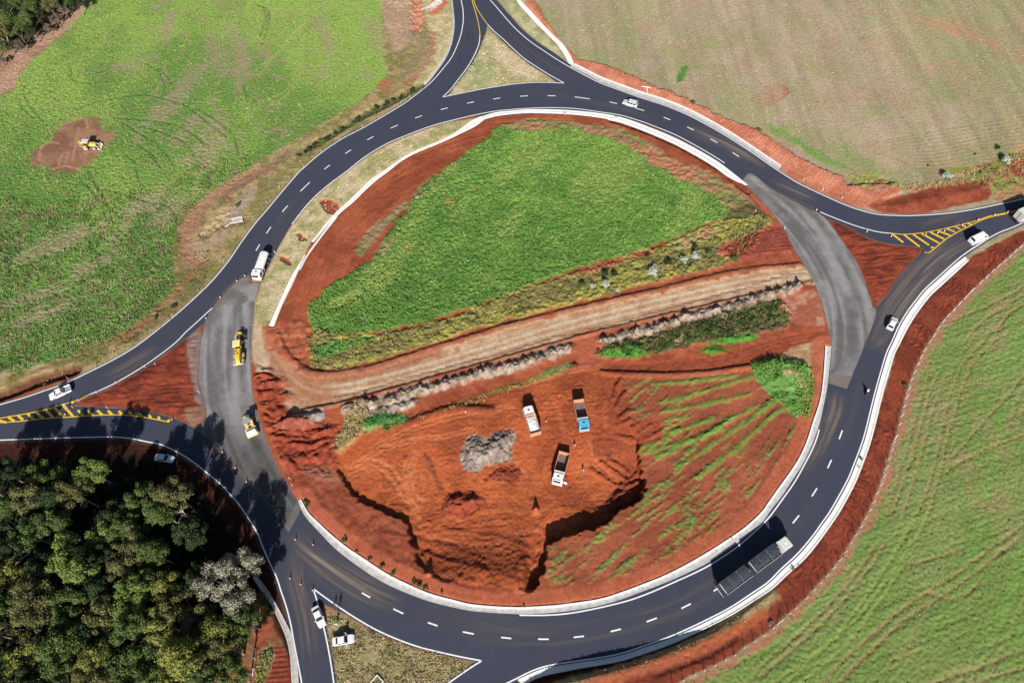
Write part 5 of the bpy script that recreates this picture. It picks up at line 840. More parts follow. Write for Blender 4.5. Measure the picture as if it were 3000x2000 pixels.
for i, (x, y, r, lab) in enumerate(((2945, 463, 20, 'tall white-leaved bush at the right frame edge above the exit'), (1912, 792, 20, 'largest white-leaved bush in the weedy strip of the island'), (2003, 758, 15, 'white-leaved bush, right neighbour of the largest one in the weedy strip'), (2040, 748, 17, 'white-leaved bush nearest the right end of the weedy strip'), (1775, 832, 16, 'narrow white-leaved bush beside a dark shrub, left of the largest one'), (1733, 836, 11, 'faint white-leaved bush, leftmost in the weedy strip'), (1812, 845, 10, 'small white-leaved bush just right of the narrow one'), (2776, 512, 17, 'silvery low bush on the verge above the yellow hatching'))):
    shrub(x, y, r, 'white-leaved', lab, 'white-leaved bushes', BIGS, i, 1.0)
for i, (x, y, r, kd, lab) in enumerate(((1772, 800, 15, DRK, 'dark shrub above the narrow white-leaved bush in the island strip'), (1800, 806, 12, DRK, 'small dark shrub right of the tallest dark one in the island strip'), (1958, 770, 14, DRK, 'dark shrub between the white-leaved bushes in the island strip'), (1900, 757, 12, OLV, 'olive shrub above the largest white-leaved bush'), (2035, 722, 12, DRK, 'dark shrub above the right pair of white-leaved bushes'), (2075, 738, 10, DRK, 'dark shrub at the right end of the island weedy strip'), (1705, 840, 14, MID, 'green shrub at the left end of the bushy strip'), (2925, 430, 9, DRK, 'dark bush beside the tall white-leaved bush at the right edge'), (2860, 448, 4, DRK, 'small dark bush on the field edge above the right exit'), (2722, 480, 4, DRK, 'tiny dark bush on the field edge, farther left above the exit'), (2150, 760, 13, MID, 'green shrub at the tip of the red heap on the island'), (697, 598, 10, MID, 'round green bush beside the concrete drain chute on the left'), (763, 1745, 14, MID, 'upper green bush behind the gutter of the bottom exit'), (778, 1766, 14, MID, 'middle green bush behind the gutter of the bottom exit'), (792, 1790, 12, MID, 'lower green bush behind the gutter of the bottom exit'), (2033, 300, 8, MID, 'small green bush on the red bank above the ring'), (2225, 383, 8, OLV, 'small bush on top of the red bank, nearer the right exit'), (2655, 1126, 8, MID, 'small green bush at the fence on the right bank'), (2525, 1340, 7, MID, 'upper weed clump at the right gutter'), (2518, 1362, 6, MID, 'lower weed clump at the right gutter'), (2325, 1662, 8, MID, 'weed clump growing over the gutter beside the long truck'), (2342, 1653, 6, BRG, 'bright weed clump just right of the gutter by the long truck'), (2258, 1825, 9, GRY, 'pale bush at the lower fence'), (507, 896, 9, DRK, 'dark bush on the left verge above the cone'), (455, 925, 8, DRK, 'dark bush on the left verge nearer the field corner'))):
    shrub(x, y, r, kd, lab, None, BIGS if r > 11 else SHRUB, i, .6)
for i, (x, y, r) in enumerate(((1010, 1585, 9), (1045, 1614, 6), (1083, 1637, 7), (1119, 1659, 8), (1152, 1679, 9), (1213, 1704, 9), (1230, 1714, 10), (1246, 1722, 8), (1294, 1734, 6), (1535, 1772, 6), (2098, 1610, 6), (2143, 1575, 6), (900, 1480, 9), (895, 1470, 7))):
    shrub(x, y, r, MID, f'low weed growing along the inner ring gutter, {nth(i)}' if i < 10 else 'low weed on the inner gutter beside the long truck shadow' if i < 12 else 'low weed at the upper left start of the inner ring gutter', 'weeds along the inner ring gutter', SHRUB, i, .2)
# uncountable weeds and dry grass: one object each
def weeds(name, zones, size, label, gap=.36, green=False):
    VV = []; TT = []
    for P_, n, h, cols in zones:
        P_ = np.asarray(P_); x = rng.uniform(P_[:, 0].min(), P_[:, 0].max(), n); y = rng.uniform(P_[:, 1].min(), P_[:, 1].max(), n)
        k = inside(P_, x, y) & (fbm(x, y, 3, 81, 2) > gap); x, y = x[k], y[k]; m = len(x)
        z = zatv(x, y)
        if green:
            i_x = np.clip(np.searchsorted(gx, x), 0, NX-1); j_y = np.clip(np.searchsorted(gy, y), 0, NY-1); k = rng.random(m) < np.clip((A[j_y, i_x, 1]/A[j_y, i_x, 0]-1.0)/.5, 0, 1); x, y, z = x[k], y[k], z[k]; m = len(x)
        for _ in range(2):
            c = np.c_[x+rng.normal(0, .2, m), y+rng.normal(0, .2, m), z+rng.uniform(0, h, m)]
            nn = rng.normal(size=(m, 3))+[0, -.3, .6]; nn /= np.linalg.norm(nn, axis=1)[:, None]; a = np.cross(nn, rng.normal(size=(m, 3))); a /= np.linalg.norm(a, axis=1)[:, None]; b = np.cross(nn, a)
            s = (size*rng.uniform(.6, 1.5, m))[:, None]; VV.append(np.stack([c-a*s*.6, c+b*s*.22, c+a*s*.6, c-b*s*.22], 1))
            TT.append(np.array(cols)[(fbm(x, y, 4, 83, 2)*1.3*len(cols)-.15*len(cols)).astype(int).clip(0, len(cols)-1)]*rng.uniform(.6, 1.05, (m, 1)))
    V = np.concatenate(VV); c = np.concatenate(TT); me = np_mesh(name, V.reshape(-1, 3), np.arange(len(V)*4).reshape(-1, 4)); col_attr(me, 'tone', np.repeat(c, 4, 0))
    o = link(name, me, cover_mat('weed_leaves', 'tone', .1, (1.0,), 0, .8, .2), kind='stuff'); tag(o, label, 'ground cover'); return o
yg, dg, st, ol = sr(160, 158, 88), sr(70, 92, 48), sr(196, 174, 128), sr(124, 122, 74)
weeds('weeds', [(W([(715, 800), (850, 780), (1000, 748), (1230, 664), (1520, 572), (1640, 540), (1768, 500), (1740, 560), (1690, 598), (1500, 646), (1300, 696), (1150, 736), (1000, 780), (850, 828), (722, 846)], OV), 16000, .7, [dg, ol, yg, yg, st]),
                (W([(1362, 815), (1400, 795), (1480, 772), (1600, 742), (1700, 708), (1790, 692), (1815, 730), (1740, 765), (1600, 788), (1480, 818)], OV), 8000, .9, [dg, dg, ol, dg, st]),
                (W([(1065, 935), (1200, 890), (1312, 835), (1318, 848), (1250, 868), (1110, 908), (945, 972), (935, 965)], OV), 4000, .7, [st, ol, st, yg]),
                (W([(2480, 522), (2640, 545), (2800, 520), (2900, 475), (3080, 420), (3080, 560), (2960, 560), (2830, 545), (2660, 560)]), 6000, .6, [yg, ol, st, yg]),
                (W([(800, 935), (840, 920), (850, 960), (820, 1010), (765, 1035), (790, 985)], OV), 1500, .6, [st, st, yg]),
                (W([(880, 440), (1056, 338), (1232, 246), (1240, 262), (1060, 352), (890, 455)]), 2500, .5, [dg, ol, dg, sr(90, 110, 70)]),
                (W([(1722, 838), (1790, 822), (1862, 840), (1872, 880), (1858, 960), (1825, 956), (1735, 868)], OV), 4000, .6, [sr(112, 158, 72), sr(130, 174, 84), sr(96, 138, 60)]),
                (W([(835, 968), (870, 950), (925, 952), (938, 965), (870, 1000), (838, 996)], OV), 1500, .5, [sr(96, 160, 90), sr(84, 140, 64)]),
                (W([(1560, 2040), (1691, 1990), (1851, 1947), (2010, 1886), (2170, 1800), (2262, 1728), (2270, 1740), (2180, 1815), (2015, 1902), (1855, 1965), (1700, 2006), (1600, 2050)]), 2600, .12, [st, ol, st, sr(170, 140, 110)]),
                (W([(760, 1930), (790, 1890), (800, 1920), (775, 2000), (755, 2080), (740, 2050)]), 1200, .6, [st, yg, ol]),
                (W([(570, 680), (620, 700), (600, 850), (470, 960), (300, 1060), (100, 1135), (100, 1110), (300, 1035), (480, 940), (560, 850)]), 4000, .5, [ol, yg, dg, st])], .34, 'tall mixed weeds and dry grass in the untilled strips')
weeds('undergrowth', [(W([(-80, 1390), (120, 1375), (330, 1385), (500, 1420), (590, 1500), (650, 1600), (720, 1680), (745, 1800), (720, 1900), (640, 1960), (600, 2090), (-80, 2090)]), 24000, 1.8, [(.02, .032, .012), (.026, .038, .014), (.035, .04, .017), (.02, .028, .012)])], .8, 'undergrowth between the trunks of the wood, darkened for shade')  # leaf colours darkened to blacken the shaded gaps between crowns

lu, lu2, lu3 = sr(126, 160, 78), sr(106, 144, 68), sr(146, 174, 88)
weeds('crop_leaves', [(W(G1, OV), 48000, .35, [lu2, lu, lu2, lu, lu3, lu])], .42, 'dense green crop covering the upper part of the island', .3, True)
fd = sr(116, 146, 76); fl_ = sr(146, 170, 94)
weeds('field_grass', [(W([(-60, 560), (150, 600), (300, 560), (480, 560), (600, 470), (760, 470), (690, 528), (590, 590), (530, 650), (515, 760), (528, 850), (440, 930), (340, 1000), (200, 1050), (-60, 1110)]), 46000, .3, [fd, sr(98, 128, 64), sr(150, 134, 104), fl_, fd, sr(104, 132, 66)]), (W([(-60, 260), (120, 180), (260, 10), (700, 0), (1100, 0), (1120, 200), (760, 460), (500, 540), (200, 580), (-60, 540)]), 30000, .13, [fl_, sr(156, 174, 94), fd, sr(164, 150, 116), fl_])], .42, 'rough green growth covering the left field', .34, True)

weeds('dry_tufts', [(W([(1560, 0), (3000, 0), (3000, 420), (2700, 480), (2450, 480), (2250, 380), (1700, 180)]), 6000, .06, [sr(140, 124, 92), sr(168, 154, 112), sr(200, 182, 148), sr(140, 140, 92)]), (W([(950, 1790), (1165, 1880), (1380, 1945), (1280, 2040), (990, 2040)]), 5000, .12, [sr(150, 136, 92), sr(190, 170, 122), sr(128, 130, 76)]),
    (W(LS), 4500, .12, [sr(170, 160, 104), sr(216, 198, 156), sr(150, 150, 96)]), (W([(1424, 100), (1404, 148), (1369, 208), (1313, 280), (1500, 245), (1620, 238), (1548, 190), (1452, 110)]), 2500, .12, [sr(160, 160, 104), sr(216, 200, 160), sr(140, 152, 96)]),
    (W([(1120, 0), (1320, 0), (1330, 60), (1240, 250), (1110, 342), (860, 510), (750, 645), (590, 840), (446, 970), (319, 1050), (100, 1140), (100, 1115), (440, 925), (520, 840), (520, 640), (690, 525), (900, 392), (1065, 292), (1135, 225)]), 9000, .25, [sr(130, 120, 70), sr(190, 168, 120), sr(110, 116, 62), sr(168, 150, 104)]),
    (strip[strip[:, 0] < 400], 24000, .05, [sr(140, 162, 84), sr(124, 156, 72), sr(166, 156, 108), sr(134, 160, 74)])], .38, 'dry grass tufts and stubble of the fields and verges', .3)
# ---------------------------------------------------------------- vehicles (front = +X, origin on the ground)
def wheel(parent, x, y, r=.32, w=.22, tyre='tyre', rim='rim'):
    s = 1 if y > 0 else -1
    t = MB().lathe([(r*.55, -w/2), (r*.93, -w/2), (r, -w/2+.03), (r, w/2-.03), (r*.93, w/2), (r*.55, w/2)], x, y, 16, 'y', r)
    o = t.build('wheel', M[tyre], parent)
    MB().lathe([(.02, w/2-.05), (r*.5, w/2-.04), (r*.62, w/2+.012), (r*.6, w/2+.012), (r*.45, w/2-.01), (.05, w/2+.01)] if s > 0 else [(.05, -w/2-.01), (r*.45, -w/2+.01), (r*.6, -w/2-.012), (r*.62, -w/2-.012), (r*.5, -w/2+.04), (.02, -w/2+.05)], x, y, 14, 'y', r).build('rim', M[rim], o)
    return o
def ring(x, w, zb, zt, ch=.10, crown=.02):
    return [(x, -w*.92, zb), (x, -w, zb+.12), (x, -w, (zb+zt)/2+.05), (x, -w*.96, zt-ch), (x, -w*.86, zt), (x, 0, zt+crown), (x, w*.86, zt), (x, w*.96, zt-ch), (x, w, (zb+zt)/2+.05), (x, w, zb+.12), (x, w*.92, zb)]
def bilerp(q, u, v):
    a, b, c, d = (Vector(p) for p in q); return a.lerp(b, u).lerp(d.lerp(c, u), v)
def pane(name, q, par, u0=.06, u1=.94, v0=.08, v1=.92, m='glass', out=.012):
    a, b, c, d = (bilerp(q, *t) for t in ((u0, v0), (u1, v0), (u1, v1), (u0, v1))); n = (b-a).cross(d-a).normalized()*out
    i = n*-1.2; return MB().add([a+n, b+n, c+n, d+n, a+i, b+i, c+i, d+i], [(0, 1, 2, 3), (7, 6, 5, 4), (0, 4, 5, 1), (1, 5, 6, 2), (2, 6, 7, 3), (3, 7, 4, 0)]).build(name, M[m], par)
def car(name, label, cat, loc, rz, paint='white_paint', kind='sedan', door=None, group=None):
    t = thing(name, label, cat, loc, rz, group)
    L, Wd, belt, roof = dict(sedan=(4.35, .86, .92, 1.44), hatch=(3.9, .84, .93, 1.48), suv=(4.55, .92, 1.05, 1.75), pickup=(5.1, .92, 1.05, 1.74), van=(5.2, .98, 1.25, 2.25))[kind]
    f, b = L/2, -L/2
    gh = dict(sedan=(.95, .30, -.95, -1.50), hatch=(.95, .35, -1.3, -1.78), suv=(1.05, .50, -1.95, -2.16), pickup=(1.25, .55, -.55, -.75), van=(2.05, 1.35, -2.35, -2.5))[kind]   # windscreen base, roof front, roof rear, rear glass base
    hood = belt-.10 if kind != 'van' else belt-.05
    st = [(f, Wd*.72, .32, hood-.30), (f-.12, Wd*.88, .25, hood-.16), (f-.5, Wd*.98, .22, hood-.03), (gh[0], Wd, .22, belt-.02), (0, Wd, .22, belt), (gh[3], Wd, .22, belt), (b+.35, Wd*.97, .25, belt-.02 if kind != 'sedan' else belt-.03), (b+.08, Wd*.9, .30, belt-.10), (b, Wd*.8, .36, belt-.26)]
    if kind == 'pickup': st = st[:5]+[(-.78, Wd, .22, belt)]
    if kind in ('suv', 'van', 'hatch'): st[-3] = (b+.2, Wd*.98, .25, belt); st[-1] = (b, Wd*.88, .36, belt-.12)
    MB().loft([ring(*s_) for s_ in st]).build('body', M[paint], t, smooth=False)
    wb, wr = Wd*.93, Wd*.74
    lo = [(gh[0], -wb, belt-.04), (gh[0], wb, belt-.04), (gh[3], wb, belt-.04), (gh[3], -wb, belt-.04)]
    hi = [(gh[1], -wr, roof-.05), (gh[1], wr, roof-.05), (gh[2], wr, roof-.05), (gh[2], -wr, roof-.05)]
    k = .1; tp = [(gh[1]-k, -wr+k, roof), (gh[1]-k, wr-k, roof), (gh[2]+k, wr-k, roof), (gh[2]+k, -wr+k, roof)]
    MB().loft([lo, hi, tp]).build('cabin', M[paint], t)
    pane('windshield', (lo[0], lo[1], hi[1], hi[0]), t, .05, .95, .06, .96)
    pane('rear_window', (lo[2], lo[3], hi[3], hi[2]), t, .08, .92, .15 if kind != 'van' else .3, .92)
    for s, (q0, q1, q2, q3) in ((1, (lo[1], lo[2], hi[2], hi[1])), (-1, (lo[3], lo[0], hi[0], hi[3]))):
        cuts = ((.06, .47), (.52, .92)) if kind in ('sedan', 'hatch', 'pickup') else ((.05, .33), (.37, .64), (.68, .95)) if kind == 'suv' else ((.04, .26),)
        for u0, u1 in cuts:
            if s < 0: u0, u1 = 1-u1, 1-u0
            pane('side_window', (q0, q1, q2, q3), t, u0, u1, .15, .85)
        MB().box(gh[0]-.35, gh[0]-.18, s*Wd if s > 0 else -Wd-.16, s*Wd+.16 if s > 0 else -Wd, belt-.02, belt+.12).build('mirror', M[paint], t)
        MB().box(f-.20, f-.03, s*Wd*.55-.12, s*Wd*.55+.12, hood-.27, hood-.13).build('headlight', M['lamp'], t)
        MB().box(b-.012, b+.12, s*Wd*.68-.12, s*Wd*.68+.12, belt-.25, belt-.12).build('taillight', M['red_lamp'], t)
    if kind == 'pickup':
        bd = MB(); bd.box(b, -.72, -Wd, Wd, .45, .60)
        for s in (-1, 1): bd.box(b, -.74, s*Wd-.06, s*Wd+.06, .55, belt)
        bd.box(b-.03, b+.06, -Wd, Wd, .55, belt-.01); bd.build('cargo_bed', M[paint], t)
        MB().box(b+.08, -.8, -Wd+.08, Wd-.08, .60, .64).build('bed_liner', M['grey_metal'], t)
    if kind == 'suv':
        for s in (-1, 1): MB().tube([(.3, s*.62, roof+.0), (.2, s*.62, roof+.05), (-1.7, s*.62, roof+.05), (-1.8, s*.62, roof)], .02).build('roof_rail', M['steel'], t)
    MB().box(f-.05, f+.04, -Wd*.7, Wd*.7, .28, .46).build('bumper', M[paint], t)
    for x in (f-.82, b+.78):
        for s in (-1, 1): wheel(t, x, s*(Wd-.09), .31 if kind in ('sedan', 'hatch') else .36)
    if door:
        a = R(62)*door; x0, y0 = gh[0]-.15, door*Wd; dx, dy = -math.cos(a), math.sin(a)*1
        nx, ny = -dy*.06, dx*.06; L2 = .98
        pts = [(x0, y0), (x0+dx*L2, y0+dy*L2), (x0+dx*L2+nx, y0+dy*L2+ny), (x0+nx, y0+ny)]
        MB().add([(p[0], p[1], .35) for p in pts]+[(p[0], p[1], belt) for p in pts], [(3, 2, 1, 0), (4, 5, 6, 7), (0, 1, 5, 4), (1, 2, 6, 5), (2, 3, 7, 6), (3, 0, 4, 7)]).build('open_door', M[paint], t)
    return t
def head(fr, bk, h):                                   # place by survey points of front and back seen at height h
    z = 0
    for _ in range(3):
        a, b = g2(fr, z+h), g2(bk, z+h); z = zat((a.x+b.x)/2, (a.y+b.y)/2)
    z = max(z, 0.0) if z > -.3 else z
    return ((a.x+b.x)/2, (a.y+b.y)/2, z), math.atan2(a.y-b.y, a.x-b.x), (a-b).length
def cab(t, x0, x1, w, z0, z1, paint, hatch='glass', slope=.10, round_=.35, visor=True, sleeper=0):
    """flat-fronted lorry cab between x0 (rear) and x1 (front)"""
    def rg(z, i, f_):
        return [(x0+i, -w+i, z), (x1-round_-i, -w+i, z), (x1-f_-.08-i, -w+.22+i, z), (x1-f_, -w+.5, z), (x1-f_, w-.5, z), (x1-f_-.08-i, w-.22-i, z), (x1-round_-i, w-i, z), (x0+i, w-i, z)]
    zm = z0+(z1-z0)*.46
    MB().loft([rg(z0, 0, 0), rg(zm, 0, 0), rg(z1-.18, .05, slope), rg(z1, .16, slope+.14)]).build('cab', M[paint], t)
    pane('windshield', ((x1, -w+.4, zm), (x1, w-.4, zm), (x1-slope, w-.4, z1-.18), (x1-slope, -w+.4, z1-.18)), t, .0, 1, .04, .95, out=.02)
    for s in (1, -1):
        q = ((x1-round_-.05, s*w, zm), (x0+.35, s*w, zm), (x0+.4, s*(w-.05), z1-.18), (x1-round_-.1, s*(w-.05), z1-.18))
        if s < 0: q = (q[1], q[0], q[3], q[2])
        pane('side_window', q, t, .05, .9, .05, .85, out=.015)
        MB().box(x1-.25, x1-.10, s*(w+.16)-.08, s*(w+.16)+.08, zm, zm+.55).build('mirror', M['black'], t)
        MB().box(x1-.05, x1+.03, s*(w-.35)-.17, s*(w-.35)+.17, z0+.12, z0+.32).build('headlight', M['lamp'], t)
    MB().box((x0+x1)/2-.38, (x0+x1)/2-.02, -.22, .22, z1-.02, z1+.035).build('roof_hatch', M[hatch], t)
    if visor: MB().box(x1-slope-.22, x1-slope-.10, -w+.35, w-.35, z1-.05, z1+.012).build('sun_visor', M['black'], t)
def axle(t, x, w, r=.5, dual=False, tyre='tyre'):
    for s in (-1, 1):
        wheel(t, x, s*(w-.14), r, .3, tyre)
        if dual: wheel(t, x, s*(w-.47), r, .28, tyre)
def open_box(mb, x0, x1, w, z0, z1, th=.08):
    mb.box(x0, x1, -w, w, z0, z0+th); mb.box(x0, x1, -w, -w+th, z0+th, z1); mb.box(x0, x1, w-th, w, z0+th, z1); mb.box(x0, x0+th, -w+th, w-th, z0+th, z1); mb.box(x1-th, x1, -w+th, w-th, z0+th, z1)
def dump_truck(label, loc, rz, cabp, L=7.0, loaded=False, door=False, headboard='cream', bumper='cab_white', group='dump trucks in the pit'):
    t = thing('dump_truck', label, 'truck', loc, rz, group); f = L/2; b = -L/2; w = 1.22
    MB().box(b+.3, f-.3, -.45, .45, .62, .9).build('chassis', M['black'], t)
    cab(t, f-2.0, f, w-.02, .75, 3.0, cabp)
    MB().box(f-.08, f+.10, -w+.05, w-.05, .42, .80).build('bumper', M[bumper], t)
    bd = MB(); open_box(bd, b, f-2.35, w+.05, 1.05, 2.72)
    for s in (-1, 1):
        for i in range(5): x = b+.3+i*(L-3.2)/4; bd.box(x, x+.1, s*w if s > 0 else -w-.07, w+.07 if s > 0 else -w, 1.1, 2.66)
    bd.box(b-.02, b+.16, -w-.06, w+.06, 2.62, 2.78)
    bd.build('dump_bed', M['bed'], t)
    if loaded:
        n = 14; V = []; x0, x1 = b+.55, f-2.5
        for i in range(n):
            for j in range(8):
                u, v = i/(n-1), j/7; V.append((x0+(x1-x0)*u, -w+.1+(2*w-.2)*v, 2.2+.42*math.sin(math.pi*u)**.6*math.sin(math.pi*v)**.6+random.uniform(-.06, .06)))
        MB().add(V, [(i*8+j, (i+1)*8+j, (i+1)*8+j+1, i*8+j+1) for i in range(n-1) for j in range(7)]).build('stone_load', M['load'], t)
    else: MB().box(b+.1, f-2.45, -w+.09, w-.09, 1.131, 1.15).build('bed_floor', M['bed_in'], t)
    MB().box(f-2.46, f-2.12, -w, w, 2.6, 2.92, .04, .04).build('headboard', M[headboard], t)
    MB().box(f-2.3, f-2.05, -.5, .3, 1.0, 2.2).build('hydraulic_ram', M['steel'], t)
    axle(t, f-1.15, w, .5); axle(t, b+1.1, w, .5, True); axle(t, b+2.35, w, .5, True)
    if door:
        MB().box(f-.55, f-.46, w-.02, w+.95, .95, 2.2).build('open_door', M[cabp], t)
    for s in (-1, 1): MB().box(f-3.4, f-2.4, s*.9-.2, s*.9+.2, .6, .98).build('fuel_tank', M['steel'], t)
    return t
def tanker(label, loc, rz):
    t = thing('water_tanker', label, 'truck', loc, rz); L = 8.2; f, b, w = L/2, -L/2, 1.22
    MB().box(b+.2, f-.3, -.45, .45, .62, .9).build('chassis', M['black'], t)
    cab(t, f-2.1, f, w-.04, .75, 2.75, 'white_paint'); MB().box(f-.08, f+.12, -w, w, .42, .80).build('bumper', M['orange'], t)
    rr = []
    for x, k in ((b+.15, .80), (b+.25, .96), (b+.6, 1), (f-2.9, 1), (f-2.6, .96), (f-2.5, .8)):
        rr.append([(x, k*1.2*math.cos(a)*1.0, 1.85+k*.82*math.sin(a)) for a in (2*math.pi*i/20 for i in range(20))])
    MB().loft(rr).build('tank', M['white_paint'], t, smooth=True)
    MB().box(b+.8, f-3.1, -.28, .28, 2.66, 2.70).build('walkway', M['white_paint'], t)
    for x in (b+1.6, b+3.6): MB().lathe([(.27, 0), (.27, .1), (.2, .14)], x, 0, 14, 'z', 2.68).build('manhole', M['white_paint'], t)
    MB().tube([(b+.05, .9, .9), (b+.05, .9, 2.2), (b+.05, -.9, 2.2), (b+.05, -.9, .9)], .05).build('rear_rack', M['steel'], t)
    MB().box(b-.1, b+.15, -1.1, 1.1, .8, .95).build('spray_bar', M['steel'], t)
    axle(t, f-1.2, w); axle(t, b+1.2, w, .5, True); axle(t, b+2.5, w, .5, True)
    for s in (-1, 1): MB().box(f-3.6, f-2.5, s*.9-.2, s*.9+.2, .6, 1.0).build('fuel_tank', M['steel'], t)
    return t
def long_truck(label, loc, rz, L):
    t = thing('long_truck', label, 'truck', loc, rz); f, b, w = L/2, -L/2, 1.27
    MB().box(f-6.0, f-.4, -.45, .45, .6, .92).build('chassis', M['black'], t)
    cab(t, f-2.45, f, 1.2, .75, 3.3, 'cab_grey', hatch='cone_white', slope=.22)
    MB().box(f-.08, f+.1, -1.2, 1.2, .4, .8).build('bumper', M['cab_grey'], t)
    for s in (-1, 1):
        MB().lathe([(.3, -.6), (.3, .6)], f-3.3, s*.85, 12, 'x', .75).build('fuel_tank', M['steel'], t)
    MB().tube([(f-2.8, .5, .95), (f-2.8, .5, 2.2), (f-2.75, -.2, 2.1), (f-2.85, -.6, 1.5)], .06).build('air_hose', M['steel'], t)
    MB().box(f-3.1, f-2.7, -1.0, -.5, .95, 1.6).build('air_tank', M['orange'], t)
    axle(t, f-1.3, w); axle(t, f-4.1, w, .5, True); axle(t, f-5.3, w, .5, True)
    seg = (L-3.5-.9)/2; x1 = f-3.5
    for k in range(2):
        x0 = x1-seg
        tr = MB(); tr.box(x0, x1, -w, w, 1.15, 1.35); open_box(tr, x0, x1, w, 1.35, 3.30, .07)
        for s in (-1, 1): tr.box(x0, x1, s*w-.05, s*w+.05, 3.28, 3.36)
        tr.build('trailer', M['tarp'], t)
        MB().box(x0, x1, -w-.07, -w+.0, 3.26, 3.38).build('side_rail', M['trailer_grey'], t)
        n = 12; V = []
        for i in range(n+1):
            for j in range(7):
                u, v = i/n, j/6; V.append((x0+.45+(seg-.55)*u, -w+.09+(2*w-.18)*v, 3.22+.16*math.sin(math.pi*v)*(.6+.4*abs(math.sin(u*9.4)))+random.uniform(-.02, .02)))
        MB().add(V, [(i*7+j, (i+1)*7+j, (i+1)*7+j+1, i*7+j+1) for i in range(n) for j in range(6)]).build('tarpaulin', M['tarp'], t)
        MB().box(x0+.02, x0+.42, -w+.08, w-.08, 3.0, 3.24, .1, .1).build('end_cover', M['trailer_grey'], t)
        for i in range(1, 3): MB().tube([(x0+seg*i/3, -w, 3.36), (x0+seg*i/3, 0, 3.43), (x0+seg*i/3, w, 3.36)], .012, 5).build('strap', M['trailer_grey'], t)
        for q in range(3 if k else 2): axle(t, x0+1.0+q*1.25, w, .5, True)
        x1 = x0-.9
    MB().box(b+seg+.0, b+seg+.9, -.4, .4, 1.0, 1.2).build('drawbar', M['steel'], t)
    MB().box(b-.08, b+.02, -w, w, .6, .8).build('rear_bumper', M['trailer_grey'], t)
    for s in (-1, 1): MB().box(b-.1, b-.02, s*1.0-.15, s*1.0+.15, .82, .98).build('taillight', M['red_lamp'], t)
    return t
def box_truck(label, loc, rz, L=8.6):
    t = thing('box_truck', label, 'truck', loc, rz); f, b, w = L/2, -L/2, 1.25
    MB().box(b+.2, f-.3, -.45, .45, .6, .92).build('chassis', M['black'], t)
    cab(t, f-2.0, f, 1.15, .75, 2.8, 'white_paint'); MB().box(b, f-2.2, -w, w, 1.0, 3.7).build('cargo_box', M['cab_grey'], t)
    for s in (-1, 1):
        MB().box(b-.035, b-.005, s*.62-.58, s*.62+.58, 1.1, 3.6).build('rear_door', M['cab_grey'], t)
        MB().tube([(b-.06, s*.12, 1.1), (b-.06, s*.12, 3.6)], .025).build('lock_rod', M['steel'], t)
        MB().box(b-.1, b-.02, s*1.0-.15, s*1.0+.15, .78, .94).build('taillight', M['red_lamp'], t)
    MB().box(b-.25, b-.1, -w, w, .5, .66).build('rear_bumper', M['black'], t)
    axle(t, f-1.2, w); axle(t, b+1.7, w, .5, True)
    return t
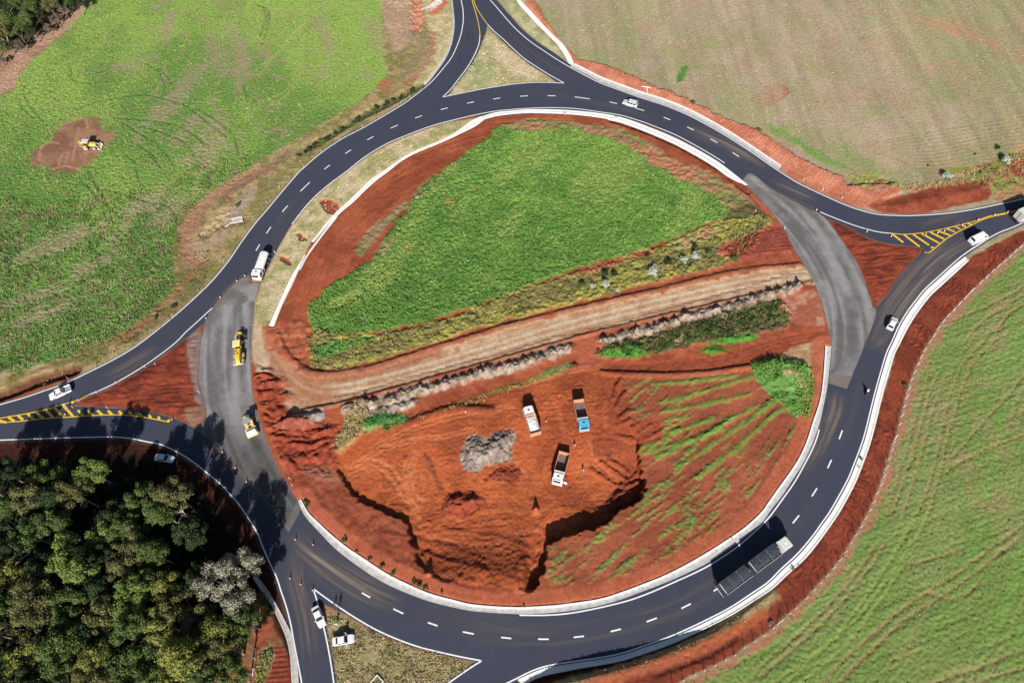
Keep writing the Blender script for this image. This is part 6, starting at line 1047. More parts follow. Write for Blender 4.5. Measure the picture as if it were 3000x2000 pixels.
def grader(label, loc, rz):
    t = thing('motor_grader', label, 'road grader', loc, rz); f, b = 4.5, -4.5; Y_ = 'yellow'; PY = 'pale_yellow'
    MB().loft([[(x, -w, z0), (x, w, z0), (x, w, z1), (x, -w, z1)] for x, w, z0, z1 in ((f-.3, .20, 1.0, 1.45), (f-1.0, .22, 1.05, 1.6), (2.0, .2, 1.6, 2.1), (.9, .26, 1.5, 2.1), (.3, .4, 1.0, 1.9))]).build('front_frame', M[Y_], t)
    MB().box(f-1.0, f-.55, -.85, .85, 1.25, 1.45).build('front_crossbeam', M[Y_], t)
    MB().box(f-.35, f+.0, -.25, .25, 1.0, 1.55).build('nose', M[Y_], t)
    MB().box(-.2, 1.0, -.75, .75, 1.4, 2.9, .05, .05).build('cab', M['glass'], t)
    MB().box(-.65, 1.2, -.92, .92, 3.0, 3.14, .05, .05).build('cab_roof', M[PY], t)
    for sx in (-.25, .95):
        for s in (-1, 1): MB().box(sx, sx+.1, s*.74-.05, s*.74+.05, 1.4, 3.0).build('cab_pillar', M[Y_], t)
    MB().loft([[(x, -w, 1.0), (x, w, 1.0), (x, w, z), (x, w*.75, z+.12), (x, -w*.75, z+.12), (x, -w, z)] for x, w, z in ((-.6, .62, 2.0), (-1.6, .55, 2.05), (-3.2, .55, 2.0), (-3.9, .5, 1.9))]).build('engine_hood', M[Y_], t)
    MB().lathe([(.07, 0), (.07, .7)], -1.6, .2, 8, 'z', 2.15).build('exhaust', M['black'], t)
    MB().box(-2.3, -1.9, -.22, .1, 2.17, 2.22).build('hood_vent', M['black'], t)
    MB().box(b+.0, b+.55, -.5, .5, 1.0, 1.6).build('ripper_frame', M[PY], t); MB().box(b-.12, b+.08, -1.15, 1.15, 1.0, 1.25).build('ripper_bar', M[PY], t)
    for y in (-.9, -.3, .3, .9): MB().box(b-.1, b, y-.06, y+.06, .35, 1.0).build('ripper_tooth', M['steel'], t)
    n = 8; pr = [(.30*math.sin(R(-50+100*i/n)), .62-.34*math.cos(R(-50+100*i/n))+.0) for i in range(n+1)]
    ca, sa = math.cos(R(38)), math.sin(R(38)); rg = []
    for y in (-1.85, 1.85):
        rg.append([(1.6+(-z)*ca*.9-y*sa*1.0, -z*sa*.2+y*ca, .35+x+.25) for x, z in pr]+[(1.66+(-z)*ca*.9-y*sa*1.0, -z*sa*.2+y*ca+.0, .35+x+.25) for x, z in pr[::-1]])
    MB().loft(rg).build('blade', M['steel'], t)
    MB().lathe([(.75, 0), (.85, .05), (.85, .15), (.75, .2)], 1.7, 0, 20, 'z', .95).build('turntable', M[Y_], t)
    for s in (-1, 1):
        MB().tube([(.9, s*.3, 2.2), (1.7, s*.7, 1.1)], .07).build('lift_cylinder', M['steel'], t)
        wheel(t, f-.85, s*1.0, .65, .4, 'dusty_tyre', 'pale_yellow'); wheel(t, -1.75, s*1.05, .65, .42, 'dusty_tyre', 'pale_yellow'); wheel(t, -3.35, s*1.05, .65, .42, 'dusty_tyre', 'pale_yellow')
        MB().box(f-.35, f-.2, s*.45-.12, s*.45+.12, 1.45, 1.62).build('headlight', M['lamp'], t)
        MB().box(-3.4, -1.7, s*.7-.1, s*.7+.1, .55, .85).build('tandem_case', M[Y_], t)
    return t
def roller(label, loc, rz):
    t = thing('road_roller', label, 'road roller', loc, rz); Y_ = 'pale_yellow'
    d = MB().lathe([(.05, -1.05), (.72, -1.05), (.75, -1.02), (.75, 1.02), (.72, 1.05), (.05, 1.05)], 1.75, 0, 28, 'y', .75).build('drum', M['concrete'], t)
    fr = MB(); fr.box(2.6, 2.8, -1.25, 1.25, .6, .85)
    for s in (-1, 1): fr.box(.75, 2.65, s*1.2-.07, s*1.2+.07, .55, .9)
    fr.box(.6, .85, -1.25, 1.25, .5, 1.0); fr.build('drum_frame', M[Y_], t)
    MB().box(.1, .7, -.3, .3, .5, 1.1).build('articulation_joint', M['black'], t)
    MB().loft([[(x, -w, .6), (x, w, .6), (x, w, z), (x, w*.8, z+.12), (x, -w*.8, z+.12), (x, -w, z)] for x, w, z in ((-1.1, .8, 1.55), (-1.6, .8, 1.55), (-2.5, .75, 1.35), (-2.8, .65, 1.2))]).build('engine_hood', M[Y_], t)
    MB().box(-1.15, .3, -1.0, 1.0, .75, 1.05).build('operator_deck', M[Y_], t)
    st = MB(); st.box(-.75, -.3, -.28, .28, 1.05, 1.45); st.box(-.85, -.7, -.28, .28, 1.4, 1.9); st.build('seat', M['black'], t)
    MB().tube([(.0, 0, 1.05), (-.1, 0, 1.6)], .05).build('steering_column', M['black'], t)
    for x in (-1.0, .15):
        for s in (-1, 1): MB().tube([(x, s*.75, 1.05), (x, s*.72, 2.85)], .04).build('canopy_post', M['grey_metal'], t)
    MB().box(-1.2, .35, -.85, .85, 2.85, 2.95, .04, .04).build('canopy_roof', M['grey_metal'], t)
    for s in (-1, 1):
        wheel(t, -1.85, s*.95, .7, .5, 'tyre', 'pale_yellow'); MB().box(-2.9, -2.8, s*.5-.1, s*.5+.1, .95, 1.1).build('taillight', M['red_lamp'], t)
    return t
def loader(label, loc, rz):
    t = thing('backhoe_loader', label, 'backhoe loader', loc, rz); Y_ = 'yellow'
    MB().box(-1.9, 1.8, -.4, .4, .6, 1.0).build('chassis', M['black'], t)
    MB().loft([[(x, -w, .9), (x, w, .9), (x, w, z), (x, w*.8, z+.1), (x, -w*.8, z+.1), (x, -w, z)] for x, w, z in ((.25, .5, 1.75), (1.0, .5, 1.7), (1.9, .46, 1.55), (2.05, .4, 1.4))]).build('engine_hood', M[Y_], t)
    MB().lathe([(.05, 0), (.05, .6)], .9, .25, 8, 'z', 1.75).build('exhaust', M['black'], t)
    MB().box(-1.5, .15, -.72, .72, 1.0, 2.45, .05, .05).build('cab', M['glass'], t)
    MB().box(-1.75, .3, -.85, .85, 2.5, 2.64, .06, .06).build('cab_roof', M['cab_grey'], t)
    for x in (-1.5, .1):
        for s in (-1, 1): MB().box(x, x+.08, s*.7-.04, s*.7+.04, 1.0, 2.52).build('cab_pillar', M[Y_], t)
    for s in (-1, 1):
        MB().tube([(.2, s*.62, 1.5), (1.6, s*.62, 1.5), (2.6, s*.62, .7)], .09, 6).build('loader_arm', M['cream'], t)
        MB().box(-1.75, -.55, s*.98-.25, s*.98+.25, 1.36, 1.44).build('fender', M[Y_], t)
        wheel(t, -1.15, s*1.0, .68, .45, 'dusty_tyre', 'pale_yellow'); wheel(t, 1.35, s*.92, .5, .35, 'dusty_tyre', 'pale_yellow')
    pr = [(3.3, .2), (2.75, .15), (2.5, .35), (2.45, .7), (2.65, 1.05), (2.72, 1.02), (2.53, .7), (2.58, .4), (2.8, .24), (3.3, .26)]
    bk = MB().loft([[(x, y, z) for x, z in pr] for y in (-1.15, 1.15)])
    for y in (-1.15, 1.1): bk.loft([[(x, yy, z) for x, z in ((3.25, .2), (2.72, .16), (2.48, .36), (2.45, .7), (2.66, 1.04))] for yy in (y, y+.05)])
    bk.build('front_bucket', M['cream'], t)
    MB().tube([(-1.9, 0, .9), (-2.5, 0, 1.9), (-2.35, 0, 2.6)], .13, 6).build('backhoe_boom', M[Y_], t); MB().tube([(-2.35, 0, 2.6), (-3.0, 0, 1.7), (-2.9, 0, 1.0)], .11, 6).build('dipper_arm', M[Y_], t)
    MB().loft([[(x, y, z) for x, z in ((-3.15, .55), (-2.7, .5), (-2.6, .85), (-2.95, 1.1), (-3.1, 1.0))] for y in (-.3, .3)]).build('rear_bucket', M['grey_metal'], t)
    return t
def motorbike(label, loc, rz):
    t = thing('motorcycle', label, 'motorcycle', loc, rz)
    wheel(t, .68, .001, .31, .1); wheel(t, -.62, .001, .31, .13)
    MB().tube([(.68, .09, .31), (.48, .07, .85), (.42, .05, 1.0)], .03).tube([(.68, -.09, .31), (.48, -.07, .85), (.42, -.05, 1.0)], .03).build('fork', M['steel'], t)
    MB().tube([(.35, .36, 1.05), (.42, .1, 1.02), (.42, -.1, 1.02), (.35, -.36, 1.05)], .018).build('handlebar', M['black'], t)
    MB().loft([[(x, -w, z0), (x, w, z0), (x, w*.7, z1), (x, -w*.7, z1)] for x, w, z0, z1 in ((.38, .10, .7, .9), (.2, .15, .68, .95), (-.1, .10, .66, .86))]).build('fuel_tank', M['red_cloth'], t)
    MB().box(-.7, -.08, -.13, .13, .72, .82, .02, .02).build('seat', M['black'], t)
    MB().box(-.2, .3, -.14, .14, .28, .62).build('engine', M['steel'], t)
    MB().tube([(.1, -.14, .35), (-.3, -.18, .3), (-.75, -.18, .38)], .045).build('exhaust', M['steel'], t)
    MB().lathe([(.05, 0), (.09, .06), (.09, .1)], .55, 0, 10, 'x', .88).build('headlight', M['lamp'], t)
    MB().box(-.86, -.72, -.08, .08, .68, .76).build('taillight', M['red_lamp'], t)
    return t
# ---------------------------------------------------------------- people: one continuous skinned figure each
def figure(pose):
    """pose: joints in metres, facing +X"""
    J = {'pel': (0, 0, .95), 'wai': (0, 0, 1.10), 'che': (.01, 0, 1.32), 'nck': (.01, 0, 1.47), 'hd0': (.03, 0, 1.57), 'hd1': (.03, 0, 1.68), 'top': (.02, 0, 1.74), 'nos': (.125, 0, 1.625)}
    for s, n in ((1, 'l'), (-1, 'r')):
        J.update({n+'sh': (.01, s*.17, 1.42), n+'el': (0, s*.25, 1.14), n+'wr': (.10, s*.25, .90), n+'pa': (.13, s*.25, .83), n+'hi': (0, s*.09, .93), n+'kn': (.03, s*.11, .50), n+'an': (0, s*.12, .09), n+'to': (.16, s*.13, .035)})
    J.update(pose)
    rad = dict(pel=.14, wai=.12, che=.145, nck=.055, hd0=.075, hd1=.092, top=.05, nos=.018, sh=.062, el=.045, wr=.03, pa=.033, hi=.085, kn=.06, an=.042, to=.035)
    names = list(J); V = [Vector(J[k]) for k in names]; E = []; RR = [rad[k] if k in rad else rad[k[1:]] for k in names]
    ix = {k: i for i, k in enumerate(names)}
    for a, b in (('pel', 'wai'), ('wai', 'che'), ('che', 'nck'), ('nck', 'hd0'), ('hd0', 'hd1'), ('hd1', 'top'), ('hd0', 'nos')): E.append((ix[a], ix[b]))
    for n in 'lr':
        for a, b in (('che', n+'sh'), (n+'sh', n+'el'), (n+'el', n+'wr'), (n+'wr', n+'pa'), ('pel', n+'hi'), (n+'hi', n+'kn'), (n+'kn', n+'an'), (n+'an', n+'to')): E.append((ix[a], ix[b]))
        w, p = V[ix[n+'wr']], V[ix[n+'pa']]; d = (p-w).normalized(); sd = Vector((1, 0, 0)) if abs(d.x) < .8 else Vector((0, 0, 1)); sd = (sd-d*sd.dot(d)).normalized(); cu = d.cross(sd)
        for k, (o_, ln) in enumerate(((-.030, .062), (-.010, .074), (.010, .070), (.029, .055))):
            i = len(V); V += [p+sd*o_+d*.03, p+sd*o_+d*(.03+ln*.6)+cu*.006, p+sd*o_+d*(.03+ln)+cu*.022]; RR += [.0095, .0085, .007]; E += [(ix[n+'pa'], i), (i, i+1), (i+1, i+2)]
        i = len(V); V += [w.lerp(p, .5)+sd*.04, p+sd*.06+d*.01]; RR += [.010, .008]; E += [(ix[n+'pa'], i), (i, i+1)]
    me = bpy.data.meshes.new('person_body'); me.from_pydata([tuple(v) for v in V], E, [])
    o = bpy.data.objects.new('person_body', me); C.objects.link(o); o.modifiers.new('skin', 'SKIN'); sk = me.skin_vertices[0].data
    for i, r_ in enumerate(RR): sk[i].radius = (r_, r_); sk[i].use_root = False
    sk[0].use_root = True
    su = o.modifiers.new('sub', 'SUBSURF'); su.levels = 1; su.render_levels = 1
    dg = bpy.context.evaluated_depsgraph_get(); dg.update(); m2 = bpy.data.meshes.new_from_object(o.evaluated_get(dg)); bpy.data.objects.remove(o)
    co = np.empty(len(m2.vertices)*3); m2.vertices.foreach_get('co', co); co = co.reshape(-1, 3)
    for p in m2.polygons:
        c = co[list(p.vertices)].mean(0); dh = min((Vector(c)-V[ix[n+'pa']]).length for n in 'lr')
        p.material_index = 0 if (dh < .13 or (Vector(c)-V[ix['hd1']]).length < .17) else (2 if min((Vector(c)-V[ix[k]]).length for k in ('lkn', 'rkn', 'lan', 'ran', 'lto', 'rto', 'lhi', 'rhi')) < min((Vector(c)-V[ix[k]]).length for k in ('wai', 'che', 'lsh', 'rsh', 'lel', 'rel', 'lwr', 'rwr')) else 1)
        p.use_smooth = True
    return m2, V[ix['hd1']]
STAND = figure({})
WALK = figure({'lkn': (.16, .10, .52), 'lan': (.10, .11, .10), 'lto': (.26, .11, .05), 'rkn': (-.02, -.1, .52), 'ran': (-.22, -.11, .13), 'rto': (-.07, -.11, .04), 'lel': (-.10, .24, 1.16), 'lwr': (-.02, .26, .93), 'lpa': (0, .26, .86), 'rel': (.08, -.24, 1.15), 'rwr': (.22, -.22, .97), 'rpa': (.28, -.22, .92)})
FLAG = figure({'rel': (.16, -.30, 1.30), 'rwr': (.36, -.34, 1.40), 'rpa': (.43, -.35, 1.42)})
RIDE = figure({'pel': (-.15, 0, .90), 'wai': (-.12, 0, 1.04), 'che': (-.02, 0, 1.24), 'nck': (.03, 0, 1.38), 'hd0': (.07, 0, 1.47), 'hd1': (.08, 0, 1.57), 'top': (.07, 0, 1.63), 'nos': (.175, 0, 1.52), 'lsh': (0, .17, 1.33), 'rsh': (0, -.17, 1.33), 'lel': (.14, .30, 1.14), 'rel': (.14, -.30, 1.14), 'lwr': (.30, .32, 1.08), 'rwr': (.30, -.32, 1.08), 'lpa': (.36, .33, 1.075), 'rpa': (.36, -.33, 1.075), 'lhi': (-.1, .1, .87), 'rhi': (-.1, -.1, .87), 'lkn': (.22, .20, .72), 'rkn': (.22, -.20, .72), 'lan': (.02, .19, .33), 'ran': (.02, -.19, .33), 'lto': (.18, .2, .30), 'rto': (.18, -.2, .30)})
def person(fig, label, x, y, face, shirt, legs, hat=None, h=1.0, loc=None, rz=None):
    p = spot(x, y, h) if loc is None else Vector(loc); z = max(p.z, 0) if -.3 < p.z < .1 else p.z
    me, hd = fig; me = me.copy(); o = bpy.data.objects.new('person', me); C.objects.link(o); o.location = (p.x, p.y, z); o.rotation_euler = (0, 0, face if rz is None else rz)
    for m_ in ('skin', shirt, legs): me.materials.append(M[m_])
    tag(o, label, 'person', None)
    hx, hy, hz = hd
    if hat: MB().lathe([(.14, .0), (.125, .02), (.12, .06), (.085, .115), (.02, .135)], hx, hy, 12, 'z', hz).build(hat, M['helmet'], o, smooth=True)
    else: MB().lathe([(.098, -.03), (.106, .02), (.092, .075), (.05, .11), (.01, .12)], hx-.012, hy, 12, 'z', hz).build('hair', M['hair'], o, smooth=True)
    for s in (-1, 1):
        MB().lathe([(.001, -.012), (.012, 0), (.001, .012)], hx+.084, hy+s*.032, 8, 'z', hz-.02).build('eye', M['black'], o)
        MB().box(hx-.02, hx+.02, hy+s*.092-.008, hy+s*.092+.008, hz-.06, hz+.0).build('ear', M['skin'], o)
    MB().box(hx+.07, hx+.083, hy-.024, hy+.024, hz-.087, hz-.078).build('mouth', M['red_lamp'], o)
    return o
# ---------------------------------------------------------------- everything placed
l, r, _ = head((1827, 297), (1865.5, 308), .9); car('suv', 'silver-white SUV driving on the upper part of the ring', 'car', l, r, 'silver', 'suv')
l, r, _ = head((151, 1160.6), (200.5, 1138), .9); car('pickup', 'white pickup with an open empty bed on the left exit lane', 'pickup', l, r, 'white_paint', 'pickup')
l, r, _ = head((505.5, 1344.6), (456, 1338), .9); car('sedan', 'silver-white sedan tinted blue for skylight, parked in the shade below the left exit road', 'car', l, r, 'sky_tinted_white', 'sedan')
l, r, _ = head((944, 1831), (922.5, 1778), .9); car('sedan', 'white sedan driving down the bottom exit lane', 'car', l, r, 'white_paint', 'sedan')
l, r, _ = head((1036.5, 1867), (973, 1879), .9); car('sedan', 'white sedan parked on the dry grass with a front door open', 'car', l, r, 'white_paint', 'sedan', door=-1)
l, r, _ = head((2896, 682), (2842, 708), 1.4); car('van', 'plain white van leaving past the yellow hatching at right', 'van', l, r, 'white_paint', 'van')
l, r, _ = head((2624, 929), (2605.6, 964), .9); car('hatchback', 'small white car on the right hand lane below the red triangle', 'car', l, r, 'white_paint', 'hatch')
l, r, L_ = head((775.7, 740), (750, 812), 1.9); tanker('white water tanker truck with orange bumper at the end of the fresh asphalt', l, r+math.pi)
l, r, L_ = head((1544.6, 1192), (1570, 1274), 1.7); dump_truck('dump truck loaded with pale stone, white cab pointing up the picture', l, r, 'cab_white', loaded=True, headboard='bed')
l, r, L_ = head((1713, 1258), (1694.5, 1174), 1.7); dump_truck('empty dump truck with a light blue cab and orange bumper', l, r, 'cab_blue', headboard='trailer_grey', bumper='orange')
l, r, L_ = head((1632, 1412), (1653.5, 1331), 1.7); dump_truck('empty dump truck with a white cab and its door open, lowest in the pit', l, r, 'cab_white', door=True, headboard='cream')
l, r, L_ = head((2313, 1582), (2114, 1728), 2.6); long_truck('long grey truck with two tarpaulin-covered trailers on the lower right ring', l, r, L_)
l, r, L_ = head((3062, 602), (2982, 636), 2.2); box_truck('grey-white box truck cut by the right frame edge', l, r, 8.6)
l, r, L_ = head((701.5, 970), (697.8, 1070), 1.4); grader('yellow motor grader working on the grey base course', l, r)
l, r, L_ = head((741, 1275), (722, 1220), 1.0); roller('road roller with a smooth pale steel drum at the edge of the grey base course', l, r)
l, r, L_ = head((293, 423.5), (231, 424), 1.2); loader('yellow backhoe loader with grey cab roof on the bare patch in the left field', l, r)
l, r, L_ = head((2544, 1136), (2538, 1157), .9); motorbike('motorcycle ridden up the right side of the ring', l, r)
person(RIDE, 'person in a white shirt and white helmet riding the motorcycle', 0, 0, 0, 'white_cloth', 'dark_cloth', 'helmet', loc=(l[0], l[1], l[2]), rz=r)
UP = math.pi/2
person(STAND, 'person in blue work clothes standing near the blue-cabbed truck', 1684, 1306, UP, 'blue_cloth', 'blue_cloth', 'hard_hat')
person(WALK, 'person in blue work clothes walking beside the lowest dump truck', 1708.5, 1379, -UP, 'blue_cloth', 'blue_cloth', 'hard_hat')
person(STAND, 'person in grey clothes standing on the white line beside the red board', 993, 1776, UP, 'grey_cloth', 'dark_cloth')
person(WALK, 'person in a white shirt walking on the dry grass above the parked sedan', 985, 1827, UP, 'white_cloth', 'white_cloth')
person(STAND, 'person in a pale shirt standing in the shadow of the parked sedan', 1012, 1853, UP, 'grey_cloth', 'dark_cloth')
person(FLAG, 'person in blue with a pale shirt directing traffic on the left yellow hatching', 195, 1189, 2.4, 'blue_cloth', 'blue_cloth', 'hard_hat')
person(STAND, 'person in a white shirt standing in the left field below the bare patch', 133, 524, 0, 'white_cloth', 'grey_cloth')
# cones
def cone_model():
    t = thing('traffic_cone', 'x', 'traffic cone')
    MB().box(-.21, .21, -.21, .21, 0, .05).build('base', M['black'], t)
    MB().lathe([(.15, .05), (.036, .92), (.0, .93)], 0, 0, 14).build('body', M['rubber_red'], t, smooth=True)
    MB().lathe([(.110, .40), (.082, .62)], 0, 0, 14).build('upper_band', M['cone_white'], t); MB().lathe([(.139, .17), (.118, .33)], 0, 0, 14).build('lower_band', M['cone_white'], t)
    return t
cone0 = cone_model(); first = True
CONES = [([(741.4, 815.7), (717.5, 807.7), (694.5, 823.7), (645.7, 871.5), (603.6, 932)], 'cone at the upper end of the left grey section', 'from the truck'), ([(652, 1323.7), (690.4, 1370.5), (722, 1411)], 'cone between the shaded road and the left grey section', 'from the top'),
         ([(820, 1535.7), (865.8, 1579.7), (917, 1594.7)], 'orange and white cone across the ring below the grey section', 'from the left'), ([(849.5, 1693), (881, 1710.5), (916, 1728)], 'orange and white cone across the mouth of the bottom exit', 'from the left'),
         ([(191, 1213.6), (150, 1198)], 'orange cone on the left yellow hatching', 'from the right'), ([(504, 1228)], 'orange and white cone at the right end of the left hatching', ''), ([(2391.9, 615.4)], 'orange and white cone where the right grey section meets asphalt', ''),
         ([(2539.5, 678.6), (2611, 692)], 'orange and white cone on the shoulder below the right exit lane', 'from the left'), ([(2711.7, 688), (2746.5, 683), (2767, 677), (2819, 659.4), (2865.4, 644), (2913, 630.7), (2951.5, 622)], 'orange and white cone on the right yellow hatching', 'from the left'), ([(1600.5, 1233)], 'lone white and orange cone between the two upper dump trucks', '')]
for pts, lab, rel in CONES:
    for i, (x, y) in enumerate(pts):
        p = spot(x, y, .4); z = p.z if p.z < -.3 else max(p.z, .012)
        lb = lab if len(pts) == 1 else f'{lab}, {["first", "second", "third", "fourth", "fifth", "sixth", "seventh"][i]} {rel}'
        if first: cone0.location = (p.x, p.y, z); cone0['label'] = lb; cone0['group'] = 'traffic cones'; first = False
        else: dup(cone0, (p.x, p.y, z), random.uniform(0, 1.5), lb, 'traffic cones')
# warning board
p = spot(981, 1772, .6); t = thing('warning_board', 'red and white warning board standing on the lower white line', 'road sign', (p.x, p.y, 0), .2)
for s in (-1, 1): MB().tube([(.0, s*.25, 0), (.02, s*.25, 1.1)], .025).tube([(-.35, s*.25, 0), (.0, s*.25, .9)], .02).build('leg', M['steel'], t)
MB().box(-.02, .02, -.42, .42, .6, 1.45).build('board', M['red_cloth'], t); MB().box(.022, .03, -.34, .34, .88, 1.12).build('stripe', M['cone_white'], t)
# flagger's blue sheet and blue sheet in the wood
def tent(name, label, cat, x, y, w, d, h, rz):
    p = spot(x, y, h*.6); V = []
    for i in range(9):
        for j in range(6):
            u, v = i/8-.5, j/5-.5; V.append((u*w, v*d, h*(1-1.7*abs(v))*(.85+.15*math.cos(u*7))+random.uniform(-.05, .05)))
    n = len(V); Fc = [(i*6+j, (i+1)*6+j, (i+1)*6+j+1, i*6+j+1) for i in range(8) for j in range(5)]
    o = MB().add(V, Fc).add([(a, b, c-.03) for a, b, c in V], [q[::-1] for q in Fc]).build(name, M['blue_sheet'], None); o.location = (p.x, p.y, p.z+.1); o.rotation_euler = (0, 0, rz); tag(o, label, cat)
tent('blue_tarpaulin', 'crumpled blue tarpaulin lying in the shade among the trees', 'tarpaulin', 320, 1417, 2.9, 1.4, .9, -.4)
# fences
def fence(name, label, pts, h, bracing=(), mp='post'):
    P_ = [spot(x, y) for x, y in pts]; c = P_[len(P_)//2]; t = thing(name, label, 'fence', (c.x, c.y, c.z))
    for i, p in enumerate(P_):
        q = p-c; MB().box(q.x-.07, q.x+.07, q.y-.07, q.y+.07, q.z-.4, q.z+h, .015, .015).build('post', M[mp], t)
        if i in bracing:
            for k in (i-1, i+1):
                if 0 <= k < len(P_): e = P_[k]-c; MB().tube([q+Vector((0, 0, h*.9)), q.lerp(e, .55)+Vector((0, 0, .05))], .05, 6).build('brace', M[mp], t)
    for k in range(4):
        z = .3+k*(h-.4)/3; MB().tube([(p-c)+Vector((0, .08, z)) for p in P_], .006, 4).build('wire', M['wire'], t)
    return t
fence('wire_fence', 'long fence of white posts between the red bank and the right field', FENCE_R, 1.5, (11, 30, 53))
fence('wire_fence', 'short fence of white posts between the wood and the bottom exit', T(0, 1500, [(1790, 75), (1800, 165), (1825, 245), (1868, 335), (1900, 435)])+[(640, 1690), (680, 1740), (715, 1765)]+T(0, 1500, [(2312, 885), (2330, 1004), (2340, 1110), (2345, 1255), (2350, 1345), (2345, 1440), (2300, 1555)])+[(728, 2030)], 1.3, (13,))
# marker stakes
def stake(x, y, label, h=1.0, m='wood', grp='survey stakes', w=.05):
    p = spot(x, y, h*.5); o = MB().box(-w, w, -w, w, -.25, h-.12).box(-w*1.02, w*1.02, -w*1.02, w*1.02, h-.12, h, .01, .01).build('marker_stake', M[m]); o.location = (p.x, p.y, p.z if p.z < -.3 else max(p.z, 0)); tag(o, label, 'stake', grp)
ST = T(750, 0, [(1415, 885), (1303, 965), (1133, 1072), (978, 1160), (772, 1275), (598, 1388), (432, 1520)])+T(750, 500, [(305, 65), (215, 150), (95, 290)])+T(0, 500, [(2055, 835), (1820, 1100), (1585, 1320)])+T(0, 1000, [(1070, 115), (870, 228), (620, 335)])
for i, (x, y) in enumerate(ST): stake(x, y, f'short wooden stake along the outer edge of the left road, {nth(len(ST)-1-i) if i else "rightmost"}', 1.1)
for i, (x, y) in enumerate(T(0, 1000, [(1425, 208), (1330, 228), (1065, 375), (885, 465), (720, 538), (985, 608), (1825, 460), (668, 603)])): stake(x, y, f'thin white stake around the left red triangle, {["topmost", "second from the top", "third from the top", "fourth from the top", "at its left tip on the upper side", "on its lower edge", "on its right side beside the grey section", "at its lower left tip"][i]}', .9, 'cone_white')
for i, (x, y) in enumerate(T(2250, 500, [(328, 80), (505, 170), (682, 245)])): stake(x, y, f'thin white stake on the red bank above the right exit, {ORD[i]} of three', 1.0, 'cone_white')
for i, (x, y, lb) in enumerate(((848, 1400, 'white stake on the western red slope of the island, upper of two'), (855, 1420, 'white stake on the western red slope of the island, lower of two'), (2299, 667, 'white stake at the island edge by the right grey section'), (2383, 831, 'white stake at the island end of the dirt track'), (1364, 1206, 'white stake beside the dark ridge in the pit'), (1132, 977, 'white stake in the weedy strip of the island'), (805, 738, 'white stake at the asphalt edge beside the tanker'), (2214, 617, 'white stake in the grass at the right end of the island'))): stake(x, y, lb, 1.0, 'cone_white')
# concrete drain chutes with baffle blocks
def chute(name, label, pts, wd, nb, rz_pts, h=.32):
    a, b = (g2(q) for q in rz_pts); ang = math.atan2(a.y-b.y, a.x-b.x); L = (a-b).length; c = (a+b)/2
    t = thing(name, label, 'drain chute', (c.x, c.y, .02), ang)
    MB().box(-L/2, L/2, -wd/2, wd/2, -.3, .02).build('floor', M['old_concrete'], t)
    for s in (-1, 1):
        MB().box(-L/2, L/2, s*wd/2-.06, s*wd/2+.06, -.3, h).build('side_wall', M['old_concrete'], t)
        MB().loft([[(-L/2, s*wd/2-.08, -.3), (-L/2, s*wd/2+.08, -.3), (-L/2, s*wd/2+.08, h), (-L/2, s*wd/2-.08, h)], [(-L/2-1.6, s*(wd/2+.8)-.08, -.3), (-L/2-1.6, s*(wd/2+.8)+.08, -.3), (-L/2-1.6, s*(wd/2+.8)+.08, .1), (-L/2-1.6, s*(wd/2+.8)-.08, .1)]]).build('wing_wall', M['old_concrete'], t)
    MB().box(L/2-.16, L/2, -wd/2+.1, wd/2-.1, -.3, h).build('end_wall', M['concrete'], t)
    for i in range(nb):
        x = -L/2+.5+i*(L-1.2)/max(nb-1, 1); MB().box(x, x+.14, -wd/2+.1, wd/2-.1, .0, h*.55).build('baffle', M['concrete'], t)
chute('drain_chute', 'concrete drain chute with baffles on the left verge beside the ring', None, 1.5, 6, ((711, 641), (676, 648)))
chute('drain_chute', 'large concrete drain chute with baffles at the top edge of the picture', None, 2.4, 6, ((1290, 3), (1256, 28)))
# small white pipe works, culvert box, wing walls
p = g2((1893, 266)); t = thing('white_pipe', 'white forked pipe lying on the red bank above the SUV', 'pipe', (p.x, p.y, zat(p.x, p.y)+.05))
def loc_(x, y): q = g2((x, y)); return (q.x-p.x, q.y-p.y, zat(q.x, q.y)-zat(p.x, p.y)+.05)
MB().tube([loc_(1897, 276), loc_(1896, 266), loc_(1893, 258)], .12, 8).build('stem', M['concrete'], t); MB().tube([loc_(1879, 257), loc_(1893, 258), loc_(1905, 262)], .11, 8).build('branch', M['concrete'], t)
p = g2((1105, 1996)); t = thing('drain_box', 'timber-edged drain box in the grass at the bottom edge of the picture', 'drain box', (p.x, p.y, .05), R(45))
for i, q in enumerate(((-.9, .9, -.9, -.75), (-.9, .9, .75, .9), (-.9, -.75, -.75, .75), (.75, .9, -.75, .75))): MB().box(*q, -.4, .28).build('side', M['concrete'], t)
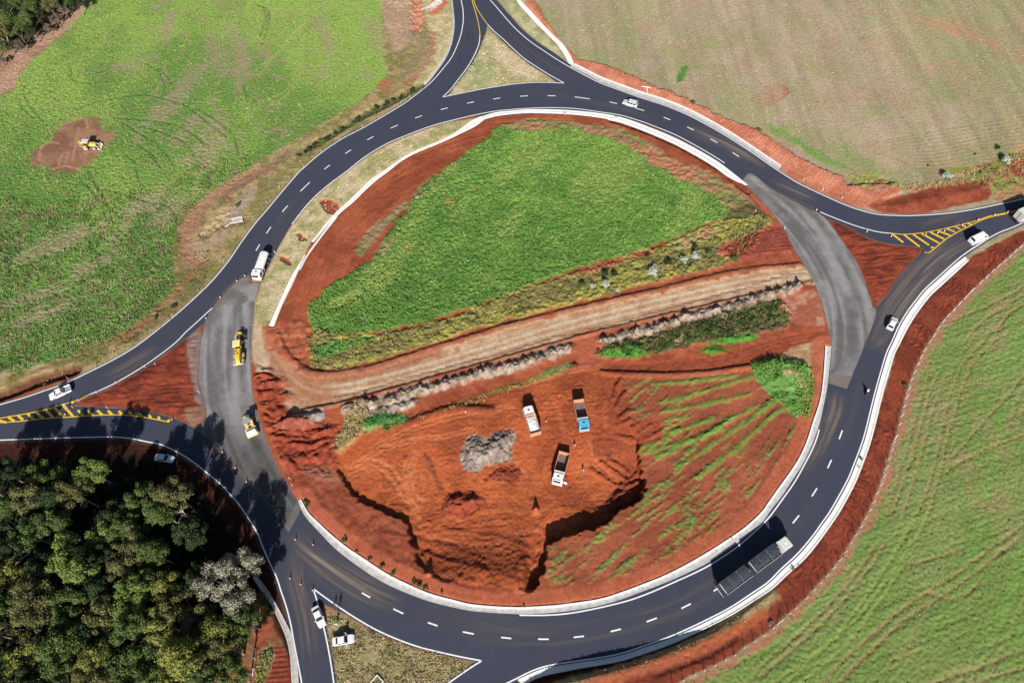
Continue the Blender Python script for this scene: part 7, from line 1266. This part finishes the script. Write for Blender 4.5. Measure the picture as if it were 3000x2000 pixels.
MB().box(-.75, .75, -.75, .75, -.3, -.2).build('floor', M['black'], t)
for i, (x, y, n) in enumerate(((1655, 333, 0), (1806, 345, 1))):
    p = g2((x, y)); o = MB().box(-.5, .5, -.35, .35, -.3, .34, .05, .05).build('gutter_inlet', M['old_concrete']); o.location = (p.x, p.y, 0); o.rotation_euler = (0, 0, -.25*n); tag(o, ['rough concrete inlet on the upper inner gutter, left one', 'rough concrete inlet on the upper inner gutter, right one'][n], 'drain inlet', 'gutter inlets')
# dry clods and stones: uncountable
def stones(n):
    V = []; Fc = []
    zones = [(W([(1345, 1312), (1400, 1268), (1505, 1255), (1500, 1330), (1400, 1372), (1345, 1350)]), .5, (.1, .3)), (W(PIT), .18, (.06, .2)), (W([(745, 1060), (850, 1150), (960, 1260), (900, 1370), (780, 1290)]), .3, (.08, .3)), (W([(1530, 20), (1690, 180), (1930, 262), (1820, 250), (1660, 150)]), .3, (.06, .16)), (W([(860, 840), (960, 700), (900, 900), (820, 960)]), .25, (.05, .16)), (W(GS, OV), .05, (.06, .16))]
    base = np.array([(0, 0, 1), (1, 0, 0), (0, 1, 0), (-1, 0, 0), (0, -1, 0), (0, 0, -1)], float); fb_ = [(0, 1, 2), (0, 2, 3), (0, 3, 4), (0, 4, 1), (5, 2, 1), (5, 3, 2), (5, 4, 3), (5, 1, 4)]
    for P_, den, (a, b) in zones:
        ar = abs(np.sum(P_[:, 0]*np.roll(P_[:, 1], -1)-P_[:, 1]*np.roll(P_[:, 0], -1)))/2
        for _ in range(int(ar*den)):
            x, y = rng.uniform(P_.min(0), P_.max(0))
            if not inside(P_, np.array([x]), np.array([y]))[0]: continue
            s = rng.uniform(a, b); v = base*rng.uniform(.6, 1.2, (6, 1))*s+[x, y, zat(x, y)+s*.3]; n0 = len(V); V += v.tolist(); Fc += [tuple(i+n0 for i in q) for q in fb_]
    o = link('stones', np_mesh('stones', V, Fc), mat('reddish_clods', (.40, .17, .09), .95, .4, .6), kind='stuff'); tag(o, 'loose clods and stones scattered on the earthworks', 'stones')
stones(0)
